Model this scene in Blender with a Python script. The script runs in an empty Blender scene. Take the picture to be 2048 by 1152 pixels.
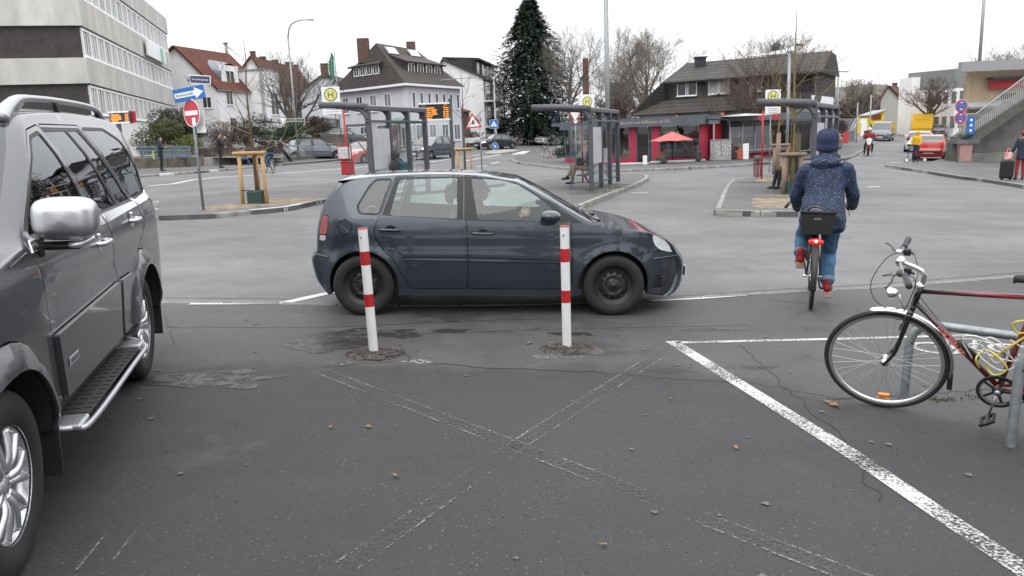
import bpy,bmesh,math,random
from math import sin,cos,pi,radians,sqrt,tan,atan2,hypot
from mathutils import Vector,Matrix,Euler,noise
from mathutils.geometry import delaunay_2d_cdt

# ------------------------------------------------------------------ camera, sky, light
SC=bpy.context.scene
COL=SC.collection
CAM_H,PITCH,FPX=1.75,radians(11.0),1560.0
cam_data=bpy.data.cameras.new('camera')
cam=bpy.data.objects.new('camera',cam_data);COL.objects.link(cam)
cam.location=(0,0,CAM_H);cam.rotation_euler=(pi/2-PITCH,0,0)
cam_data.sensor_width=36;cam_data.lens=FPX/2048*36
cam_data.clip_start=0.05;cam_data.clip_end=3000
SC.camera=cam
SUN_EL,SUN_ROT=48,205
world=bpy.data.worlds.new('World');SC.world=world;world.use_nodes=True
wn,wl=world.node_tree.nodes,world.node_tree.links
wn.clear()
w_out=wn.new('ShaderNodeOutputWorld');w_bg=wn.new('ShaderNodeBackground')
w_sky=wn.new('ShaderNodeTexSky');w_sky.sky_type='NISHITA';w_sky.sun_disc=False
w_sky.sun_elevation=radians(SUN_EL);w_sky.sun_rotation=radians(SUN_ROT);w_sky.dust_density=4
w_hs=wn.new('ShaderNodeHueSaturation');w_hs.inputs['Saturation'].default_value=0.12
w_mix=wn.new('ShaderNodeMix');w_mix.data_type='RGBA'
w_mix.inputs[0].default_value=0.86
w_geo=wn.new('ShaderNodeTexCoord');w_noi=wn.new('ShaderNodeTexNoise')
w_noi.inputs['Scale'].default_value=2.2;w_noi.inputs['Detail'].default_value=5
w_ramp=wn.new('ShaderNodeValToRGB')
w_ramp.color_ramp.elements[0].position=.25;w_ramp.color_ramp.elements[0].color=(.80,.82,.86,1)
w_ramp.color_ramp.elements[1].position=.75;w_ramp.color_ramp.elements[1].color=(1,1,1,1)
w_mul=wn.new('ShaderNodeVectorMath');w_mul.operation='SCALE';w_mul.inputs['Scale'].default_value=17.0
wl.new(w_geo.outputs['Generated'],w_noi.inputs['Vector']);wl.new(w_noi.outputs['Fac'],w_ramp.inputs[0])
wl.new(w_ramp.outputs[0],w_mul.inputs[0]);wl.new(w_mul.outputs[0],w_mix.inputs[7])
w_sep=wn.new('ShaderNodeSeparateXYZ');w_gr=wn.new('ShaderNodeMapRange')          # overcast: brighter towards the zenith
w_gr.inputs[1].default_value=0;w_gr.inputs[2].default_value=1;w_gr.inputs[3].default_value=11.5;w_gr.inputs[4].default_value=27
wl.new(w_geo.outputs['Generated'],w_sep.inputs[0]);wl.new(w_sep.outputs[2],w_gr.inputs[0]);wl.new(w_gr.outputs[0],w_mul.inputs['Scale'])
wl.new(w_sky.outputs[0],w_hs.inputs['Color']);wl.new(w_hs.outputs[0],w_mix.inputs[6])
wl.new(w_mix.outputs[2],w_bg.inputs[0]);wl.new(w_bg.outputs[0],w_out.inputs[0])
w_bg.inputs[1].default_value=0.1
sun_l=bpy.data.lights.new('sun','SUN');sun_l.energy=0.5;sun_l.angle=radians(40);sun_l.color=(1,.97,.93)
sun=bpy.data.objects.new('sun',sun_l);COL.objects.link(sun)
_e,_r=radians(SUN_EL),radians(SUN_ROT)
sun.rotation_euler=(-Vector((sin(_r)*cos(_e),cos(_r)*cos(_e),sin(_e)))).to_track_quat('-Z','Y').to_euler()
vs=SC.view_settings
vs.view_transform='Standard';vs.look='None';vs.gamma=1;vs.exposure=0.26
try:vs.use_curve_mapping=False
except Exception:pass
SC.cycles.max_bounces=8;SC.cycles.transparent_max_bounces=24
SC.cycles.caustics_reflective=False;SC.cycles.caustics_refractive=False

# ------------------------------------------------------------------ geometry of the place
def ray(px,py):
    dx,dy=(px-1024)/FPX,-(py-576)/FPX
    return Vector((dx,cos(PITCH)+dy*sin(PITCH),-sin(PITCH)+dy*cos(PITCH)))
def at(px,py,Y):
    r=ray(px,py);t=Y/r.y
    return Vector((0,0,CAM_H))+r*t
def lerp(a,b,t):return a+(b-a)*t
def sstep(a,b,x):
    t=max(0.,min(1.,(x-a)/(b-a)));return t*t*(3-2*t)
def interp(x,tab):
    if x<=tab[0][0]:return tab[0][1]
    for(a,b),(c,d)in zip(tab,tab[1:]):
        if x<=c:return b+(d-b)*(x-a)/(c-a)
    return tab[-1][1]
ZR=[(0,0),(32,0),(41,.4),(55,.7),(82,1.25),(120,2.9),(200,5),(900,16)]
ZL=[(0,0),(52,0),(65,.22),(73,.5),(84,.8),(120,1.4),(200,2.5),(900,8)]
def gz(x,y):
    k=x/max(y,1)
    z=lerp(interp(y,ZL),interp(y,ZR),sstep(.1,.32,k))
    z+=.75*sstep(62,66,y)*(1-sstep(-.19,-.13,k))+.8*sstep(63,70,y)*(1-sstep(-.30,-.22,k))
    return z
def g(px,py,dz=0):                       # where the line of sight meets the terrain
    r=ray(px,py);t=(0-CAM_H)/min(r.z,-1e-3)
    if r.z>-0.004 or t*r.y>45:
        t=30/r.y
        while t*r.y<900:
            p=Vector((0,0,CAM_H))+r*t
            if p.z<=gz(p.x,p.y):break
            t+=.15/r.y
    p=Vector((0,0,CAM_H))+r*t
    p.z=gz(p.x,p.y)+dz;return p
LEAN=radians(-2.2)
def place(o,loc,rz=0,lean=True,rx=0,ry=0):
    m=Matrix.Rotation(rz,4,'Z')@Matrix.Rotation(rx,4,'X')@Matrix.Rotation(ry,4,'Y')
    if lean:m=Matrix.Rotation(LEAN,4,'Y')@m
    o.rotation_euler=m.to_euler();o.location=loc
    return o

# ------------------------------------------------------------------ objects
def tag(o,label=None,cat=None,group=None,kind=None):
    if label:o['label']=label
    if cat:o['category']=cat
    if group:o['group']=group
    if kind:o['kind']=kind
    return o
def thing(name,label,cat,loc=(0,0,0),rz=0,group=None,lean=False,rx=0,ry=0):
    o=bpy.data.objects.new(name,None);COL.objects.link(o);o.empty_display_size=.2
    place(o,loc,rz,lean,rx,ry);return tag(o,label,cat,group)
def kids(o):return[c for c in COL.objects if c.parent==o]
CH={}
def copy_tree(o,parent=None):
    c=o.copy();COL.objects.link(c)
    if parent:c.parent=parent
    for ch in CH.get(o.name,[]):
        copy_tree(ch,c)
    if parent:CH.setdefault(parent.name,[]).append(c)
    return c
def link(name,me,parent=None):
    o=bpy.data.objects.new(name,me);COL.objects.link(o)
    if parent:
        o.parent=parent;CH.setdefault(parent.name,[]).append(o)
    return o

class MB:
    """collects shapes; build() links them as one mesh object"""
    def __init__(s):s.v=[];s.f=[];s.m=[];s.mats=[];s.sm=[];s.cur=0;s.flat=False
    def mat(s,m):
        if m not in s.mats:s.mats.append(m)
        s.cur=s.mats.index(m);return s
    def add(s,vs,fs,smooth=False):
        b=len(s.v);s.v+=[tuple(v)for v in vs]
        for f in fs:s.f.append(tuple(i+b for i in f));s.m.append(s.cur);s.sm.append(smooth)
        return s
    def box(s,a,b,M=None,taper=None,bev=0):
        (x0,y0,z0),(x1,y1,z1)=a,b
        if bev>0:
            r=min(bev,abs(x1-x0)/2.1,abs(y1-y0)/2.1,abs(z1-z0)/2.1)
            def ring(z,i):return[(x0+i,y0+r,z),(x0+r,y0+i,z),(x1-r,y0+i,z),(x1-i,y0+r,z),(x1-i,y1-r,z),(x1-r,y1-i,z),(x0+r,y1-i,z),(x0+i,y1-r,z)]
            vs=ring(z0,r)+ring(z0+r,0)+ring(z1-r,0)+ring(z1,r)
            fs=[tuple(reversed(range(8))),tuple(range(24,32))]
            for k in range(3):
                for i in range(8):
                    j=(i+1)%8;fs.append((k*8+i,k*8+j,k*8+8+j,k*8+8+i))
        else:
            vs=[(x0,y0,z0),(x1,y0,z0),(x1,y1,z0),(x0,y1,z0),(x0,y0,z1),(x1,y0,z1),(x1,y1,z1),(x0,y1,z1)]
            if taper:
                cx,cy=(x0+x1)/2,(y0+y1)/2
                vs=vs[:4]+[(cx+(x-cx)*taper,cy+(y-cy)*taper,z)for x,y,z in vs[4:]]
            fs=[(3,2,1,0),(4,5,6,7),(0,1,5,4),(1,2,6,5),(2,3,7,6),(3,0,4,7)]
        if M is not None:vs=[M@Vector(v)for v in vs]
        return s.add(vs,fs)
    def beam(s,p,q,w,h,up=(0,0,1),bev=0):          # a box from p to q, w across, h along up
        p,q=Vector(p),Vector(q);d=q-p;L=d.length
        if L<1e-6:return s
        x=d/L;u=Vector(up);u=u-x*u.dot(x)
        if u.length<1e-4:u=Vector((1,0,0))-x*x.x
        u.normalize();y=u.cross(x)
        M=Matrix(((x.x,y.x,u.x,p.x),(x.y,y.y,u.y,p.y),(x.z,y.z,u.z,p.z),(0,0,0,1)))
        return s.box((0,-w/2,-h/2),(L,w/2,h/2),M,bev=bev)
    def tube(s,pts,r,n=8,cap=True,closed=False,flat=1.0):
        P=[Vector(p)for p in pts];k=len(P)
        R=r if isinstance(r,(list,tuple))else[r]*k
        vs,up=[],None
        for i in range(k):
            if closed:t=P[(i+1)%k]-P[i-1]
            else:t=P[min(i+1,k-1)]-P[max(i-1,0)]
            if t.length<1e-9:t=Vector((0,0,1))
            t.normalize()
            if up is None:
                up=Vector((0,0,1))if abs(t.z)<.9 else Vector((1,0,0))
            up=up-t*up.dot(t)
            if up.length<1e-5:up=Vector((0,1,0))-t*t.y
            up.normalize();sd=t.cross(up)
            for j in range(n):
                a=2*pi*j/n;vs.append(P[i]+(sd*cos(a)+up*sin(a)*flat)*R[i])
        fs=[]
        for i in range(k if closed else k-1):
            a,b=i*n,((i+1)%k)*n
            for j in range(n):
                jj=(j+1)%n;fs.append((a+j,a+jj,b+jj,b+j))
        if cap and not closed:fs+=[tuple(reversed(range(n))),tuple(range((k-1)*n,k*n))]
        return s.add(vs,fs,n>4)
    def lathe(s,prof,n=24,M=None,cap=False,smooth=True):   # prof: (radius, height) round local z
        vs=[(r*cos(2*pi*j/n),r*sin(2*pi*j/n),h)for r,h in prof for j in range(n)]
        fs=[(i*n+j,i*n+(j+1)%n,(i+1)*n+(j+1)%n,(i+1)*n+j)for i in range(len(prof)-1)for j in range(n)]
        if cap:fs+=[tuple(reversed(range(n))),tuple(range((len(prof)-1)*n,len(prof)*n))]
        if M is not None:vs=[M@Vector(v)for v in vs]
        return s.add(vs,fs,smooth)
    def prism(s,poly,h0,h1,M=None):                         # poly in local xy, extruded along z
        n=len(poly)
        vs=[(x,y,h0)for x,y in poly]+[(x,y,h1)for x,y in poly]
        fs=[tuple(reversed(range(n))),tuple(range(n,2*n))]+[(i,(i+1)%n,n+(i+1)%n,n+i)for i in range(n)]
        if M is not None:vs=[M@Vector(v)for v in vs]
        return s.add(vs,fs)
    def quad(s,a,b,c,d):return s.add([a,b,c,d],[(0,1,2,3)])
    def grid(s,rows,closed=False,smooth=True,flip=False):
        n=len(rows[0]);vs=[p for r in rows for p in r];fs=[]
        for i in range(len(rows)-1):
            for j in range(n if closed else n-1):
                jj=(j+1)%n;q=(i*n+j,i*n+jj,(i+1)*n+jj,(i+1)*n+j)
                fs.append(tuple(reversed(q))if flip else q)
        return s.add(vs,fs,smooth)
    def ell(s,c,r,n=12,m=8,M=None):
        c=Vector(c);vs=[]
        for i in range(m+1):
            a=pi*i/m
            for j in range(n):
                b=2*pi*j/n;v=Vector((r[0]*sin(a)*cos(b),r[1]*sin(a)*sin(b),r[2]*cos(a)))
                vs.append(c+(M@v if M is not None else v))
        fs=[(i*n+j,(i+1)*n+j,(i+1)*n+(j+1)%n,i*n+(j+1)%n)for i in range(m)for j in range(n)]
        return s.add(vs,fs,True)
    def build(s,name,mat=None,parent=None,merge=0,bevel=0,smooth_all=None):
        me=bpy.data.meshes.new(name);me.from_pydata(s.v,[],s.f)
        if mat is not None:me.materials.append(mat)
        else:
            for m in s.mats:me.materials.append(m)
            me.polygons.foreach_set('material_index',s.m)
        sm=s.sm if smooth_all is None else[smooth_all]*len(s.f)
        me.polygons.foreach_set('use_smooth',sm)
        me.update()
        if merge:
            b=bmesh.new();b.from_mesh(me);bmesh.ops.remove_doubles(b,verts=b.verts,dist=merge)
            bmesh.ops.recalc_face_normals(b,faces=b.faces);b.to_mesh(me);b.free()
        o=link(name,me,parent)
        if bevel:
            md=o.modifiers.new('bevel','BEVEL');md.width=bevel;md.segments=2;md.limit_method='ANGLE';md.angle_limit=radians(35)
        return o
def catmull(P,n=6,closed=False):
    P=[tuple(p)for p in P];k=len(P);out=[]
    rng=range(k)if closed else range(k-1)
    for i in rng:
        if closed:p0,p1,p2,p3=P[i-1],P[i],P[(i+1)%k],P[(i+2)%k]
        else:p0,p1,p2,p3=P[max(i-1,0)],P[i],P[i+1],P[min(i+2,k-1)]
        for j in range(n):
            t=j/n
            out.append(tuple(.5*((2*b)+(c-a)*t+(2*a-5*b+4*c-d)*t*t+(3*b-a-3*c+d)*t**3)for a,b,c,d in zip(p0,p1,p2,p3)))
    if not closed:out.append(P[-1])
    return out
RX90=Matrix.Rotation(pi/2,4,'X')
def T(x,y,z):return Matrix.Translation((x,y,z))
FONT={}
def text(name,s,size,mat,parent,M,align='CENTER',ext=.002,bold=0,shear=0,sx=1.0):
    cu=bpy.data.curves.new('text_tmp','FONT');cu.body=s;cu.size=size;cu.extrude=ext;cu.offset=bold
    cu.align_x=align;cu.align_y='CENTER';cu.resolution_u=2;cu.shear=shear
    o=bpy.data.objects.new('text_tmp',cu);COL.objects.link(o)
    dg=bpy.context.evaluated_depsgraph_get();me=bpy.data.meshes.new_from_object(o.evaluated_get(dg))
    bpy.data.objects.remove(o);me.name=name
    me.transform(M@Matrix.Diagonal((sx,1,1,1)));me.materials.clear();me.materials.append(mat)
    return link(name,me,parent)

# ------------------------------------------------------------------ materials
MT={}
def nd(nt,t,**kw):
    n=nt.nodes.new(t)
    for k,v in kw.items():
        if k in n.inputs:n.inputs[k].default_value=v
        else:setattr(n,k,v)
    return n
def mat(name,c,rough=.6,metal=0,var=0,scale=4,bump=0,bscale=40,coat=0,spec=.5,emis=0,ecol=None,c2=None,stretch=None,sheen=0,flake=0,detail=4):
    if name in MT:return MT[name]
    m=bpy.data.materials.new(name);m.use_nodes=True;nt=m.node_tree
    b=nt.nodes['Principled BSDF']
    c=tuple(c)+(1,)if len(c)==3 else c
    b.inputs['Base Color'].default_value=c;b.inputs['Roughness'].default_value=rough;b.inputs['Metallic'].default_value=metal
    b.inputs['Coat Weight'].default_value=coat;b.inputs['Coat Roughness'].default_value=.04
    b.inputs['Specular IOR Level'].default_value=spec
    if sheen:b.inputs['Sheen Weight'].default_value=sheen
    if emis:
        b.inputs['Emission Color'].default_value=tuple(ecol or c[:3])+(1,);b.inputs['Emission Strength'].default_value=emis
    if var or bump:
        tc=nd(nt,'ShaderNodeTexCoord');mp=nd(nt,'ShaderNodeMapping')
        if stretch:mp.inputs['Scale'].default_value=stretch
        nt.links.new(tc.outputs['Object'],mp.inputs['Vector'])
    if var:
        n=nd(nt,'ShaderNodeTexNoise',Scale=scale,Detail=detail,Roughness=.6)
        nt.links.new(mp.outputs[0],n.inputs['Vector'])
        mx=nd(nt,'ShaderNodeMix');mx.data_type='RGBA'
        k=c2 or tuple(x*(1-var)for x in c[:3]);mx.inputs[6].default_value=tuple(k)+(1,)
        mx.inputs[7].default_value=tuple(min(1,x*(1+var*.5))for x in c[:3])+(1,)if not c2 else c
        mr=nd(nt,'ShaderNodeMapRange');mr.inputs[1].default_value=.32;mr.inputs[2].default_value=.68
        nt.links.new(n.outputs['Fac'],mr.inputs[0]);nt.links.new(mr.outputs[0],mx.inputs[0]);nt.links.new(mx.outputs[2],b.inputs['Base Color'])
        r2=nd(nt,'ShaderNodeMapRange');r2.inputs[3].default_value=max(0,rough-.08);r2.inputs[4].default_value=min(1,rough+.1)
        nt.links.new(n.outputs['Fac'],r2.inputs[0]);nt.links.new(r2.outputs[0],b.inputs['Roughness'])
    if bump:
        n2=nd(nt,'ShaderNodeTexNoise',Scale=bscale,Detail=3)
        nt.links.new(mp.outputs[0],n2.inputs['Vector'])
        bp=nd(nt,'ShaderNodeBump',Strength=bump,Distance=.01)
        nt.links.new(n2.outputs['Fac'],bp.inputs['Height']);nt.links.new(bp.outputs[0],b.inputs['Normal'])
    MT[name]=m;return m
def glass(name,tint=(.75,.82,.8),refl=.06,rough=0.0,k=1.0):
    if name in MT:return MT[name]
    m=bpy.data.materials.new(name);m.use_nodes=True;nt=m.node_tree;nt.nodes.clear()
    o=nd(nt,'ShaderNodeOutputMaterial');tr=nd(nt,'ShaderNodeBsdfTransparent');tr.inputs[0].default_value=tint+(1,)
    gl=nd(nt,'ShaderNodeBsdfGlossy',Roughness=rough);gl.inputs[0].default_value=(.95,.97,1,1)
    fr=nd(nt,'ShaderNodeFresnel',IOR=1.5);ad=nd(nt,'ShaderNodeMath',operation='ADD');ad.inputs[1].default_value=refl
    geo=nd(nt,'ShaderNodeNewGeometry');ab=nd(nt,'ShaderNodeMath',operation='MULTIPLY')
    mix=nd(nt,'ShaderNodeMixShader')
    # same fresnel on both faces of the sheet
    vm=nd(nt,'ShaderNodeLayerWeight');vm.inputs[0].default_value=.25
    mk=nd(nt,'ShaderNodeMath',operation='MULTIPLY');mk.inputs[1].default_value=k;nt.links.new(vm.outputs['Fresnel'],mk.inputs[0]);nt.links.new(mk.outputs[0],ad.inputs[0]);nt.links.new(ad.outputs[0],mix.inputs[0])
    nt.links.new(tr.outputs[0],mix.inputs[1]);nt.links.new(gl.outputs[0],mix.inputs[2]);nt.links.new(mix.outputs[0],o.inputs[0])
    for n in(fr,ab,geo):nt.nodes.remove(n)
    MT[name]=m;return m
import numpy as np
# ------------------------------------------------------------------ vehicles
def pip(P,poly):
    x,y=P[:,0],P[:,1];ins=np.zeros(len(P),bool);n=len(poly)
    for i in range(n):
        x1,y1=poly[i];x2,y2=poly[(i+1)%n]
        if y1==y2:continue
        c=((y1>y)!=(y2>y))&(x<(x2-x1)*(y-y1)/(y2-y1)+x1);ins^=c
    return ins
def resample(poly,d):
    out=[]
    n=len(poly)
    for i in range(n):
        a,b=poly[i],poly[(i+1)%n];L=hypot(b[0]-a[0],b[1]-a[1]);k=max(1,int(L/d+.5))
        if L<1e-5:continue
        for j in range(k):out.append((a[0]+(b[0]-a[0])*j/k,a[1]+(b[1]-a[1])*j/k))
    return out
def area(p):return sum(a[0]*b[1]-b[0]*a[1]for a,b in zip(p,p[1:]+p[:1]))/2
def offs(poly,d):                                   # d > 0 grows the outline
    n=len(poly);s=1 if area(poly)>0 else-1;out=[]
    for i in range(n):
        a,b,c=poly[i-1],poly[i],poly[(i+1)%n]
        u=Vector((b[0]-a[0],b[1]-a[1]));v=Vector((c[0]-b[0],c[1]-b[1]))
        if u.length<1e-6 or v.length<1e-6:out.append(b);continue
        u.normalize();v.normalize();nn=Vector((u.y+v.y,-u.x-v.x))
        if nn.length<.3:nn=Vector((u.y,-u.x))
        nn.normalize();k=d/max(.4,nn.dot(Vector((u.y,-u.x))))
        out.append((b[0]+nn.x*k*s,b[1]+nn.y*k*s))
    return out
def rnd(poly,r,k=4):
    n=len(poly);out=[]
    for i in range(n):
        a,b,c=Vector(poly[i-1]),Vector(poly[i]),Vector(poly[(i+1)%n])
        ra=min(r,(a-b).length*.45);rc=min(r,(c-b).length*.45)
        p=b+(a-b).normalized()*ra;q=b+(c-b).normalized()*rc
        for j in range(k+1):
            t=j/k;out.append(tuple(p*(1-t)**2+b*2*t*(1-t)+q*t*t))
    return out
def regions(outline,parts,grid,fn,gap=0,rim=.015):
    """splits the side view outline into parts; returns label -> MB for the left side (y > 0)"""
    polys=[resample(outline,grid)];tests=[]
    for lab,p,seam in parts:
        if seam and gap:
            a=resample(offs(p,-gap/2),grid);b=resample(offs(p,gap/2),grid)
            polys+=[a,b];tests+=[(lab,a),(None,b)]
        else:
            a=resample(p,grid);polys.append(a);tests.append((lab,a))
    tests.append(('body',polys[0]))
    V,E=[],[]
    for p in polys:
        b=len(V);V+=p;E+=[(b+i,b+(i+1)%len(p))for i in range(len(p))]
    A=np.array(V);lo,hi=A.min(0),A.max(0);gp=[]
    ny=int((hi[1]-lo[1])/(grid*.87))+1;nx=int((hi[0]-lo[0])/grid)+1
    gx=np.array([(lo[0]+(i+.5*(j%2))*grid,lo[1]+j*grid*.87)for j in range(ny+1)for i in range(nx+1)])
    gx=gx[pip(gx,polys[0])]
    if len(gx):
        dm=np.array([np.min((A[:,0]-q[0])**2+(A[:,1]-q[1])**2)for q in gx]);gx=gx[dm>(grid*.5)**2]
    V=[Vector(v)for v in V]+[Vector(v)for v in gx]
    ov,oe,of,*_=delaunay_2d_cdt(V,E,[],0,1e-6)
    P=np.array([(v.x,v.y)for v in ov]);Fc=np.array([f for f in of])
    C=P[Fc].mean(1);lab=np.full(len(Fc),-1)
    lab[~pip(C,polys[0])]=-2
    for i,(l,p)in enumerate(tests):
        free=lab==-1
        if not free.any():break
        idx=np.where(free)[0];ins=pip(C[idx],p);lab[idx[ins]]=i
    out={}
    for i,(l,p)in enumerate(tests):
        fs=Fc[lab==i]
        if l is None or not len(fs):continue
        mb=out.setdefault(l,MB());used={};vs,ff=[],[]
        for f in fs:
            g_=[]
            a,b,c=P[f[0]],P[f[1]],P[f[2]]
            if(b[0]-a[0])*(c[1]-a[1])-(b[1]-a[1])*(c[0]-a[0])>0:f=f[::-1]
            for k in f:
                if k not in used:used[k]=len(vs);vs.append((P[k][0],fn(P[k][0],P[k][1]),P[k][1]))
                g_.append(used[k])
            ff.append(tuple(g_))
        mb.add(vs,ff,True)
        if rim and l!='body' and not l.startswith('window'):
            cnt={}
            for f in ff:
                for a,b in zip(f,f[1:]+f[:1]):cnt[(a,b)]=1
            bd=[(a,b)for a,b in cnt if(b,a)not in cnt];v2,f2=[],[]
            for a,b in bd:
                k=len(v2);pa,pb=vs[a],vs[b]
                v2+=[pa,pb,(pb[0],pb[1]-rim,pb[2]),(pa[0],pa[1]-rim,pa[2])];f2.append((k+1,k,k+3,k+2))
            mb.add(v2,f2,False)
    return out
def mirror_mb(mb,sgn,dy=0):
    o=MB();o.v=[(x,(y+dy)*sgn,z)for x,y,z in mb.v];o.sm=list(mb.sm);o.m=list(mb.m)
    o.f=list(mb.f)if sgn>0 else[tuple(reversed(f))for f in mb.f];return o

def tyre_mb(R,w,rr):
    mb=MB();h=w/2
    prof=[(rr,-h*.82),(rr+.012,-h*.95),(lerp(rr,R,.5),-h*1.03),(R-.03,-h*.98),(R-.012,-h*.86),(R-.002,-h*.7)]
    for k in(-.42,-.14,.14,.42):prof+=[(R,h*(k-.11)),(R,h*(k+.09)),(R-.008,h*(k+.1)),(R-.008,h*(k+.16))]
    prof+=[(R-.002,h*.7),(R-.012,h*.86),(R-.03,h*.98),(lerp(rr,R,.5),h*1.03),(rr+.012,h*.95),(rr,h*.82)]
    return mb.lathe(prof,48,Matrix.Rotation(-pi/2,4,'X'))
def add_wheel(parent,x,y,R,w,rr,kind,side,lo=False,steer=0):
    dark=mat('tyre_rubber',(.016,.016,.017),.75,var=.35,scale=9,bump=.3,bscale=60)
    M=T(x,y,R)@Matrix.Rotation(steer,4,'Z')
    t=tyre_mb(R,w,rr).build('wheel',dark,parent);t.matrix_local=M
    S=Matrix.Rotation(-pi/2*side,4,'X')          # local z -> outward
    mb=MB();h=w/2
    if kind=='steel':
        m=mat('black_steel',(.028,.028,.03),.42,.2,var=.3,scale=20)
        prof=[(rr+.004,h*.9),(rr+.004,h*.78),(rr-.012,h*.74),(rr-.02,h*.3),(rr-.05,h*.30)]
        mb.mat(m).lathe(prof,64,S)
        n=96;rad=[rr-.05,rr-.055,rr-.085,rr*.5,rr*.42,rr*.34,rr*.3,.02];hz=[h*.3,h*.42,h*.52,h*.62,h*.50,h*.46,h*.56,h*.58]
        vs=[S@Vector((r*cos(2*pi*j/n),r*sin(2*pi*j/n),z))for r,z in zip(rad,hz)for j in range(n)]
        fs=[(i*n+j,i*n+(j+1)%n,(i+1)*n+(j+1)%n,(i+1)*n+j)for i in range(len(rad)-1)for j in range(n)if not(i==1 and j%8 in(1,2,3,4))]
        mb.add(vs,fs,True)
        for k in range(5):
            a=2*pi*k/5;mb.lathe([(.0,h*.62),(.011,h*.62),(.012,h*.4)],8,S@T(rr*.38*cos(a),rr*.38*sin(a),0))
        mb.lathe([(.0,h*.72),(.028,h*.7),(.034,h*.5)],16,S)
        br=mat('brake_grey',(.12,.11,.1),.5,.6)
        mb.mat(br).lathe([(.0,h*.0),(rr*.8,h*.0)],32,S)
    elif kind=='alloy':
        m=mat('alloy_silver',(.64,.65,.67),.25,.8,var=.12,scale=12)
        mb.mat(m).lathe([(rr+.006,h*.92),(rr+.006,h*.84),(rr-.008,h*.82),(rr-.022,h*.5),(rr-.03,-h*.7)],64,S)
        mb.lathe([(0,h*.80),(.03,h*.8),(.036,h*.76),(.07,h*.7),(.085,h*.5),(.085,h*.2)],32,S)
        for k in range(6):
            for q in(-1,1):
                a0,a1=2*pi*k/6+q*.16,2*pi*k/6+q*.20
                p0=Vector((.06*cos(a0),.06*sin(a0),h*.62));pm=Vector((rr*.5*cos(a0*.35+a1*.65),rr*.5*sin(a0*.35+a1*.65),h*.80));p1=Vector(((rr-.008)*cos(a1+q*.05),(rr-.008)*sin(a1+q*.05),h*.72))
                pts=catmull([p0,pm,p1],5);ws=[lerp(.022,.017,i/(len(pts)-1))+.008*abs(i/(len(pts)-1)-.5)for i in range(len(pts))]
                mb.tube([S@Vector(p)for p in pts],ws,8)
        dk=mat('lug_dark',(.05,.05,.055),.4,.6)
        mb.mat(dk)
        for k in range(6):
            a=2*pi*(k+.5)/6;mb.lathe([(0,h*.72),(.012,h*.72),(.013,h*.5)],8,S@T(.062*cos(a),.062*sin(a),0))
        mb.mat(mat('brake_disc',(.16,.155,.15),.35,.8)).lathe([(.0,h*.1),(rr*.72,h*.1)],32,S)
        mb.mat(mat('wheel_dark',(.012,.012,.013),.8)).lathe([(.0,-h*.3),(rr-.03,-h*.3)],32,S)
    else:
        m=mat('rim_silver',(.4,.41,.42),.4,.5)
        mb.mat(m).lathe([(rr,h*.9),(rr*.94,h*.7)],24,S)
        mb.mat(mat('wheel_dark',(.012,.012,.013),.8)).lathe([(rr*.98,h*.3),(0,h*.3)],24,S)
        mb.mat(m);mb.lathe([(.0,h*.72),(rr*.24,h*.7),(rr*.27,h*.3)],16,S)
        for k in range(5):
            a=2*pi*k/5;mb.tube([S@Vector((rr*.2*cos(a),rr*.2*sin(a),h*.6)),S@Vector((rr*.95*cos(a),rr*.95*sin(a),h*.66))],rr*.1,6)
    mb.build('rim',None,t)
    return t

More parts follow.
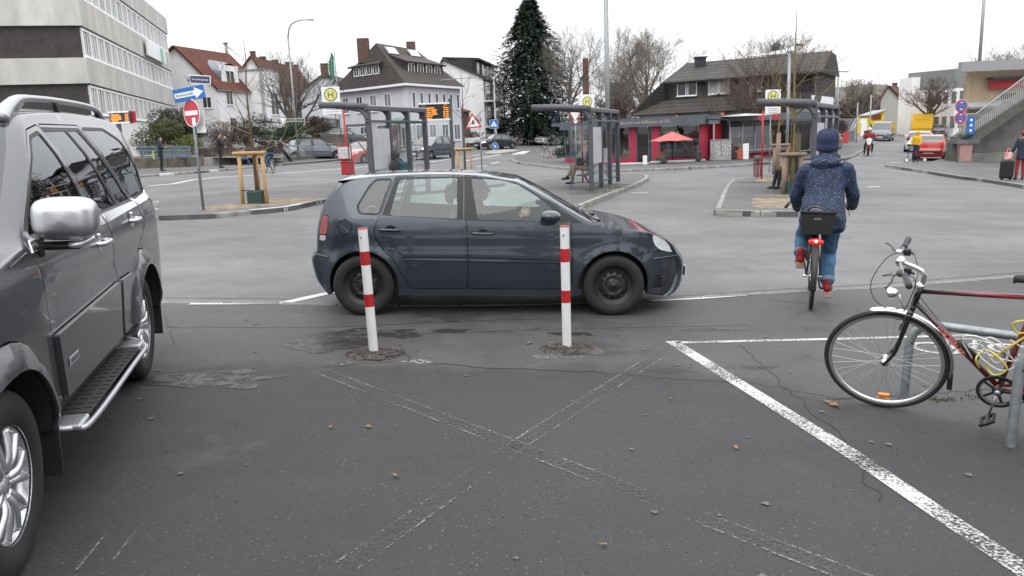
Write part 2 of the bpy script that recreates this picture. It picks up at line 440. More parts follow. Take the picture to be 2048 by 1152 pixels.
def make_car(root,sp,paint,detail=1,glassmat=None,wheel='alloy_lo',gap=.006,grid=.05,interior=True,plate=None,seatmat=None,rows=9):
    W=sp['W'];xr,xf,R,Ra=sp['xr'],sp['xf'],sp['R'],sp['Ra'];base=sp['base']
    nx0,nx1,npow,nmin=sp['nose'];tx0,tx1,tpow,tmin=sp['tail'];prof=sp['prof'];fl=sp.get('flare',(.018,.05));cr=sp.get('crease',[])
    def ys(x,z):
        y=interp(z,prof)*W
        if x>nx0:y*=1-(1-nmin)*min(1,(x-nx0)/(nx1-nx0))**npow
        if x<tx0:y*=1-(1-tmin)*min(1,(tx0-x)/(tx0-tx1))**tpow
        for wx in(xr,xf):
            d=hypot(x-wx,z-R)
            if fl[0]and d<Ra+fl[1]*3:y+=fl[0]*(1-sstep(Ra+fl[1]*.4,Ra+fl[1]*1.6,d))*(1 if z<sp.get('belt',.95)else 0)
        for z0,a,wd,xa,xb in cr:
            if xa<x<xb:y+=a*math.exp(-((z-z0)/wd)**2)*min(1,(x-xa)/.15,(xb-x)/.15)
        return y
    ns=5 if detail else 3
    sil=catmull(sp['sil'],ns);edge=catmull(sp['edge'],ns)
    def arc(wx):
        dz=base-R;a0=math.acos(max(-1,min(1,dz/Ra)))     # from front bottom over the top to rear bottom
        k=22 if detail else 12
        return[(wx+Ra*sin(a0-2*a0*i/k),R+Ra*cos(a0-2*a0*i/k))for i in range(k+1)]
    bottom=arc(xf)+arc(xr)
    outline=list(edge)+bottom
    regs=regions(outline,sp['parts'],grid,ys,gap,sp.get('rim',.014))
    black=mat('window_black',(.010,.010,.011),.5)
    plas=mat('car_plastic',(.02,.021,.023),.6)
    M=dict(door=paint,window=glassmat,window_frame=black,headlight=mat('headlight_lens',(.80,.82,.84),.2,.1,coat=1,var=.25,scale=25),tail_light=mat('tail_red',(.22,.006,.009),.15,coat=.8),
             tail_clear=mat('tail_clear',(.48,.44,.44),.2,coat=.6),moulding=paint,fuel_cap=paint,sill=sp.get('sillmat')or paint,chrome_strip=mat('chrome_strip',(.75,.76,.78),.22,.9),flare=paint,cladding=paint)
    # body shell = both sides and the strip over the top
    body=MB();bm_=regs.pop('body')
    for sg in(1,-1):
        m=mirror_mb(bm_,sg);body.add(m.v,m.f,True)
    n=len(sil);gl=MB();gl2=MB();rowsn=rows if detail else 7
    kinds=sp['spans']                                         # [(i0, i1, kind)] over control points
    def kind_at(i):
        for a,b,k in kinds:
            if a*ns<=i<b*ns:return k
        return 'body'
    grid_pts=[]
    for i in range(n):
        r=[];ye=ys(*edge[i])
        for j in range(-rowsn,rowsn+1):
            ph=j/rowsn*pi/2;s_,c_=sin(ph),cos(ph)
            yy=ye*(abs(s_)**.85)*(1 if s_>0 else-1);bl=max(0,c_)**.75 if abs(j)<rowsn else 0
            r.append((lerp(edge[i][0],sil[i][0],bl),yy,lerp(edge[i][1],sil[i][1],bl)))
        grid_pts.append(r)
    m2=2*rowsn+1;mbs={'body':body,'glass':gl,'rear_glass':gl2,'black':MB()}
    pill=sp.get('pillar',2 if detail else 1)
    for i in range(n-1):
        k=kind_at(i)
        for j in range(m2-1):
            kk=k
            if k in('glass','rear_glass')and(j<pill or j>=m2-1-pill):kk='body' if k=='glass' else 'body'
            q=[grid_pts[i][j],grid_pts[i][j+1],grid_pts[i+1][j+1],grid_pts[i+1][j]]
            mbs[kk].add(q,[(0,1,2,3)],True)
    # wheel arches, sills and underside
    und=MB()
    for wx in(xr,xf):
        a=arc(wx)
        for sg in(1,-1):
            rows_=[[(x,sg*(ys(x,z)-.0),z)for x,z in a],[(x,sg*(ys(x,z)-.02),z)for x,z in a],[(wx+(x-wx)*1.04,sg*.35,R+(z-R)*1.04)for x,z in a]]
            und.grid(rows_)
            und.add([(wx,sg*.35,R)]+rows_[2],[(0,k+1,k+2)for k in range(len(a)-1)])
    x0,x1=edge[0][0]+.05,edge[-1][0]-.05
    und.box((x0,-.35,base),(x1,.35,base+.04))
    for a,b in((x0,xr-Ra),(xr+Ra,xf-Ra),(xf+Ra,x1)):
        if b>a:und.box((a,-W*.86,base+.01),(b,W*.86,base+.05))
    b_o=body.build('body',paint,root,merge=.0004)
    und.build('underside',plas,root)
    if mbs['black'].v:mbs['black'].build('grille',sp.get('grillemat')or black,root,merge=.0004)
    gl.build('windscreen',glassmat,root,merge=.0004);gl2.build('rear_window',sp.get('rearglass')or glassmat,root,merge=.0004)
    made={}
    for sg in(1,-1):
        for lab,mb in regs.items():
            nm,_,idx=lab.partition(':')
            par=root;pl=sp.get('parent',{}).get(lab)
            if pl:par=made.get((pl,sg),root)
            dy=sp.get('proud',{}).get(nm,-.004 if nm=='window' else 0)
            o=mirror_mb(mb,sg,dy).build(nm,sp.get('mats',{}).get(nm)or M.get(nm,paint),par)
            made[(lab,sg)]=o
    if interior:
        seat=seatmat or mat('seat_grey',(.05,.052,.056),.85)
        it=MB();bz=sp.get('belt',.95)
        a0,a1=sp.get('cabin',(xr-.1,xf-.45))
        for sg in(1,-1):
            it.box((a0,sg*(W*.80),base+.04),(a1,sg*(W*.84),bz-.06))
        it.box((a0-.1,-W*.8,base+.06),(a1,W*.8,base+.1))
        it.box((a1-.25,-W*.8,base+.1),(a1+.1,W*.8,bz-.06),bev=.05)
        it.box((a0-.25,-W*.78,base+.1),(a0,W*.78,bz-.1))
        it.build('cabin_trim',mat('cabin_dark',(.045,.047,.048),.8),root)
        xs=sp.get('seats',(xr+.35,xr+1.25))
        for k,sx in enumerate(xs):
            for sy in(-.36,.36):
                s=MB()
                s.box((sx,sy-.24,base+.2),(sx+.5,sy+.24,base+.38),bev=.05)
                Mx=T(sx-.02,sy,base+.3)@Matrix.Rotation(radians(-14),4,'Y')
                s.box((-.12,-.24,0),(.02,.24,bz-base-.22),Mx,bev=.06)
                hz=bz-base-.14
                s.ell((-.05,0,hz+.08),(.06,.13,.10),12,8,None)if False else None
                s.v+=[];s.ell(Mx@Vector((-.05,0,hz+.09)),(.055,.125,.10));s.tube([Mx@Vector((-.05,.06,hz-.1)),Mx@Vector((-.05,.06,hz+.05))],.007,6);s.tube([Mx@Vector((-.05,-.06,hz-.1)),Mx@Vector((-.05,-.06,hz+.05))],.007,6)
                s.build('seat',seat,root)
        st=MB();sw=T(xs[-1]+.72,.36,bz-.02)@Matrix.Rotation(radians(-65),4,'Y')
        st.tube([sw@Vector((.18*cos(a),.18*sin(a),0))for a in[2*pi*k/24 for k in range(24)]],.015,8,closed=True)
        st.tube([sw@Vector((-.18,0,0)),sw@Vector((.18,0,0))],.02,6);st.tube([sw@Vector((0,0,0)),sw@Vector((0,0,-.25))],.03,6)
        st.build('steering_wheel',mat('cabin_dark',(.025,.026,.028),.8),root)
    tw=sp.get('tw',.185);rr=sp.get('rr',.18)
    for wx in(xr,xf):
        for sg in(1,-1):
            add_wheel(root,wx,sg*(W-tw/2-sp.get('wi',.03)),R,tw,rr,wheel,sg)
    pm=mat('plate_white',(.75,.75,.73),.5)
    for xx,zz,dr in sp.get('plates',[]):
        p=MB();p.box((xx-.006,-.26,zz-.055),(xx+.006,.26,zz+.055),bev=.004);o=p.build('number_plate',pm,root)
        if plate:
            text('plate_text',plate,.085,mat('plate_ink',(.02,.02,.02),.6),o,T(xx+dr*.008,0,zz)@(Matrix.Rotation(dr*pi/2,4,'Z'))@RX90,ext=.001)
    return ys
# --- hatchback traced from the photographed one
HATCH_SIL=[(.22,.19),(.10,.31),(.05,.50),(.06,.585),(.12,.65),(.14,.84),(.17,.98),(.225,1.12),(.345,1.262),(.435,1.332),(.60,1.370),(1.04,1.395),(1.46,1.400),(1.80,1.385),(2.10,1.347),(2.21,1.322),(2.52,1.165),(2.93,.925),(3.02,.912),(3.33,.852),(3.56,.79),(3.76,.70),(3.85,.60),(3.925,.50),(3.935,.37),(3.90,.21),(3.80,.14)]
HATCH_EDGE=[(.30,.20),(.21,.32),(.165,.51),(.17,.575),(.20,.65),(.215,.84),(.245,.98),(.30,1.11),(.415,1.235),(.52,1.300),(.67,1.338),(1.06,1.370),(1.47,1.377),(1.80,1.364),(2.06,1.320),(2.19,1.287),(2.45,1.150),(2.83,.955),(2.95,.925),(3.28,.865),(3.49,.805),(3.66,.72),(3.745,.60),(3.79,.50),(3.81,.37),(3.75,.21),(3.66,.15)]
HATCH=dict(W=.825,xr=.654,xf=3.122,R=.303,Ra=.352,base=.205,sil=HATCH_SIL,edge=HATCH_EDGE,belt=.955,cabin=(.75,2.85),seats=(.95,1.72),
    prof=[(.1,.90),(.2,.945),(.3,.955),(.42,.985),(.55,1.0),(.68,.985),(.80,.985),(.93,.955),(1.0,.925),(1.15,.85),(1.3,.765),(1.4,.69)],
    nose=(3.05,3.95,2.3,.30),tail=(.75,.0,2.2,.62),flare=(.016,.05),crease=[(.63,.006,.03,.9,2.75),(.34,.006,.04,.9,2.75)],
    spans=[(6,9,'rear_glass'),(15,17,'glass')],tw=.19,rr=.195,wi=.012,
    plates=[(3.945,.36,1),(.045,.45,-1)])
_gF=rnd([(1.715,1.345),(2.00,1.330),(2.18,1.283),(2.335,1.19),(2.50,1.080),(2.515,.952),(2.40,.94),(1.785,.955)],.02)
_gR=rnd([(1.012,1.335),(1.578,1.350),(1.585,.960),(.925,.995)],.025)
_q=rnd([(.925,1.328),(.812,1.012),(.640,1.020),(.614,1.075),(.722,1.262),(.785,1.325)],.022)
_dR=rnd([(.968,1.362),(1.645,1.370),(1.675,.956),(1.688,.545),(1.68,.272),(1.12,.272),(1.05,.40),(.985,.545),(.845,.672),(.782,.79),(.782,.90),(.835,1.0)],.04)
_dF=rnd([(1.645,1.370),(2.00,1.352),(2.19,1.305),(2.35,1.208),(2.60,1.06),(2.69,.956),(2.71,.678),(2.712,.351),(2.68,.266),(1.68,.272),(1.688,.545),(1.675,.956)],.02)
HATCH['parts']=[('window:f',_gF,False),('window:r',_gR,False),('window:q',_q,False),
    ('window_frame:f',[(1.66,1.362),(2.0,1.344),(2.19,1.298),(2.35,1.202),(2.58,1.06),(2.675,.963),(2.675,.93),(1.652,.945),(1.649,1.362)],False),
    ('window_frame:r',[(.975,1.352),(1.642,1.362),(1.645,.95),(.85,.995)],False),
    ('window_frame:q',offs(_q,.018),False),('window_frame:m',[(2.60,1.052),(2.80,.925),(2.70,.918)],False),
    ('moulding:r',rnd([(1.065,.592),(1.672,.584),(1.672,.553),(1.065,.562)],.01),True),('moulding:f',rnd([(1.705,.583),(2.60,.562),(2.60,.532),(1.705,.552)],.01),True),
    ('door:r',_dR,True),('door:f',_dF,True),
    ('fuel_cap',[(.486+.072*cos(a*pi/12),.883+.072*sin(a*pi/12))for a in range(24)],True),
    ('headlight',rnd([(3.505,.800),(3.60,.795),(3.69,.745),(3.78,.65),(3.81,.60),(3.72,.597),(3.60,.634),(3.54,.68),(3.508,.74)],.03),True),
    ('tail_light',rnd([(.19,.985),(.308,.990),(.305,.85),(.285,.80),(.19,.80)],.02),True),('tail_clear',rnd([(.19,.795),(.285,.795),(.275,.735),(.19,.735)],.02),True),
    ('body:front',rnd([(3.30,.60),(3.55,.635),(3.9,.58),(3.9,.0),(3.44,.0),(3.44,.42)],.03),True),
    ('sill',[(1.05,.262),(2.76,.255),(2.76,.1),(1.0,.1)],False)]
HATCH['parent']={'window:f':'door:f','window:r':'door:r'}
HATCH['proud']={'moulding':.010,'window':-.006,'window_frame':-.002,'headlight':.002,'tail_light':.004}
def scaled(sp,sx,sz,W,**kw):
    o=dict(sp);f=lambda L:[(x*sx,z*sz)for x,z in L]
    o['sil']=f(sp['sil']);o['edge']=f(sp['edge']);o['parts']=[(a,f(p),s)for a,p,s in sp['parts']]
    o['W']=W;o['xr']=sp['xr']*sx;o['xf']=sp['xf']*sx;o['base']=sp['base']*sz;o['belt']=sp['belt']*sz
    o['R']=sp['R']*(1+(sz-1)*.4);o['Ra']=sp['Ra']*(1+(sz-1)*.4);o['prof']=[(z*sz,y)for z,y in sp['prof']]
    a,b,c,d=sp['nose'];o['nose']=(a*sx,b*sx,c,d);a,b,c,d=sp['tail'];o['tail']=(a*sx,b*sx,c,d)
    o['cabin']=tuple(v*sx for v in sp['cabin']);o['seats']=tuple(v*sx for v in sp['seats']);o['crease']=[]
    o['plates']=[(x*sx,z*sz,d)for x,z,d in sp['plates']];o.update(kw);return o
# ------------------------------------------------------------------ the dark blue hatchback crossing in front
paint_blue=mat('paint_slate_blue',(.036,.045,.062),.30,.5,coat=1.0,var=.10,scale=1.2)
glass_green=glass('car_glass',(.80,.92,.88),.05)
GB=mat('black_gloss',(.01,.01,.011),.25,coat=.5)
polo=thing('parked_car','dark slate blue five-door hatchback side-on behind the two bollards, driver at the wheel','car',(-2.118,7.53+.825,0),0)
sp=dict(HATCH,rearglass=glass('rear_tint',(.12,.14,.14),.08));sp['spans']=[(6,9,'rear_glass'),(15,17,'glass')]
ysP=make_car(polo,sp,paint_blue,1,glass_green,'steel',.006,.045,rows=12)
def hatch_trim(root,ys,paint):
    for sg in(1,-1):
        for x0,x1,z in((.832,1.02,.86),(1.735,1.925,.825)):
            mb=MB();y=ys((x0+x1)/2,z)
            pts=catmull([(x0,y-.004,z),(x0+.02,y+.028,z),(x1-.02,y+.028,z-.004),(x1,y-.004,z-.004)],5)
            mb.tube([(a,sg*b,c)for a,b,c in pts],.013,10)
            cup=MB();xc=(x0+x1)/2+.01
            rows=[[(xc+.055*r*cos(a),sg*(y+.0012-.00*r),z+.042*r*sin(a))for a in[2*pi*k/20 for k in range(20)]]for r in(1,.7,.01)]
            cup.grid(rows,closed=True,flip=sg<0)
            mb.build('door_handle',paint,root);cup.build('handle_recess',GB,root)
        mb=MB()                                                     # mirror
        rows=[]
        for k,(dx,s)in enumerate(((0,.55),(.02,.85),(.07,1.0),(.13,.9),(.17,.6),(.185,.2))):
            rows.append([(2.395+dx,sg*(.93+.105*s*cos(a)),1.0+.062*s*sin(a))for a in[2*pi*q/16 for q in range(16)]])
        mb.mat(paint).grid(rows,closed=True,flip=sg>0)
        mb.mat(GB).add(rows[0],[tuple(range(16))]);mb.tube([(2.46,sg*.88,.96),(2.52,sg*.80,.955)],[.03,.035],8)
        mb.build('mirror',None,root)
hatch_trim(polo,ysP,paint_blue)
mb=MB()                                                              # roof spoiler lip, wipers, antenna
rows=[]
for x,z in((.62,1.375),(.50,1.362),(.41,1.350),(.395,1.338),(.45,1.325)):
    rows.append([(x,y*.60,z-abs(y)**3*.03)for y in[k/8-1 for k in range(17)]])
mb.grid(rows);mb.build('spoiler',paint_blue,polo)
mb=MB()
for y0,y1 in((-.62,-.05),(.0,.56)):
    mb.tube([(2.93,y0,.945),(2.89,(y0+y1)/2,.972),(2.86,y1,.985)],.009,6);mb.tube([(3.0,y0,.93),(2.93,y0,.945)],.012,6)
mb.box((2.90,-.68,.905),(3.02,.68,.925),bev=.01)
mb.build('wiper',GB,polo)
for sg in(1,-1):
    mb=MB()
    for k in range(4):mb.beam((3.90-.02*k,sg*.30,.27+.035*k),(3.60,sg*.655,.26+.035*k),.012,.012)
    mb.build('air_grille',GB,polo)
for sg in(1,-1):
    mb=MB();mb.tube(catmull([(3.52,sg*(ysP(3.52,.555)+.004),.556),(3.65,sg*(ysP(3.65,.556)+.004),.557),(3.80,sg*(ysP(3.78,.556)-.0),.557)],4),.009,6);mb.build('bumper_strip',paint_blue,polo)
    mb=MB();mb.tube(catmull([(.30,sg*(ysP(.30,.585)+.002),.575),(.20,sg*(ysP(.20,.59)+.004),.592),(.15,sg*(ysP(.16,.59)-.01),.592)],4),.010,6);mb.build('bumper_strip',paint_blue,polo)

# ------------------------------------------------------------------ the grey metallic off-roader on the left
paint_grey=mat('paint_graphite',(.088,.092,.099),.32,.5,coat=.8,var=.08,scale=1.0)
tint=glass('tinted_glass',(.03,.04,.04),.10)
tint_f=glass('front_side_glass',(.13,.20,.175),.08)
A_=Vector((-2.693,5.572,0));B_=Vector((-1.985,2.907,0));dr=(B_-A_).normalized();rzS=atan2(dr.y,dr.x)
left=Vector((-dr.y,dr.x,0));WS=.915
SUV_SIL=[(-.95,.42),(-1.20,.50),(-1.26,.62),(-1.25,.80),(-1.22,1.0),(-1.20,1.22),(-1.12,1.50),(-1.03,1.74),(-.88,1.87),(-.6,1.905),(0,1.925),(.6,1.925),(1.1,1.91),(1.40,1.87),(1.75,1.65),(2.22,1.32),(2.40,1.27),(2.9,1.22),(3.3,1.15),(3.46,1.05),(3.52,.85),(3.54,.60),(3.45,.42),(3.2,.36)]
SUV_EDGE=[(-.85,.44),(-1.06,.52),(-1.12,.62),(-1.12,.80),(-1.10,1.0),(-1.08,1.22),(-1.03,1.48),(-.96,1.68),(-.84,1.80),(-.58,1.855),(0,1.878),(.6,1.878),(1.08,1.862),(1.38,1.815),(1.70,1.60),(2.12,1.30),(2.34,1.25),(2.85,1.19),(3.2,1.10),(3.32,1.0),(3.38,.85),(3.38,.60),(3.28,.44),(3.05,.38)]
gF=rnd([(1.22,1.755),(1.40,1.735),(1.74,1.54),(2.06,1.305),(.93,1.285),(1.12,1.60)],.03)
gF=rnd([(1.235,1.762),(1.42,1.735),(1.72,1.54),(2.03,1.300),(.915,1.288)],.03)
gR=rnd([(.70,1.782),(1.165,1.775),(.80,1.290),(.235,1.296)],.02)
gV=rnd([(.43,1.782),(.655,1.782),(.165,1.297),(-.16,1.302)],.015)
gQ=rnd([(.30,1.79),(-.30,1.79),(-.62,1.71),(-.80,1.50),(-.86,1.335),(-.28,1.305)],.05)
dF=rnd([(1.18,1.815),(1.42,1.785),(1.78,1.56),(2.20,1.285),(2.15,1.13),(2.135,.86),(2.10,.60),(2.02,.46),(.80,.46),(.77,.85),(.77,1.26),(.80,1.285)],.03)
dR=rnd([(1.155,1.817),(.345,1.820),(-.20,1.300),(-.28,1.10),(.02,.97),(.30,.84),(.46,.60),(.50,.46),(.785,.46),(.755,.85),(.755,1.26),(.785,1.285)],.03)
SUV=dict(W=WS,xr=0,xf=2.757,R=.385,Ra=.455,base=.44,sil=SUV_SIL,edge=SUV_EDGE,belt=1.29,cabin=(-.7,2.2),seats=(.25,1.15),
    prof=[(.3,.93),(.45,.955),(.52,.985),(.9,.99),(1.1,.985),(1.26,.945),(1.30,.905),(1.36,.885),(1.5,.857),(1.65,.812),(1.78,.75),(1.9,.68)],
    nose=(2.7,3.6,2.2,.45),tail=(-.6,-1.3,2.6,.80),flare=(.045,.07),crease=[(1.18,.012,.035,-1.0,2.9),(.97,-.008,.05,-.2,2.2)],
    spans=[(5,8,'rear_glass'),(13,15,'glass'),(19,20,'black')],tw=.265,rr=.232,wi=.02,rearglass=tint,pillar=4,
    parts=[('window:f',gF,False),('window_rear:r',gR,False),('window_rear:v',gV,False),('window_rear:q',gQ,False),
        ('window_frame:f',offs(gF,.022),False),('window_frame:r',[(1.16,1.80),(.37,1.802),(-.19,1.285),(.81,1.278)],False),('window_frame:q',offs(gQ,.02),False),
        ('chrome_strip:f',[(2.10,1.285),(.805,1.272),(.800,1.225),(2.16,1.235)],False),('chrome_strip:r',[(.785,1.272),(-.19,1.298),(-.235,1.25),(.775,1.225)],False),('chrome_strip:q',rnd([(-.21,1.298),(-.88,1.325),(-.90,1.272),(-.255,1.25)],.01),False),
        ('cladding:f',rnd([(2.125,.845),(.805,.862),(.865,.515),(2.07,.515)],.02),True),('cladding:r',rnd([(.742,.862),(.42,.855),(.33,.80),(.46,.62),(.49,.515),(.80,.515)],.02),True),
        ('door:f',dF,True),('door:r',dR,True),
        ('flare:f',[(2.757+(.455+dd)*cos(a),.385+(.455+dd)*sin(a))for a,dd in[(pi*(k/24*1.2-.1),.115)for k in range(25)]]+[(2.757+.44*cos(a),.385+.44*sin(a))for a in[pi*((24-k)/24*1.2-.1)for k in range(25)]],True),
        ('flare:r',[(0+(.455+dd)*cos(a),.385+(.455+dd)*sin(a))for a,dd in[(pi*(k/24*1.2-.1),.115)for k in range(25)]]+[(0+.44*cos(a),.385+.44*sin(a))for a in[pi*((24-k)/24*1.2-.1)for k in range(25)]],True),
        ('headlight',rnd([(3.0,1.06),(3.3,1.0),(3.36,.86),(3.1,.88)],.03),True),('tail_light',rnd([(-.98,1.25),(-1.14,1.25),(-1.2,.92),(-1.07,.90)],.03),True)],
    proud={'cladding':.028,'window':-.006,'window_rear':-.006,'window_frame':-.002,'chrome_strip':.006,'flare':.012,'tail_light':.006},
    parent={'window:f':'door:f','window_rear:r':'door:r','window_rear:v':'door:r','cladding:f':'door:f','cladding:r':'door:r'},
    mats={'window':tint_f,'window_rear':tint,'tail_light':mat('tail_pale',(.72,.66,.66),.15,coat=1)})
suv=thing('off_road_car','graphite grey off-road car with chrome mirror, roof rails and side step at the left edge','car',tuple(A_-left*(WS-.02)),rzS)
ysS=make_car(suv,dict(SUV,rim=.03),paint_grey,1,tint_f,'alloy',.007,.055,rows=12,interior=True)
chrome=mat('chrome',(.60,.61,.63),.33,1.0,var=.05,scale=3)
satin=mat('satin_silver',(.50,.51,.53),.42,.85,var=.1,scale=6)
for sg in(1,-1):
    for xc,z in((1.03,1.135),(.10,1.175)):
        mb=MB();y=ysS(xc,z)
        mb.tube([(a,sg*b,c)for a,b,c in catmull([(xc-.105,y-.005,z),(xc-.085,y+.035,z),(xc+.085,y+.035,z+.002),(xc+.105,y-.005,z+.002)],5)],.015,10)
        mb.box((xc+.03,sg*(y-.01)if sg>0 else sg*(y+.012),z-.05),(xc+.075,sg*(y+.012)if sg>0 else sg*(y-.01),z+.06),bev=.008)
        mb.build('door_handle',chrome,suv)
        cup=MB();cup.grid([[(xc+.06*r*cos(a),sg*(y+.003),z+.045*r*sin(a))for a in[2*pi*k/20 for k in range(20)]]for r in(1,.01)],closed=True,flip=sg<0)
        cup.build('handle_recess',GB,suv)
    # mirror: chrome shell, dark glass side facing the rear, indicator lip and arm
    mb=MB();rows=[]
    for dx,s in((-.06,.90),(-.05,.97),(-.02,1.0),(.04,1.0),(.075,.93),(.10,.75),(.112,.45),(.115,.001)):
        rows.append([(2.05+dx,sg*(.995+.135*s*math.copysign(abs(cos(a))**.55,cos(a))),1.378+.098*s*math.copysign(abs(sin(a))**.60,sin(a)))for a in[2*pi*q/40 for q in range(40)]])
    mb.mat(chrome).grid(rows,closed=True,flip=sg>0)
    mb.mat(GB).add(rows[0],[tuple(range(40))])
    m_o=mb.build('mirror',None,suv)
    mb=MB();mb.tube([(a,sg*b,c)for a,b,c in catmull([(2.06,1.00,1.258),(2.10,1.04,1.258),(2.085,1.07,1.268),(2.05,1.10,1.285)],5)],[.024]*8+[.022]*7+[.016],10,flat=.7)
    mb.build('indicator',mat('lens_silver',(.55,.55,.57),.15,.6,coat=1),m_o)
    mb=MB();mb.box((2.00,*(sorted((sg*.86,sg*1.06))[:1]),1.235),(2.10,sorted((sg*.86,sg*1.06))[1],1.275),bev=.015)
    mb.beam((1.93,sg*.865,1.26),(2.10,sg*.89,1.25),.03,.09,bev=.01);mb.build('mirror_arm',GB,m_o)
    # roof rail
    mb=MB();y=.575*sg
    pts=catmull([(1.44,y,1.84),(1.30,y,1.905),(1.12,y,1.952),(.8,y,1.967),(.3,y,1.972),(-.3,y,1.965),(-.56,y,1.945),(-.70,y,1.90),(-.78,y,1.85)],6)
    mb.tube(pts,[lerp(.046,.024,min(1,i/16))for i in range(len(pts))],10,flat=.8)
    mb.beam((1.36,y,1.86),(1.20,y,1.93),.045,.075,bev=.012);mb.beam((1.26,y,1.88),(1.10,y,1.945),.045,.055,bev=.012)
    mb.build('roof_rail',mat('rail_silver',(.42,.43,.45),.35,.8),suv)
    mb=MB();mb.beam((.37,y,1.86),(.47,y,1.965),.03,.05,bev=.01);mb.beam((-.70,y,1.84),(-.60,y,1.94),.035,.06,bev=.01);mb.build('rail_foot',mat('rail_dark',(.03,.03,.033),.5),suv)
    # side step
    mb=MB();ye=.975
    mb.mat(satin).tube([(a,sg*b,c)for a,b,c in catmull([(2.17,ye-.13,.40),(2.13,ye-.02,.385),(2.00,ye+.03,.375),(1.0,ye+.03,.375),(.66,ye+.03,.38),(.56,ye-.01,.40),(.53,ye-.10,.43)],8)],.015,10)
    ys0,ys1=sorted((sg*.80,sg*(ye+.012)))
    mb.mat(satin).box((1.98,ys0,.372),(2.15,ys1,.405),bev=.01).box((.545,ys0,.378),(.70,ys1,.42),bev=.012)
    st_o=mb.build('side_step',None,suv)
    rub=MB();rub.box((.70,ys0,.380),(1.98,ys1-.01*(sg>0),.398),bev=.004)
    for k in range(16):
        xa=.75+k*.077
        for q in range(3):
            yq=.835+q*.052;rub.box((xa,min(sg*yq,sg*(yq+.035)),.398),(xa+.055,max(sg*yq,sg*(yq+.035)),.402))
    rub.build('step_tread',mat('tread_rubber',(.03,.03,.032),.7,bump=.3,bscale=90),st_o)
    [MB().box((xm,sorted((sg*.72,sg*.92))[0],.20),(xm+.02,sorted((sg*.72,sg*.92))[1],.62)).build('mud_flap',mat('tyre_rubber',(.022,.022,.024),.75),suv)for xm in(2.23,-.53)]
    bd=MB();yb=ysS(1.85,.63)+.030;bd.box((1.86,min(sg*yb,sg*(yb+.004)),.655),(2.02,max(sg*yb,sg*(yb+.004)),.70),bev=.002)
    o=bd.build('badge',satin,suv)
    text('badge_text','DI-D 3.2',.03,mat('badge_ink',(.08,.08,.09),.4),o,T(1.94,sg*(yb+.005),.678)@Matrix.Rotation(pi if sg>0 else 0,4,'Z')@RX90,ext=.0005)
mb=MB()                                                              # black lamella line on the front wing and bonnet edge
for sg in(1,-1):mb.tube([(2.24,sg*(ysS(2.24,1.24)+.002),1.245),(2.5,sg*(ysS(2.5,1.2)+.001),1.22)],.004,5)
mb.build('wing_seam',GB,suv)
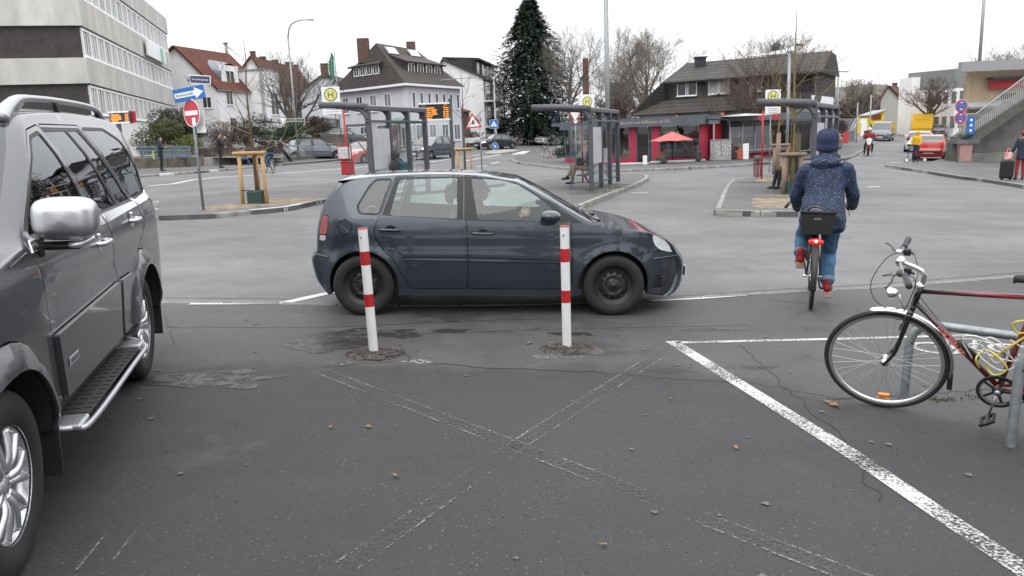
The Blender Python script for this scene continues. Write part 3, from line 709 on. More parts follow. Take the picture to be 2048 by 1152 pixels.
# ------------------------------------------------------------------ ground
def asphalt(name,zones=True,base=(.128,.128,.130),seed=0):
    m=bpy.data.materials.new(name);m.use_nodes=True;nt=m.node_tree;L=nt.links;b=nt.nodes['Principled BSDF']
    tc=nd(nt,'ShaderNodeTexCoord')
    def noise_(sc,det=4,rough=.6,st=None):
        n=nd(nt,'ShaderNodeTexNoise',Scale=sc,Detail=det,Roughness=rough)
        if st:
            mp=nd(nt,'ShaderNodeMapping');mp.inputs['Scale'].default_value=st;L.new(tc.outputs['Object'],mp.inputs[0]);L.new(mp.outputs[0],n.inputs['Vector'])
        else:L.new(tc.outputs['Object'],n.inputs['Vector'])
        return n.outputs['Fac']
    def math_(op,a,c=None,**k):
        n=nd(nt,'ShaderNodeMath',operation=op);n.use_clamp=k.get('clamp',False)
        for i,v in enumerate((a,c)):
            if v is None:continue
            if isinstance(v,(int,float)):n.inputs[i].default_value=v
            else:L.new(v,n.inputs[i])
        return n.outputs[0]
    def rng(v,a,c,d=0,e=1):
        n=nd(nt,'ShaderNodeMapRange');n.inputs[1].default_value=a;n.inputs[2].default_value=c;n.inputs[3].default_value=d;n.inputs[4].default_value=e
        L.new(v,n.inputs[0]);return n.outputs[0]
    def mix(f,a,c):
        n=nd(nt,'ShaderNodeMix');n.data_type='RGBA'
        if isinstance(f,float):n.inputs[0].default_value=f
        else:L.new(f,n.inputs[0])
        for i,v in((6,a),(7,c)):
            if isinstance(v,tuple):n.inputs[i].default_value=v+(1,)
            else:L.new(v,n.inputs[i])
        return n.outputs[2]
    big,mid,fine=noise_(.35,5),noise_(2.2,5),noise_(70,4,.85)
    streak=noise_(1.3,4,.6,(.12,1.6,1))
    col=base
    if zones:
        sx=nd(nt,'ShaderNodeSeparateXYZ');L.new(tc.outputs['Object'],sx.inputs[0]);X,Y=sx.outputs[0],sx.outputs[1]
        wob=math_('MULTIPLY',math_('SUBTRACT',noise_(1.6,6,.65),.5),1.1)
        near=rng(math_('ADD',math_('ADD',Y,math_('MULTIPLY',math_('MAXIMUM',math_('SUBTRACT',X,1.2),0),.75)),wob),5.65,5.95,1,0)
        gut=rng(math_('SUBTRACT',Y,math_('MAXIMUM',math_('ADD',math_('MULTIPLY',X,.26),7.95),8.1)),-.05,.1,0,1)
        col=mix(near,(.062,.062,.063),(.029,.029,.0302))
        col=mix(gut,col,base)
    v=mix(rng(big,.35,.65),(.74,.74,.75),(1.16,1.16,1.16));v2=mix(rng(mid,.3,.7),(.78,.78,.78),(1.18,1.18,1.18));v3=mix(rng(fine,.28,.74),(.30,.30,.30),(1.9,1.9,1.92));v4=mix(rng(streak,.3,.7),(.90,.90,.90),(1.05,1.05,1.04))
    for w in(v,v2,v3,v4):
        n=nd(nt,'ShaderNodeMix');n.data_type='RGBA';n.blend_type='MULTIPLY';n.inputs[0].default_value=1
        if isinstance(col,tuple):n.inputs[6].default_value=col+(1,)
        else:L.new(col,n.inputs[6])
        L.new(w,n.inputs[7]);col=n.outputs[2]
    vor=nd(nt,'ShaderNodeTexVoronoi',Scale=48);L.new(tc.outputs['Object'],vor.inputs['Vector'])
    gsel=nd(nt,'ShaderNodeSeparateColor');L.new(vor.outputs['Color'],gsel.inputs[0])
    spk=math_('MULTIPLY',rng(vor.outputs['Distance'],.34,.26,0,1),rng(gsel.outputs[0],.80,.90,0,1))
    pit=math_('MULTIPLY',rng(vor.outputs['Distance'],.36,.26,0,1),rng(gsel.outputs[1],.80,.88,0,1));col=mix(math_('MULTIPLY',pit,.75),col,(.010,.010,.011))
    col=mix(math_('MULTIPLY',math_('MULTIPLY',spk,rng(mid,.38,.62,.15,1)),.55),col,(.15,.15,.145))
    damp=math_('MULTIPLY',rng(noise_(.9,7,.75),.545,.62),.45)
    col=mix(damp,col,(.013,.013,.0145))
    L.new(col,b.inputs['Base Color'])
    rr=rng(mid,.3,.7,.62,.80);L.new(math_('SUBTRACT',rr,math_('MULTIPLY',damp,.35)),b.inputs['Roughness'])
    b.inputs['Specular IOR Level'].default_value=.55
    bp=nd(nt,'ShaderNodeBump',Strength=.55,Distance=.006);L.new(fine,bp.inputs['Height'])
    bp2=nd(nt,'ShaderNodeBump',Strength=.35,Distance=.03);L.new(mid,bp2.inputs['Height']);L.new(bp.outputs[0],bp2.inputs['Normal']);L.new(bp2.outputs[0],b.inputs['Normal'])
    return m
ROAD=asphalt('asphalt_road');PAVE=asphalt('asphalt_pavement',False,(.090,.090,.092))
ys_=[.3+.5*i for i in range(40)]+[20.5+1.5*i for i in range(60)]+[112+6*i for i in range(25)]+[270,330,420,560,760]
rows=[]
for y in ys_:
    w=max(14,y*1.1);rows.append([(w*k/32,y,gz(w*k/32,y))for k in range(-32,33)])
rows.insert(0,[(14*k/32,-9,0)for k in range(-32,33)])
mb=MB();mb.grid(rows,flip=True)
tag(mb.build('ground',ROAD),kind='structure')

def worn(name,c,lo,hi,scale=38,rough=.7):            # paint that has rubbed off in flakes
    m=mat(name,c,rough);nt=m.node_tree;b=nt.nodes['Principled BSDF']
    tc=nd(nt,'ShaderNodeTexCoord');n=nd(nt,'ShaderNodeTexNoise',Scale=scale,Detail=5,Roughness=.75)
    n2=nd(nt,'ShaderNodeTexNoise',Scale=2.1,Detail=2);ad=nd(nt,'ShaderNodeMath',operation='ADD');mu=nd(nt,'ShaderNodeMath',operation='MULTIPLY');mu.inputs[1].default_value=.45
    mr=nd(nt,'ShaderNodeMapRange');mr.inputs[1].default_value=lo;mr.inputs[2].default_value=hi
    nt.links.new(tc.outputs['Object'],n.inputs['Vector']);nt.links.new(tc.outputs['Object'],n2.inputs['Vector'])
    nt.links.new(n2.outputs['Fac'],mu.inputs[0]);nt.links.new(n.outputs['Fac'],ad.inputs[0]);nt.links.new(mu.outputs[0],ad.inputs[1])
    nt.links.new(ad.outputs[0],mr.inputs[0]);nt.links.new(mr.outputs[0],b.inputs['Alpha']);return m
WHITE=worn('road_paint',(.52,.52,.50),.63,.76,60)
WHITE_FAR=mat('road_paint_far',(.60,.60,.60),.7,var=.15,scale=1.5)
GHOST=worn('ghost_paint',(.20,.20,.195),.70,.86,40)
FAINT=worn('faint_paint',(.085,.085,.085),.66,1.0,45)
def gpath(pts,sub=6):
    P=[]
    for(a,b),(c,d)in zip(pts,pts[1:]):
        p,q=g(a,b),g(c,d)
        for k in range(sub):P.append(p.lerp(q,k/sub))
    P.append(g(*pts[-1]));return P
def strip(mb,P,w,dz=.004,off=0):
    vs,fs=[],[]
    for i,p in enumerate(P):
        t=P[min(i+1,len(P)-1)]-P[max(i-1,0)];n=Vector((-t.y,t.x,0)).normalized()
        for s in(-1,1):
            q=p+n*(off+s*w/2);vs.append((q.x,q.y,max(gz(q.x,q.y),p.z if dz>.05 else-9)+dz))
    for i in range(len(P)-1):fs.append((i*2,i*2+2,i*2+3,i*2+1))
    mb.add(vs,[tuple(reversed(f))for f in fs]);return mb
def marking(name,lines,m,dz=.004):
    mb=MB()
    for pts,w in lines:strip(mb,gpath(pts),w,dz)
    o=mb.build(name,m);bm=bmesh.new();bm.from_mesh(o.data)
    for f in bm.faces:
        if f.normal.z<0:f.normal_flip()
    bm.to_mesh(o.data);bm.free();return tag(o,kind='structure')
marking('parking_line',[([(1343,683),(1690,900),(2048,1142),(2300,1330)],.115),([(1352,686),(1650,679),(1900,672),(2150,664)],.065)],WHITE)
# the ghost of a removed cross: two worn edges either side of each arm
mb=MB();mf=MB()
for pts in([(640,742),(1034,893),(1330,1008),(1760,1175)],[(1350,690),(1036,890),(690,1135)]):
    P=gpath(pts,14)
    strip(mb,P,.014,.004,-.055);strip(mb,P,.014,.004,.055);strip(mf,P,.10,.0035)
for pts in([(890,838),(965,866)],[(1020,886),(1062,902)],[(1230,968),(1330,1005)]):strip(mf,gpath(pts,6),.1,.0055)
tag(mb.build('worn_marking',GHOST),kind='structure');tag(mf.build('faded_marking',FAINT),kind='structure')
marking('worn_side_marking',[([(215,1065),(150,1145)],.012),([(285,1045),(228,1120)],.012)],GHOST)
marking('road_marking',[([(296,372),(345,368),(385,360),(440,354.5),(560,347),(690,337),(800,328.5),(880,322)],.17),([(312,404),(400,393),(500,381),(600,371),(700,361),(800,352)],.17),
    ([(560,608),(665,585)],.12),([(1298,602),(1390,597),(1490,590)],.10),([(380,608),(555,607)],.09),
    ([(1236,354),(1292,357)],.35),([(1262,386),(1295,386)],.15),([(300,420),(328,417)],.15),
    ([(930,322),(975,314),(1013,306)],.18),([(865,324),(905,317),(960,309)],.15),([(954,333),(973,331)],.2),([(983,327),(998,324)],.2),([(1043,322),(1058,321.5)],.3),([(1085,323),(1062,330),(1140,339)],.05),
    ([(1470,362),(1510,362)],.3),([(1722,299),(1748,288)],.22),([(1855,344),(1878,342)],.15),([(1885,330),(1882,322)],.15),([(1700,305),(1722,301)],.2),
    ([(1735,374),(1760,373)],.2),([(1780,341),(1800,340)],.14)],WHITE_FAR,.005)
mb=MB()
for k in range(5):
    P=gpath([(1028+k*13,309-k*.9),(1052+k*13,302.5-k*.5)],3);strip(mb,P,.5,.005)
o=tag(mb.build('zebra_crossing',WHITE_FAR),kind='structure')
# stone gutter with joints across the mouth of the car park
gut=thing('gutter',None,None);gut['kind']='structure'
GM=mat('gutter_stone',(.20,.195,.185),.8,var=.35,scale=7,bump=.4)
P=gpath([(200,603),(330,604.5),(560,607),(760,611),(1000,610),(1250,602),(1480,590),(1750,575),(2048,553),(2250,536)],12)
d=0;seg=[]
pts=[P[0]]
for a,b in zip(P,P[1:]):
    d+=(b-a).length
    if d>.62:seg.append((pts[-1],b));pts.append(b);d=0
rnd_=random.Random(4)
for a,b in seg:
    mb=MB();t=(b-a).normalized();z=rnd_.uniform(.006,.012)
    mb.beam(a+t*.008+Vector((0,0,z-.03)),b-t*.008+Vector((0,0,z-.03)),.105,.06,bev=.006);mb.build('gutter_stone',GM,gut)
# cracks and tar seams
CR=mat('tar_seam',(.012,.012,.013),.7)
mb=MB()
def crack(pts,w,jag=.015,sub=22):
    P=gpath(pts,sub);Q=[]
    for i,p in enumerate(P):Q.append(p+Vector((noise.noise(p*9)*jag*2,noise.noise(p*9+Vector((7,3,1)))*jag*2,0)))
    strip(mb,Q,w,.003)
crack([(640,735),(720,728),(820,722),(800,690)],.006);crack([(820,722),(960,736),(1100,741),(1200,745)],.010,.02);crack([(1200,745),(1330,757),(1490,765),(1700,800)],.006)
crack([(330,655),(650,655),(1000,640),(1250,635)],.008);crack([(700,672),(1000,662),(1290,655),(1500,650)],.006);crack([(1480,690),(1700,890),(1760,1000)],.006,.03)
crack([(330,596),(620,598)],.012);crack([(1490,583),(1760,568),(2048,545)],.012);crack([(330,630),(350,690)],.005)
crack([(1640,800),(1850,790),(2048,770)],.008,.03);crack([(1540,600),(1620,608)],.008);crack([(1290,596),(1500,585)],.01)
tag(mb.build('crack',CR),kind='structure')
# chewing gum spots, grit and dead leaves
rg=random.Random(11);mb=MB();gumm=mat('gum',(.125,.124,.12),.85,var=.3,scale=30)
for k in range(150):
    x,y=rg.uniform(-3.2,3.6),rg.uniform(2.2,8.6)**1.0;r=rg.choice((.005,.007,.009,.012,.016,.02));a0=rg.random()*6
    ring=[(x+r*(1+.3*sin(3*a+a0))*cos(a),y+r*(1+.3*sin(3*a+a0))*sin(a),.0062)for a in[2*pi*j/8 for j in range(8)]]
    mb.add(ring,[tuple(range(8))])
tag(mb.build('gum_spots',gumm,None),kind='stuff')
mb=MB();grit=mat('grit',(.03,.03,.03),.8,var=.4,scale=60)
for k in range(420):
    x,y=rg.uniform(-3.2,3.8),rg.uniform(1.9,8.6);r=rg.uniform(.0015,.0045)
    mb.ell((x,y,r*.5),(r,r*rg.uniform(.6,1),r*.7),5,3)
tag(mb.build('grit',grit,None),kind='stuff')
leafm=mat('dead_leaf',(.20,.085,.035),.8,var=.4,scale=30,c2=(.30,.20,.10))
def leaf(px,py,s,lab):
    p=g(px,py,.008);a=rg.random()*6;mb=MB();n=10;rim=[]
    for k in range(n):
        t=2*pi*k/n;r=s*(.55+.45*abs(cos(t*1.5)));rim.append((r*cos(t),r*.62*sin(t),rg.uniform(0,.012)))
    mb.add([(0,0,.003)]+rim,[(0,1+k,1+(k+1)%n)for k in range(n)]);mb.tube([(s*.9,0,.004),(s*1.5,s*.1,.002)],.0015,4)
    o=mb.build('fallen_leaf',leafm);place(o,p,a,False);tag(o,lab,'leaf')
for q in((662,857,.022,'small ochre leaf on the dark asphalt, left of the pair below the left bollard'),(736,855,.028,'small ochre leaf on the dark asphalt, right of the pair below the left bollard'),(1058,688,.035,'curled brown leaf just left of the foot of the right bollard'),
    (792,955,.024,'brown leaf lying left of the middle of the worn cross'),(1472,898,.024,'reddish leaf right of the worn cross, inside the thick white line'),(1342,800,.016,'tiny brown leaf near the upper right arm of the worn cross'),(1208,1092,.018,'tiny red leaf near the bottom edge below the worn cross'),
    (1668,812,.05,'brown leaf in the little pile left of the parked bicycle tyre'),(1655,806,.035,'smaller brown leaf at the left end of the pile by the parked bicycle tyre'),(1752,798,.028,'brown leaf inside the front wheel of the parked bicycle, left one'),(1775,802,.03,'brown leaf inside the front wheel of the parked bicycle, right one')):leaf(*q)
# wet and worn places round the bollards
def splash(name,px,py,rx,ry,m,z,seed):
    c=g(px,py);mb=MB();n=40;mb.add([(c.x,c.y,z)]+[(c.x+rx*cos(a)*(1+.7*noise.noise((cos(a)*1.5+seed,sin(a)*1.5,seed))),c.y+ry*sin(a)*(1+.7*noise.noise((cos(a)*1.5,sin(a)*1.5+seed,3))),z)for a in[2*pi*k/n for k in range(n)]],[(0,k+1,(k+1)%n+1)for k in range(n)]);return tag(mb.build(name,m),kind='structure')
WET=worn('wet_asphalt',(.024,.024,.0255),.60,.80,9,.45);PALE=worn('pale_scuff',(.30,.29,.27),.74,.84,26);PALE2=worn('pale_wear',(.055,.055,.056),.62,.95,5)
for i,(px,py,rx,ry)in enumerate(((700,672,.32,.28),(790,668,.26,.16),(640,690,.35,.2),(905,662,.2,.08),(1150,668,.25,.06),(1420,660,.3,.06),(430,760,.5,.2))):splash('wet_patch',px,py,rx,ry,WET,.0022+.0002*i,i)
for i,(px,py,rx,ry)in enumerate(((835,724,.14,.05),(1110,714,.22,.05),(700,728,.2,.04))):splash('pale_scuff',px,py,rx,ry,PALE,.0040+.0002*i,9+i)
for i,(px,py,rx,ry)in enumerate(((1340,742,.20,.06),(1500,735,.22,.06))):splash('pale_wear',px,py,rx,ry,PALE2,.0026+.0002*i,19+i)
# bicycle symbol painted on the bay
mb=MB();o0=g(1858,694)
def loop(c,rx,ry,w,n=28):
    P=[Vector((c[0]+rx*cos(2*pi*k/n),c[1]+ry*sin(2*pi*k/n),0))for k in range(n+1)];strip(mb,P,w,.005)
c1,c2=g(1872,697),g(2030,697)
loop(c1,.17,.17,.045);loop((c1.x+.62,c1.y-.05),.17,.17,.045)
for a,b in(((0,0),(.22,.3)),((.22,.3),(.5,.3)),((.5,.3),(.62,-.05)),((0,0),(.3,-.03)),((.3,-.03),(.5,.3)),((.22,.3),(.3,-.03)),((.12,.38),(.26,.38))):
    strip(mb,[Vector((c1.x+a[0],c1.y+a[1],0)),Vector((c1.x+b[0],c1.y+b[1],0))],.035,.0045)
o=mb.build('bicycle_symbol',WHITE);tag(o,kind='structure')
bm=bmesh.new();bm.from_mesh(o.data)
for f in bm.faces:
    if f.normal.z<0:f.normal_flip()
bm.to_mesh(o.data);bm.free()

# ------------------------------------------------------------------ pavements and islands with kerbstones
KERB=mat('kerb_concrete',(.28,.27,.25),.85,var=.4,scale=3,bump=.4)
KERB_P=mat('kerb_white_painted',(.55,.55,.53),.7,var=.35,scale=5)
def slab(name,poly,h,m,kerb=(),kw=.15,painted=(),stone=1.0,curve=2):
    """poly: ground outline; kerb: index ranges of edges that carry kerbstones"""
    P=[g(*p)for p in poly];n=len(P)
    root=thing(name,None,None);root['kind']='structure'
    cen=sum(P,Vector())/n;mb=MB()
    V=[Vector((p.x,p.y,0))for p in resample([(p.x,p.y)for p in P],1.5)]if False else P
    pts2=resample([(p.x,p.y)for p in P],1.2)
    V2=[Vector(q)for q in pts2];E=[(i,(i+1)%len(V2))for i in range(len(V2))]
    lo=(min(q[0]for q in pts2),min(q[1]for q in pts2));hi=(max(q[0]for q in pts2),max(q[1]for q in pts2));st=max(1.2,(hi[0]-lo[0])/25)
    gx=np.array([(lo[0]+i*st,lo[1]+j*st)for i in range(1,int((hi[0]-lo[0])/st)+1)for j in range(1,int((hi[1]-lo[1])/st)+1)]or[(lo[0],lo[1])])
    gx=gx[pip(gx,pts2)]
    ov,oe,of,*_=delaunay_2d_cdt(V2+[Vector(q)for q in gx],E,[],0,1e-5)
    C=np.array([((ov[f[0]].x+ov[f[1]].x+ov[f[2]].x)/3,(ov[f[0]].y+ov[f[1]].y+ov[f[2]].y)/3)for f in of]);ins=pip(C,pts2)
    mb.add([(v.x,v.y,gz(v.x,v.y)+h)for v in ov],[tuple(f)for f,k in zip(of,ins)if k])
    sd=[(p[0],p[1],gz(*p)+h)for p in pts2]+[(p[0],p[1],gz(*p)-.1)for p in pts2];k_=len(pts2)
    mb.add(sd,[(i,(i+1)%k_,k_+(i+1)%k_,k_+i)for i in range(k_)])
    o=mb.build('surface',m,root,merge=.001)
    bm=bmesh.new();bm.from_mesh(o.data)
    for f in bm.faces:
        if f.normal.z<-.5:f.normal_flip()
    bm.to_mesh(o.data);bm.free()
    for a,b in kerb:
        path=[]
        for i in range(a,b):path.append(P[i%n])
        path.append(P[b%n]);Q=catmull(path,6)if len(path)>2 else[path[0].lerp(path[1],t/6)for t in range(7)]
        Q=[Vector(q)for q in Q];acc=0;prev=Q[0];cnt=0
        for u,v in zip(Q,Q[1:]):
            while(v-prev).length>=stone and(v-u).length>0:
                w=prev+(v-prev).normalized()*stone;t=(w-prev).normalized();nn=Vector((-t.y,t.x,0))
                if(prev+nn-cen).length>(prev-nn-cen).length:nn=-nn
                s=MB();e=nn*kw*.45;z0=gz(prev.x,prev.y);z1=gz(w.x,w.y)
                s.beam(Vector((prev.x,prev.y,z0+h*.5-.03))+e+t*.006,Vector((w.x,w.y,z1+h*.5-.03))+e-t*.006,kw,h+.075,bev=.025)
                s.build('kerb_stone',KERB_P if cnt in painted else KERB,root);cnt+=1;prev=w
    return root
slab('traffic_island',[(318,441),(380,439),(430,437),(495,430),(545,426),(590,420),(640,408),(720,398),(900,385),(1010,372),(1000,360),(900,352),(800,357),(690,367),(560,380),(400,397),(318,408)],.10,PAVE,kerb=[(2,8)],painted=(1,2))
slab('bus_island',[(1120,440),(1168,418),(1232,391),(1275,373),(1297,360),(1290,354.5),(1235,353),(1150,357),(1080,366),(1020,385),(980,420)],.12,PAVE,kerb=[(0,5)])
slab('tree_island',[(1428,431),(1500,433),(1590,434),(1680,428),(1702,400),(1690,368),(1600,360),(1520,361),(1463,365)],.12,PAVE,kerb=[(0,4),(7,9)])
slab('pavement',[(1768,346),(1850,353),(1960,363),(2050,378),(2200,410),(2400,400),(2300,330),(1960,318),(1902,316),(1850,334)],.12,PAVE,kerb=[(0,4)])
slab('pavement',[(1022,320),(1036,328),(1100,336),(1150,341.5),(1230,345),(1380,346),(1520,344),(1630,336),(1690,322),(1726,303),(1756,285),(1700,280),(1600,285),(1500,310),(1300,312),(1150,300),(1060,305)],.12,PAVE,kerb=[(0,10)])
slab('pavement',[(250,357),(400,346.5),(560,331),(700,319.5),(840,310),(840,306),(700,309),(560,321),(400,336),(250,341)],.10,PAVE,kerb=[(0,4)],painted=(2,6))
slab('crossing_island',[(968,309),(990,310),(1018,307),(1040,302.5),(1020,301.5),(985,303)],.12,mat('island_paving',(.33,.32,.30),.85,var=.3),kerb=[(0,4)])
# bare soil with moss round the trees
SOIL=mat('soil',(.30,.235,.165),.95,var=.5,scale=3.5,bump=.8,bscale=30,c2=(.10,.08,.06))
MOSS=mat('moss',(.11,.125,.035),.95,var=.6,scale=5,bump=.8,bscale=50)
def patch(name,pts,h,m,kind='structure',jag=.06):
    P=catmull([g(*p)for p in pts],5,True);c=sum((Vector(p)for p in P),Vector())/len(P);mb=MB();V=[(c.x,c.y,gz(c.x,c.y)+h+.02)]
    for r in(.5,.85,1.0):
        for i,p in enumerate(P):
            q=c+(Vector(p)-c)*r*(1+jag*noise.noise(Vector(p)*3));V.append((q.x,q.y,gz(q.x,q.y)+h+(.015 if r<.9 else-.004)))
    n=len(P);F=[(0,1+i,1+(i+1)%n)for i in range(n)]
    for k in range(2):F+=[(1+k*n+i,1+(k+1)*n+i,1+(k+1)*n+(i+1)%n,1+k*n+(i+1)%n)for i in range(n)]
    mb.add(V,F,True);o=mb.build(name,m,merge=.0001);bm=bmesh.new();bm.from_mesh(o.data)
    if sum(f.normal.z for f in bm.faces)<0:bmesh.ops.reverse_faces(bm,faces=bm.faces)
    bm.to_mesh(o.data);bm.free();return tag(o,kind=kind)
patch('soil_bed',[(398,425),(430,430),(495,424),(560,418),(620,410),(642,404),(600,402),(540,405),(470,415),(420,421)],.105,SOIL)
patch('soil_bed',[(1506,424),(1560,426),(1620,424),(1620,402),(1560,399),(1510,401)],.125,SOIL)
patch('soil_bed',[(1512,370),(1540,373),(1600,370),(1600,362),(1520,362)],.125,SOIL)
rg=random.Random(5)
def tufts(name,spots,n,h,m,spread=.18):
    mb=MB()
    for(px,py,dz)in spots:
        c=g(px,py,dz)
        for k in range(n):
            a,r=rg.random()*6.28,rg.random()**.5*spread;p=c+Vector((r*cos(a)*1.6,r*sin(a),0));d=Vector((rg.uniform(-1,1),rg.uniform(-1,1),0))*h*.5
            w=Vector((-d.y,d.x,0)).normalized()*.006;mb.add([p-w,p+w,p+d+Vector((0,0,h*rg.uniform(.5,1)))],[(0,1,2)])
    return tag(mb.build(name,m),kind='stuff')
tufts('moss_tufts',[(1182,394,.12),(1200,391,.12),(1215,386,.12),(1228,381,.12),(1245,377,.12),(1165,397,.12),(1240,383,.12),(1540,404,.13),(1565,404,.13),(1585,405,.13),(1555,408,.13),(1530,372,.13),(1560,368,.13),(1580,366,.13),(1500,372,.12),(1425,338,.12),(1450,338,.12)],160,.04,MOSS,.3)
tufts('moss_tufts',[(1870,800,.0),(1885,799,0),(1930,795,0)],40,.015,MOSS,.06)
RUST=mat('rubble',(.105,.090,.083),.95,var=.5,scale=25,bump=.9,bscale=60)
# ------------------------------------------------------------------ bollards
RW=mat('bollard_white',(.72,.72,.72),.45,var=.08,scale=8);RR=mat('bollard_red',(.42,.016,.02),.42,var=.12,scale=9)
def bollard(px,py,label,ex):
    p=g(px,py);t=thing('bollard',label,'bollard',p,0,None,True);t.rotation_euler.y+=ex
    H,R=1.035,.0375;mb=MB();mb.mat(RW).lathe([(R,-.05),(R,H-.006)],28)
    mb.mat(RR).lathe([(R+.001,H-.006),(R+.001,H+.002),(0,H+.004)],28)
    mb.build('post',None,t)
    for a,b in((.177,.283),(.512,.612)):
        m=MB();rr=R+.0012
        m.lathe([(rr+.0004*(k%2),H*(1-b)+k*H*(b-a)/6)for k in range(7)],28);m.build('red_band',RR,t)
    m=MB();m.lathe([(.006,0),(.006,.004),(0,.004)],8,T(-.012,-R,H-.07)@RX90);m.build('screw',mat('dark_metal',(.05,.05,.05),.5,.7),t)
    # broken out asphalt round the foot
    mb=MB();rg=random.Random(int(px));rows=[]
    for j,(r,h)in enumerate(((.04,.030),(.09,.022),(.14,.014),(.19,.008),(.215,.002))):
        rows.append([(r*cos(a)*(1+.75*noise.noise((cos(a)*1.9+px,sin(a)*1.3,j*.4)))+(.02 if j>2 else 0),r*.80*sin(a)*(1+.75*noise.noise((cos(a)*1.9+px,sin(a)*1.3,j*.4))),h+.008*noise.noise((cos(a)*9,sin(a)*9,j)))for a in[2*pi*k/40 for k in range(40)]])
    mb.grid(rows,closed=True);o=mb.build('ground_patch',RUST);o.location=p;tag(o,kind='structure')
    s=MB()
    for k in range(700):
        a,r=rg.random()*6.28,.05+.2*rg.random()**.7;q=rg.uniform(.003,.009);s.ell((r*cos(a)+.01,r*.8*sin(a),.045*(1-r/.25)+.002),(q,q*.8,q*.7),5,3)
    o=s.build('rubble',RUST);o.location=p;tag(o,kind='stuff')
bollard(748,708,'leaning red and white bollard in front of the rear wheel of the blue hatchback',radians(-.9))
bollard(1134,698,'upright red and white bollard in front of the blue hatchback mirror',radians(.3))

# ------------------------------------------------------------------ bicycle stands
GALV=mat('galvanised',(.30,.32,.33),.48,.7,var=.25,scale=14,bump=.1)
def rayz(px,py,z):
    r=ray(px,py);t=(z-CAM_H)/r.z;return Vector((0,0,CAM_H))+r*t
def stand(b0,q,hz,rb,label,L):
    p=g(*b0);a=rayz(*q[0],hz);b=rayz(*q[1],hz);d=(b-a);d.z=0;d.normalize()
    if rb:d=rb
    t=thing('bicycle_stand',label,'bicycle stand',p,0)
    P=[(0,0,-.05),(0,0,hz-.16)]+[(d.x*.14*(1-cos(k*pi/12)),d.y*.14*(1-cos(k*pi/12)),hz-.16+.16*sin(k*pi/12))for k in range(1,7)]
    e=Vector(P[-1])+d*L;P+=[tuple(e)]+[(e.x+d.x*.14*sin(k*pi/12),e.y+d.y*.14*sin(k*pi/12),hz-.16*(1-cos(k*pi/12)))for k in range(1,7)]
    P.append((P[-1][0],P[-1][1],-.05));mb=MB();mb.tube(P,.0285,16,cap=False);mb.build('tube',GALV,t)
    for k in(0.02,):
        m=MB();m.lathe([(.007,0),(.007,.003),(0,.003)],8,T(.0,-.0285,hz-.14)@RX90);m.build('bolt',mat('dark_metal',(.05,.05,.05),.5,.7),t)
    return t,p,d
_t2,_p2,_d2=stand((1808,795),[(1890,657),(2035,677)],.53,None,'galvanised bicycle stand seen through the front wheel of the red bicycle',.75)
stand((2020,892),None or[(0,600),(10,600)],.60,_d2,'nearer galvanised bicycle stand at the right edge, beside the pedal of the red bicycle',.75)

# ------------------------------------------------------------------ bicycles
TYRE=mat('bike_tyre',(.018,.018,.019),.75,bump=.3,bscale=200);STEELB=mat('spoke_steel',(.62,.63,.64),.3,.9);ALU=mat('aluminium',(.66,.67,.68),.28,.9)
BLK=mat('black_plastic',(.02,.02,.021),.5);CHR2=mat('fender_chrome',(.72,.73,.74),.16,1.0);RUB=mat('grip_rubber',(.045,.045,.05),.7,bump=.3,bscale=120)
def bike_wheel(root,c,R,steer=0,spokes=32,reflect=False,tw=.017,detail=1,name='wheel'):
    M=T(*c)@Matrix.Rotation(steer,4,'Z')
    n=72 if detail else 28
    mb=MB();mb.tube([(cos(a)*(R-tw),0,sin(a)*(R-tw))for a in[2*pi*k/n for k in range(n)]],tw,12 if detail else 6,closed=True)
    w=mb.build(name,TYRE,root);w.matrix_local=M
    r=R-2*tw+.004;mb=MB();mb.grid([[(cos(a)*q,y,sin(a)*q)for a in[2*pi*k/n for k in range(n)]]for q,y in((r,-.011),(r-.018,-.010),(r-.021,-.004),(r-.021,.004),(r-.018,.010),(r,.011),(r,-.011))],closed=True)
    mb.build('rim',ALU,w)
    if detail==0:spokes=12
    for k in range(spokes):
        a=2*pi*k/spokes;sg=1 if k%2 else-1;b=a+(1 if(k//2)%2 else-1)*radians(62)*(spokes>20)
        m=MB();m.tube([(cos(b)*.022,sg*.028,sin(b)*.022),(cos(a)*(r-.018),sg*.002,sin(a)*(r-.018))],.0011 if detail else .004,5,cap=False);m.build('spoke',STEELB,w)
    m=MB();m.lathe([(0,-.055),(.006,-.055),(.006,-.04),(.026,-.034),(.026,-.028),(.014,-.024),(.014,.024),(.026,.028),(.026,.034),(.006,.04),(.006,.055),(0,.055)],20,RX90);m.build('hub',CHR2,w)
    if reflect:
        m=MB();M2=T(.0,-.004,-(R-.095));m.box((-.034,-.012,-.016),(.034,.012,.016),M2,bev=.006);m.build('spoke_reflector',mat('reflector_orange',(.75,.20,.01),.3,coat=.6,emis=0),w)
    return w
def fender(root,c,R,a0,a1,m,w=.026,steer=0):
    mb=MB();n=34;prof=[(-w,-.010),(-w*.8,.002),(-w*.4,.008),(0,.010),(w*.4,.008),(w*.8,.002),(w,-.010)]
    rows=[[(cos(a)*(R+h),y,sin(a)*(R+h))for y,h in prof]for a in[a0+(a1-a0)*k/n for k in range(n+1)]]
    mb.grid(rows,flip=True);o=mb.build('mudguard',m,root);o.matrix_local=T(*c)@Matrix.Rotation(steer,4,'Z');o.modifiers.new('thick','SOLIDIFY').thickness=.002;return o

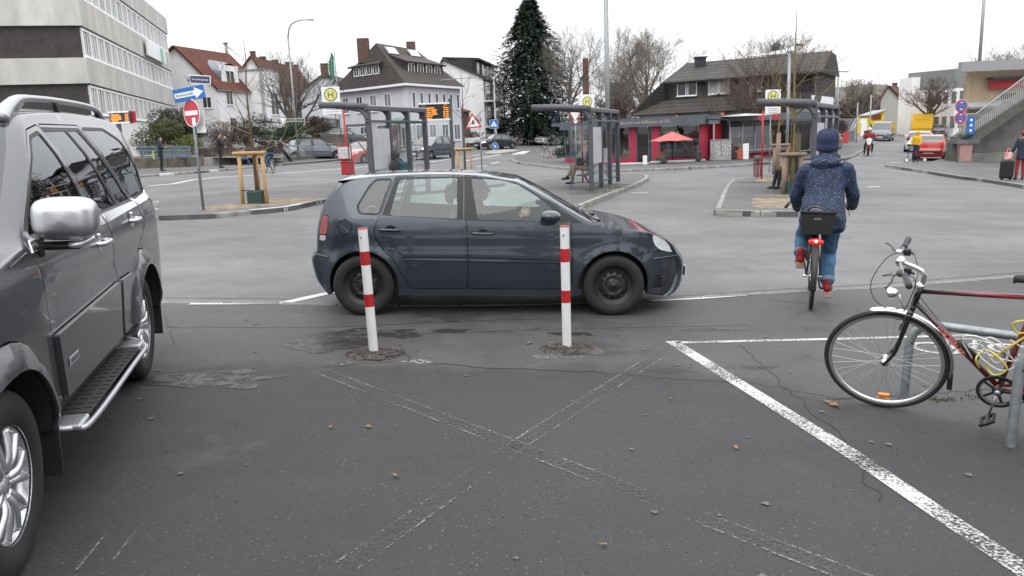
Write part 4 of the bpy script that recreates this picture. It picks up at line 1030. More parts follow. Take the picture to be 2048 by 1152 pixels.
red_frame=mat('frame_maroon',(.055,.012,.014),.3,.35,coat=.8,var=.25,scale=4)
def frame_two(name):                                      # black head fading to red along the tubes
    m=mat(name,(.20,.018,.02),.3,.3,coat=.8);nt=m.node_tree;b=nt.nodes['Principled BSDF'];tc=nd(nt,'ShaderNodeTexCoord');s=nd(nt,'ShaderNodeSeparateXYZ');r=nd(nt,'ShaderNodeValToRGB')
    nt.links.new(tc.outputs['Object'],s.inputs[0]);nt.links.new(s.outputs[0],r.inputs[0]);nt.links.new(r.outputs[0],b.inputs['Base Color'])
    r.color_ramp.elements[0].position=.22;r.color_ramp.elements[0].color=(.014,.010,.012,1);r.color_ramp.elements[1].position=.62;r.color_ramp.elements[1].color=(.22,.02,.022,1);return m
FR=frame_two('frame_red_fade')
yw,ln=radians(-35),radians(18.5)
u=Vector((cos(yw),sin(yw),0));nn=Vector((-sin(yw),cos(yw),0));v=Vector((0,0,1))*cos(ln)-nn*sin(ln);yv=v.cross(u)
bike=thing('bicycle','dark red city bicycle leaning on the galvanised stand at the right edge','bicycle',(2.45,4.9,0))
bike.rotation_euler=Matrix(((u.x,yv.x,v.x),(u.y,yv.y,v.y),(u.z,yv.z,v.z))).to_euler();bike.location=(2.45,4.9,.0)
# in the bicycle: x towards its back, z up along the leaning frame
RWH=.365;FS=radians(6)
bike_wheel(bike,(0,0,RWH),RWH,FS,36,True);bike_wheel(bike,(1.09,0,RWH),RWH,0,36,False)
mb=MB();mb.tube([(.152,0,.795),(.182,0,.925)],.019,16);mb.tube([(.175,0,.89),(.74,0,.92)],.0155,14);mb.tube([(.155,0,.815),(.625,0,.295)],.0165,14)
mb.tube([(.625,0,.295),(.775,0,.96)],.0155,14)
for s in(1,-1):
    mb.tube([(.625,s*.02,.295),(.80,s*.055,.31),(1.09,s*.062,RWH)],.010,10);mb.tube([(.75,s*.012,.86),(.90,s*.05,.62),(1.09,s*.062,RWH)],.008,10)
mb.lathe([(0,-.036),(.023,-.036),(.023,.036),(0,.036)],18,T(.625,0,.295)@RX90)
mb.build('frame',FR,bike)
fk=MB()
for s in(1,-1):fk.tube([(x,y,z)for x,y,z in catmull([(.135,s*.030,.74),(.105,s*.052,.62),(.06,s*.054,.46),(0,s*.056,RWH)],5)],[.0155]*6+[.013]*5+[.010]*5,10)
fk.tube([(.135,-.034,.742),(.135,.034,.742)],.018,12);fk.tube([(.135,0,.72),(.152,0,.80)],.016,12)
fk.build('fork',mat('fork_black',(.014,.011,.013),.3,.3,coat=.8),bike)
mb=MB();mb.lathe([(0,0),(.021,0),(.026,.006),(.026,.014),(.020,.018),(.020,.03),(0,.03)],20,T(.181,0,.918)@Matrix.Rotation(radians(-13),4,'Y'));mb.build('headset',CHR2,bike)
mb=MB();mb.tube(catmull([(.190,0,.94),(.198,0,1.0),(.165,0,1.035),(.10,0,1.062),(.075,0,1.075)],5),[.0135]*8+[.015]*9+[.016]*4,12,flat=1.0);mb.lathe([(0,-.030),(.022,-.030),(.025,-.02),(.025,.02),(.022,.030),(0,.030)],18,T(.068,0,1.078)@RX90);mb.build('stem',CHR2,bike)
ALUB=mat('bar_grey',(.22,.225,.23),.4,.7)
hb=MB();bar=catmull([(.10,-.30,1.075),(.085,-.2,1.08),(.068,-.05,1.078),(.068,.05,1.078),(.085,.2,1.08),(.11,.31,1.075)],6);hb.tube(bar,.011,10);h_o=hb.build('handlebar',ALUB,bike)
for s in(1,-1):
    p0,p1=(.088,s*.185,1.08),(.112,s*.315,1.075)
    m=MB();m.tube(catmull([p0,(.094,s*.22,1.08),(.104,s*.27,1.078),p1],3),[.019,.018,.0165,.0165,.0165,.017,.018,.0185,.019,.0175],14);m.build('grip',RUB,h_o)
    m=MB();m.beam((.085,s*.15,1.08),(.05,s*.155,1.07),.045,.03,bev=.008);m.tube([(.05,s*.15,1.07),(.03,s*.18,1.065),(.02,s*.24,1.06),(.0,s*.285,1.055),(-.012,s*.30,1.056)],[.007,.006,.006,.006,.008],8,flat=.6);m.build('brake_lever',BLK,h_o)
    m=MB();m.box((.085,s*.125-.012,1.055),(.125,s*.125+.012,1.10),bev=.006);m.tube([(.115,s*.125,1.08),(.14,s*.135,1.06)],.006,6);m.build('shifter',BLK,h_o)
h_o.matrix_local=T(.068,0,0)@Matrix.Rotation(radians(10),4,'Z')@T(-.068,0,0)
m=MB();m.lathe([(0,.018),(.012,.016),(.019,.008),(.021,0),(0,0)],16,T(.06,.10,1.09));m.build('bell',CHR2,h_o)
cb=MB();cb.tube(catmull([(.05,.15,1.07),(-.03,.12,1.03),(-.10,.05,.90),(-.07,.0,.80),(.02,0,.745),(.12,.02,.77)],8),.0027,6);cb.build('brake_cable',BLK,bike)
cb=MB();cb.tube(catmull([(.05,-.15,1.07),(-.01,-.10,1.02),(.10,-.02,1.00),(.15,.02,.94),(.12,.02,.80),(.09,.0,.72)],8),.0027,6);cb.build('brake_cable',BLK,bike)
cb=MB();cb.tube(catmull([(.09,.12,1.07),(.13,.07,1.09),(.16,.03,1.00),(.15,.02,.90),(.22,.02,.78),(.36,.018,.60)],8),.0024,6);cb.build('gear_cable',BLK,bike)
m=MB();m.lathe([(0,0),(.020,.008),(.033,.03),(.036,.052),(.034,.055),(.020,.040),(0,.035)],20,T(.062,0,.865)@Matrix.Rotation(radians(-102),4,'Y'));m.tube([(.07,0,.85),(.075,0,.80),(.10,0,.745)],.005,6);m.build('headlamp',CHR2,bike)
m=MB();m.tube([(.118,0,.735),(.105,0,.69),(.09,0,.665)],.007,8)
for s in(1,-1):m.tube(catmull([(.095,0,.69),(.092,s*.035,.675),(.085,s*.036,.635),(.08,s*.022,.62)],4),.0065,8)
m.build('front_brake',mat('brake_alloy',(.25,.25,.26),.35,.85),bike)
fender(bike,(0,0,RWH),RWH+.012,radians(104),radians(-12),CHR2,steer=FS);fender(bike,(1.09,0,RWH),RWH+.012,radians(170),radians(-20),CHR2)
m=MB();m.box((RWH*.965,-.022,.20),(RWH*1.05,.022,.33),Matrix.Rotation(FS,4,'Z')@T(0,0,0),bev=.006);m.build('mud_flap',BLK,bike)
sd=MB();rows=[]
for x,w,z in((.64,.012,1.035),(.66,.022,1.045),(.72,.032,1.05),(.80,.055,1.052),(.88,.085,1.06),(.93,.08,1.062),(.95,.03,1.055)):
    rows.append([(x,w*cos(a),z-.018+.026*sin(a)*(1 if sin(a)>0 else .8))for a in[2*pi*k/16 for k in range(16)]])
sd.grid(rows,closed=True,flip=True);sd.add(rows[0],[tuple(range(16))]);sd.add(rows[-1],[tuple(reversed(range(16)))]);s_o=sd.build('saddle',BLK,bike)
m=MB();m.tube([(.765,0,.92),(.80,0,1.04)],.0128,10);m.build('seat_post',ALU,bike)
cr_=MB();cr_.lathe([(.085,-.001),(.088,-.001),(.088,.002),(.085,.002),(.085,-.001)],44,T(.625,-.045,.295)@RX90);cr_.lathe([(.0,0),(.03,0),(.03,.004),(0,.004)],20,T(.625,-.043,.295)@RX90)
for k in range(5):
    a=2*pi*k/5;cr_.beam((.625,-.045,.295),(.625+.087*cos(a),-.045,.295+.087*sin(a)),.004,.016)
cr_.build('chainring',mat('chainring',(.10,.10,.10),.4,.8),bike)
gd=MB();gd.lathe([(.092,0),(.112,0),(.112,.004),(.092,.004),(.092,0)],40,T(.625,-.05,.295)@RX90);gd.build('chain_guard',BLK,bike)
for s,a in((-1,radians(-101)),(1,radians(79))):
    q=Vector((.625+.17*cos(a),s*.075,.295+.17*sin(a)));m=MB();m.tube([(.625,s*.062,.295),tuple(q)],[.013,.009],10,flat=.7);m.lathe([(0,-.012),(.017,-.012),(.017,.012),(0,.012)],16,T(.625,s*.064,.295)@RX90);c_o=m.build('crank',mat('crank_alloy',(.42,.43,.44),.35,.85),bike)
    m=MB();y0,y1=sorted((q.y,q.y+s*.095));Mp=T(q.x,0,q.z)@Matrix.Rotation(radians(-35),4,'Y')
    m.box((-.045,y0+.006,-.012),(-.030,y1,.012),Mp,bev=.004);m.box((.030,y0+.006,-.012),(.045,y1,.012),Mp,bev=.004);m.box((-.045,y0+.006,-.010),(.045,y0+.02,.010),Mp,bev=.003);m.box((-.045,y1-.014,-.010),(.045,y1,.010),Mp,bev=.003);m.box((-.01,y0,-.009),(.01,y1-.01,.009),Mp)
    m.build('pedal',BLK,c_o)
ch=MB()
for sgz in(1,-1):ch.tube([(.625,-.046,.295+sgz*.086),(1.09,-.046,RWH+sgz*.035)],.004,5)
ch.build('chain',mat('chain_brown',(.06,.045,.035),.6,.6),bike)
pm=MB();pm.tube([(.40,.0,.578),(.50,0,.467)],.022,10);pm.build('pump',BLK,bike)
dirx=Vector((.625-.155,0,.295-.815)).normalized()
Mt=Matrix(((dirx.x,0,-0.0,0),(0,0,-1,0),(dirx.z,0,0,0),(0,0,0,1)))
ax=dirx;az=Vector((0,-1,0));ay=az.cross(ax)
def tm(px,s):return Matrix(((ax.x,ay.x,az.x,px.x),(ax.y,ay.y,az.y,px.y),(ax.z,ay.z,az.z,px.z),(0,0,0,1)))
LT=mat('lettering_red',(.78,.24,.20),.5)
text('lettering','SCHAUFF',.044,LT,bike,tm(Vector((.155,-.0175,.815))+dirx*.33,1),ext=.0005,bold=.0018,sx=1.0)
text('lettering','RTS',.022,LT,bike,tm(Vector((.155,-.0175,.815))+dirx*.215,1),ext=.0005,bold=.001)
# cable locks wound round the frame
def lock(pts,m,label,r=.006):
    o=MB().tube(catmull(pts,8),r,8).build('cable_lock',m);o.matrix_world=bike_m;tag(o,label,'bicycle lock');return o
bike_m=Matrix.LocRotScale(Vector(bike.location),bike.rotation_euler,None)
yel=mat('cable_yellow',(.62,.50,.07),.4,coat=.3);clr=mat('cable_clear',(.62,.62,.60),.3,coat=.6)
rl=random.Random(3)
lock([(.52,-.03,.43),(.50,-.05,.50),(.53,.03,.52),(.60,-.06,.55),(.66,-.08,.48),(.60,-.07,.42),(.56,-.04,.47),(.64,-.06,.60),(.70,-.05,.66),(.76,-.04,.74),(.72,-.06,.80),(.66,-.06,.77),(.70,-.05,.71),(.77,-.05,.77),(.74,.03,.80)],yel,'yellow cable lock wound round the seat tube of the red bicycle')
lock([(.48,-.02,.48),(.42,-.04,.62),(.50,-.06,.66),(.62,-.06,.60),(.70,-.05,.50),(.62,-.07,.46),(.50,-.06,.56),(.56,-.05,.66),(.66,-.06,.58),(.60,-.06,.50),(.52,-.05,.60),(.46,-.05,.58),(.68,-.05,.52),(.72,-.04,.60),(.66,-.05,.66)],clr,'clear cable lock looped between the tubes of the red bicycle',.0045)
# ------------------------------------------------------------------ people
SKIN=mat('skin',(.50,.29,.21),.55,var=.1,scale=20)
def cap(mb,a,b,ra,rb,n=10,flat=1.0):
    a,b=Vector(a),Vector(b);mb.tube([a,a.lerp(b,.33),a.lerp(b,.66),b],[ra,lerp(ra,rb,.30)*1.03,lerp(ra,rb,.66)*1.02,rb],n,flat=flat)
    mb.ell(a,(ra,)*3,n,6);mb.ell(b,(rb,)*3,n,6)
def lofte(mb,pts,side,n=16):                       # pts: (centre, half width, half depth)
    rows=[];S=Vector(side).normalized()
    for i,(c,w,d)in enumerate(pts):
        t=(Vector(pts[min(i+1,len(pts)-1)][0])-Vector(pts[max(i-1,0)][0])).normalized();f=t.cross(S).normalized();s2=f.cross(t)
        rows.append([Vector(c)+s2*w*cos(a)+f*d*sin(a)for a in[2*pi*k/n for k in range(n)]])
    mb.grid(rows,closed=True);b=len(mb.v);mb.f.append(tuple(range(b-n,b)));mb.m.append(mb.cur);mb.sm.append(True)
    b0=b-n*len(pts);mb.f.append(tuple(reversed(range(b0,b0+n))));mb.m.append(mb.cur);mb.sm.append(True)
def fleshed(mb,name,m,parent,vox,smooth=3,disp=0,dscale=.12):
    o=mb.build(name,m,parent,smooth_all=True);r=o.modifiers.new('skin','REMESH');r.mode='VOXEL';r.voxel_size=vox;r.use_smooth_shade=True
    s=o.modifiers.new('smooth','SMOOTH');s.iterations=smooth;s.factor=.6
    if disp:
        tx=bpy.data.textures.new('folds','CLOUDS');tx.noise_scale=dscale;tx.noise_depth=2
        d=o.modifiers.new('folds','DISPLACE');d.texture=tx;d.strength=disp;d.texture_coords='LOCAL'
    return o
STAND=dict(pelvis=(0,0,.95),chest=(0,0,1.28),neck=(0,.0,1.46),head=(0,.02,1.60),shL=(-.18,0,1.41),shR=(.18,0,1.41),elL=(-.24,-.02,1.14),elR=(.24,-.02,1.14),wrL=(-.23,.06,.90),wrR=(.23,.06,.90),
    hipL=(-.09,0,.92),hipR=(.09,0,.92),knL=(-.10,.03,.50),knR=(.10,.03,.50),anL=(-.11,0,.09),anR=(.11,0,.09),toeL=(-.13,.16,.035),toeR=(.13,.16,.035))
def person(label,loc,rz,pose=None,top=None,legs=None,shoes=None,hair=None,s=1.0,vox=.02,lean=False,hat=None,cat='person',group=None,coat=0,hood=False,face=(0,1,0),long_hair=False,thick=1.0,bag=None,root=None,bulk=1.0,disp=0,folds=.12,headless=False,fingers=True):
    J={k:Vector(v)*s for k,v in{**STAND,**(pose or{})}.items()}
    t=root or thing('person',label,cat,loc,rz,group,lean)
    sd=(J['shR']-J['shL']).normalized();F=Vector(face).normalized();hs=Vector((0,0,1)).cross(F).normalized()*-1
    H=Matrix(((-hs.x if False else hs.x,F.x,0),(hs.y,F.y,0),(hs.z,F.z,0)))
    up=hs.cross(F).normalized();H=Matrix((hs,F,up)).transposed()
    bd=MB();h=J['head']
    bd.ell(h+H@Vector((0,-.008*s,.02*s)),(.076*s,.094*s,.098*s),16,10,H);bd.ell(h+H@Vector((0,.022*s,-.055*s)),(.056*s,.066*s,.062*s),14,8,H)
    bd.tube([h+H@Vector((0,.084*s,.015*s)),h+H@Vector((0,.112*s,-.022*s))],[.010*s,.017*s],8)
    for q in(-1,1):bd.ell(h+H@Vector((q*.078*s,-.005*s,-.005*s)),(.012*s,.022*s,.033*s),8,6,H)
    bd.ell(h+H@Vector((0,.083*s,-.058*s)),(.026*s,.012*s,.010*s),8,6,H)
    cap(bd,J['neck']-Vector((0,0,.03*s)),h-Vector((0,0,.05*s)),.055*s,.05*s)
    lofte(bd,[(J['pelvis'],.13*s,.09*s),(J['chest'],.13*s,.09*s),(J['neck'],.06*s,.05*s)],sd)
    for q in 'LR':
        cap(bd,J['sh'+q],J['el'+q],.042*s,.036*s);cap(bd,J['el'+q],J['wr'+q],.036*s,.026*s);cap(bd,J['hip'+q],J['kn'+q],.06*s,.05*s);cap(bd,J['kn'+q],J['an'+q],.045*s,.035*s)
        d=(J['wr'+q]-J['el'+q]).normalized();w=J['wr'+q];e=d.cross(sd).normalized()if abs(d.dot(sd))<.95 else Vector((0,0,1));e2=d.cross(e).normalized()
        cap(bd,w,w+d*.07*s,.026*s,.034*s,flat=.6)
        if fingers:
            for k in range(4):
                b=w+d*.085*s+e*(k-1.5)*.019*s;Lf=(.065,.075,.07,.055)[k]*s;bd.tube([b,b+d*Lf*.5+e2*.012*s,b+d*Lf*.85+e2*.035*s],[.010*s,.009*s,.007*s],6)
            bd.tube([w+d*.03*s-e*.03*s,w+d*.075*s-e*.052*s+e2*.015*s,w+d*.10*s-e*.05*s+e2*.03*s],[.012*s,.010*s,.008*s],6)
    fleshed(bd,'body',SKIN,t,vox*.7,2)
    jk=MB();B=bulk*thick
    pel,ch,nk=J['pelvis'],J['chest'],J['neck']
    wa=pel.lerp(ch,.45);lowpt=pel-Vector((0,0,coat*s))if coat else pel-(ch-pel)*.12
    pts=[]
    if coat:pts.append((lowpt,.19*s*B,.15*s*B))
    pts+=[(pel,.175*s*B,.135*s*B),(wa,.155*s*B,.12*s*B),(ch,.185*s*B,.13*s*B),(ch.lerp(nk,.62),.175*s*B,.11*s*B),(nk,.08*s*B,.075*s*B),(nk+(nk-ch).normalized()*.03*s,.065*s,.065*s)]
    lofte(jk,pts,sd)
    for q in 'LR':
        cap(jk,J['sh'+q],J['el'+q],.066*s*B,.055*s*B);w=J['el'+q].lerp(J['wr'+q],.93);cap(jk,J['el'+q],w,.055*s*B,.043*s*B)
    if hood=='down':
        jk.tube([nk+sd*.10*s*cos(a)-F*.06*s*1.2*max(-.3,sin(a))+Vector((0,0,.01+.03*s*(1-sin(a))))for a in[2*pi*k/14 for k in range(14)]],.045*s,8,closed=True)
    if hood=='up':jk.ell(h+H@Vector((0,-.025*s,.02*s)),(.10*s,.105*s,.125*s),14,10,H);jk.ell(h+H@Vector((0,-.02*s,-.07*s)),(.09*s,.09*s,.07*s),12,8,H)
    fleshed(jk,'jacket',top,t,vox,3,disp,folds)
    if legs:
        tr=MB();lofte(tr,[(pel+Vector((0,0,.06*s)),.16*s,.115*s),(pel,.17*s,.125*s),(J['hipL'].lerp(J['hipR'],.5)-Vector((0,0,.04*s)),.15*s,.115*s)],(J['hipR']-J['hipL']))
        for q in 'LR':
            cap(tr,J['hip'+q],J['kn'+q],.092*s*thick,.066*s*thick);cap(tr,J['kn'+q],J['an'+q]+(J['kn'+q]-J['an'+q])*.08,.066*s*thick,.052*s*thick)
        fleshed(tr,'trousers',legs,t,vox,3,disp*.6,folds)
    if shoes:
        for q in 'LR':
            sh=MB();a,b=J['an'+q],J['toe'+q];hl=a-(b-a).normalized()*.05*s;hl.z=lerp(a.z,b.z,.75);cap(sh,a+Vector((0,0,.02*s)),a.lerp(b,.15)-Vector((0,0,.02*s)),.046*s,.045*s);cap(sh,hl,a.lerp(b,.5)-Vector((0,0,.018*s)),.036*s,.042*s);cap(sh,a.lerp(b,.5)-Vector((0,0,.018*s)),b,.042*s,.030*s)
            fleshed(sh,'shoe',shoes,t,vox*.7,2)
    if hair:
        hr=MB();hr.ell(h+H@Vector((0,-.022*s,.035*s)),(.084*s,.094*s,.098*s),14,10,H)
        if long_hair:hr.ell(h+H@Vector((0,-.06*s,-.07*s)),(.075*s,.05*s,.12*s),12,8,H)
        fleshed(hr,'hair',hair,t,vox*.8,1)
    if hat:
        ht=MB();ht.lathe([(.0,.155*s),(.05*s,.145*s),(.085*s,.10*s),(.096*s,.05*s),(.098*s,.02*s),(.10*s,.0),(.104*s,.0),(.104*s,.045*s)],20,Matrix.LocRotScale(h+H@Vector((0,-.015*s,.025*s)),H.to_quaternion(),None));ht.build('hat',hat,t)
    if not headless:
        ey=MB();dk=mat('eye_dark',(.02,.015,.012),.2)
        for q in(-1,1):ey.ell(h+H@Vector((q*.030*s,.082*s,.012*s)),(.010*s,.007*s,.006*s),8,6,H)
        ey.build('eyes',dk,t)
    if bag:
        m,kind=bag
        b=MB();c=ch.lerp(pel,.3)-F*.17*s*B
        fl=Matrix((sd,F,sd.cross(F))).transposed().to_4x4();b.box((-.15*s,-.09*s,-.20*s),(.15*s,.07*s,.24*s),T(*c)@fl,bev=.05*s)
        b.box((-.11*s,-.13*s,-.16*s),(.11*s,-.08*s,.04*s),T(*c)@fl,bev=.03*s)
        for q in(-1,1):b.tube(catmull([c+Vector(sd)*q*.09*s+F*.05*s+Vector((0,0,.2*s)),nk+Vector(sd)*q*.11*s+Vector((0,0,.03*s)),ch+Vector(sd)*q*.11*s+F*.16*s],4),.018*s,6)
        b.build('backpack',m,t)
    return t
def cloth(name,c,**k):return mat(name,c,.85,var=k.get('var',.3),scale=k.get('scale',9),bump=.35,bscale=55)
BLACKC=cloth('cloth_black',(.014,.014,.016));NAVY=cloth('cloth_navy',(.020,.027,.050));JEANS=cloth('denim',(.050,.105,.20),var=.4);GREYC=cloth('cloth_grey',(.10,.11,.13));HBR=cloth('hair_brown',(.035,.020,.012));HBK=cloth('hair_black',(.010,.009,.009))
SHOE=mat('shoe_black',(.015,.014,.014),.5)
# --- the cyclist in front
def dotted(name):
    m=mat(name,(.016,.036,.088),.72,bump=.4,bscale=26);nt=m.node_tree;b=nt.nodes['Principled BSDF']
    tc=nd(nt,'ShaderNodeTexCoord');v=nd(nt,'ShaderNodeTexVoronoi',Scale=46,Randomness=.6);mr=nd(nt,'ShaderNodeMapRange');mr.inputs[1].default_value=.19;mr.inputs[2].default_value=.15
    n=nd(nt,'ShaderNodeTexNoise',Scale=5,Detail=3);mx0=nd(nt,'ShaderNodeMix');mx0.data_type='RGBA';mx0.inputs[6].default_value=(.008,.017,.042,1);mx0.inputs[7].default_value=(.018,.036,.085,1)
    mx=nd(nt,'ShaderNodeMix');mx.data_type='RGBA';mx.inputs[7].default_value=(.32,.37,.40,1)
    nt.links.new(tc.outputs['Object'],v.inputs['Vector']);nt.links.new(v.outputs['Distance'],mr.inputs[0]);nt.links.new(tc.outputs['Object'],n.inputs['Vector']);nt.links.new(n.outputs['Fac'],mx0.inputs[0])
    nt.links.new(mx0.outputs[2],mx.inputs[6]);nt.links.new(mr.outputs[0],mx.inputs[0]);nt.links.new(mx.outputs[2],b.inputs['Base Color']);return m
DOT=dotted('jacket_dotted')
W0=g(1621,618)
lady=thing('person','cyclist seen from behind in navy dotted hooded jacket, knit hat and red boots','person',W0,-.33)
rj=dict(pelvis=(.10,.24,.93),chest=(.12,.34,1.28),neck=(.125,.38,1.47),head=(.135,.42,1.635),shL=(-.065,.35,1.405),shR=(.315,.35,1.405),elL=(-.155,.46,1.13),elR=(.395,.46,1.13),wrL=(-.14,.72,.98),wrR=(.42,.72,.98),
    hipL=(.00,.24,.88),hipR=(.19,.24,.88),knL=(-.08,.56,.70),knR=(.18,.46,.52),anL=(-.10,.34,.50),anR=(.165,.30,.20),toeL=(-.12,.49,.46),toeR=(.20,.47,.135))
jm=cloth('denim_light',(.065,.15,.27),var=.45,scale=6)
lady.rotation_euler=(Matrix.Rotation(radians(-2.6),4,'Y')@Matrix.Rotation(-.33,4,'Z')).to_euler()
def lady_parts():
    J={k:Vector(v)for k,v in rj.items()};vx=.011
    bd=MB();h=J['head'];bd.ell(h,(.078,.096,.11),16,10);bd.tube([h+Vector((0,.09,0)),h+Vector((0,.115,-.03))],[.01,.016],8);cap(bd,J['neck'],h-Vector((0,0,.05)),.055,.05)
    for q in(-1,1):bd.ell(h+Vector((q*.078,0,-.005)),(.012,.022,.03),8,6)
    lofte(bd,[(J['pelvis'],.14,.10),(J['chest'],.13,.10),(J['neck'],.06,.05)],(1,0,0))
    for q,sx in(('L',-1),('R',1)):
        cap(bd,J['sh'+q],J['el'+q],.045,.038);cap(bd,J['el'+q],J['wr'+q],.038,.028);cap(bd,J['hip'+q],J['kn'+q],.06,.05);cap(bd,J['kn'+q],J['an'+q],.045,.035)
        w=J['wr'+q];cap(bd,w,w+Vector((0,.07,.0)),.028,.036,flat=.7)
        for k in range(4):bd.tube([w+Vector((sx*(k-1.5)*.02,.09,.015)),w+Vector((sx*(k-1.5)*.02,.125,.005)),w+Vector((sx*(k-1.5)*.02,.125,-.03)),w+Vector((sx*(k-1.5)*.02,.09,-.035))],[.0095,.009,.008,.007],7)
        bd.tube([w+Vector((-sx*.03,.04,0)),w+Vector((-sx*.05,.075,-.015)),w+Vector((-sx*.03,.10,-.04))],[.011,.010,.008],7)
    fleshed(bd,'body',SKIN,lady,.008,1)
    jk=MB()
    lofte(jk,[((.095,.205,.765),.195,.155),((.095,.215,.80),.222,.185),((.098,.22,.90),.228,.20),((.102,.24,.99),.215,.185),((.108,.28,1.09),.198,.155),((.113,.32,1.19),.195,.140),((.118,.345,1.29),.205,.135),((.12,.355,1.38),.195,.12),((.123,.37,1.445),.14,.10),((.127,.39,1.50),.085,.085)],(1,0,0),24)
    for q,sx in(('L',-1),('R',1)):
        s_,e,w=J['sh'+q],J['el'+q],J['wr'+q];cap(jk,s_,s_.lerp(e,.5),.078,.078);cap(jk,s_.lerp(e,.5),e,.078,.070);cap(jk,e,e.lerp(w,.55),.070,.058);cap(jk,e.lerp(w,.5),w+Vector((0,.02,0)),.058,.047)
        jk.ell(w+Vector((0,.02,0)),(.05,.03,.05),10,6)
    fleshed(jk,'jacket',DOT,lady,vx,4,.030,.11)
    hd=MB()                                                     # hood gathered at the back of the neck
    hd.ell((.118,.31,1.475),(.15,.095,.07),18,10);hd.ell((.125,.37,1.53),(.105,.095,.05),16,8);hd.ell((.118,.275,1.44),(.085,.05,.045),12,8)
    hd.tube([(.125+.112*cos(a),.385+.085*sin(a),1.525+.022*sin(a)*-1)for a in[2*pi*k/20 for k in range(20)]],.028,8,closed=True)
    fleshed(hd,'hood',DOT,lady,.010,3,.022,.06)
    hr=MB();hr.ell(h+Vector((-.035,.01,-.09)),(.055,.06,.075),12,8);hr.ell(h+Vector((.0,.03,-.05)),(.08,.06,.07),12,8);hr.tube([h+Vector((-.07,-.02,-.05)),h+Vector((-.095,-.02,-.12))],[.02,.008],8);fleshed(hr,'hair',cloth('hair_blond',(.40,.27,.14)),lady,.009,1)
    kn=cloth('knit_blue',(.020,.030,.075));kn2=MB();Mh=T(h.x,h.y-.008,h.z-.005)@Matrix.Rotation(radians(8),4,'X')
    rows=[];n=44
    for r,z in((.096,-.035),(.105,-.03),(.109,-.005),(.109,.025),(.104,.035),(.106,.06),(.108,.09),(.104,.125),(.088,.158),(.055,.178),(.02,.182),(.001,.180)):
        rows.append([Mh@Vector((r*cos(a)*(1+.022*(k%2)),r*1.08*sin(a)*(1+.022*(k%2)),z+.01*cos(a*2)*(z>.1)))for k,a in enumerate([2*pi*k/n for k in range(n)])])
    kn2.grid(rows,closed=True);kn2.build('hat',kn,lady)
    tr=MB();lofte(tr,[((.10,.23,.98),.16,.12),((.10,.24,.90),.185,.15),((.10,.25,.84),.16,.13)],(1,0,0))
    for q in 'LR':cap(tr,J['hip'+q],J['kn'+q],.10,.078);cap(tr,J['kn'+q],J['an'+q].lerp(J['kn'+q],.12),.078,.068)
    fleshed(tr,'trousers',jm,lady,.011,3,.022,.07)
    cf=MB();jd=cloth('denim_turnup',(.13,.20,.30))
    for q in 'LR':
        a=J['an'+q].lerp(J['kn'+q],.10);b=J['an'+q].lerp(J['kn'+q],.24);c=MB();c.tube([a,a.lerp(b,.1),b.lerp(a,.1),b],[.068,.074,.074,.068],18);c.build('turn_up',jd,lady)
    bt=mat('boot_red',(.28,.012,.020),.7,var=.25,scale=12);sol=mat('boot_sole',(.33,.22,.17),.7,var=.2)
    for q in 'LR':
        a,b=J['an'+q],J['toe'+q];d=(b-a).normalized();m=MB();hp=Vector((0,0,1))
        cap(m,a+Vector((0,0,.05)),a-Vector((0,.0,.02)),.048,.046);cap(m,a-Vector((0,.02,.03)),b,.044,.036);fleshed(m,'boot',bt,lady,.009,2)
        fw=Vector((0,1,0));lo=MB();pz=(a.z+b.z)/2-.075;sl=(b.z-a.z+.0)/max(.01,(b.y-a.y))*.55
        M=T(a.x*.6+b.x*.4,a.y+.05,pz+.03)@Matrix.Rotation(atan2((b.z-a.z)*.5,b.y-a.y),4,'X')@Matrix.Rotation(-(b.x-a.x)*2,4,'Z')
        lo.box((-.045,-.09,-.028),(.045,.14,-.006),M,bev=.008);lo.box((-.042,-.095,-.075),(.042,-.015,-.02),M,bev=.008);lo.build('boot_sole',sol,lady)
lady_parts()
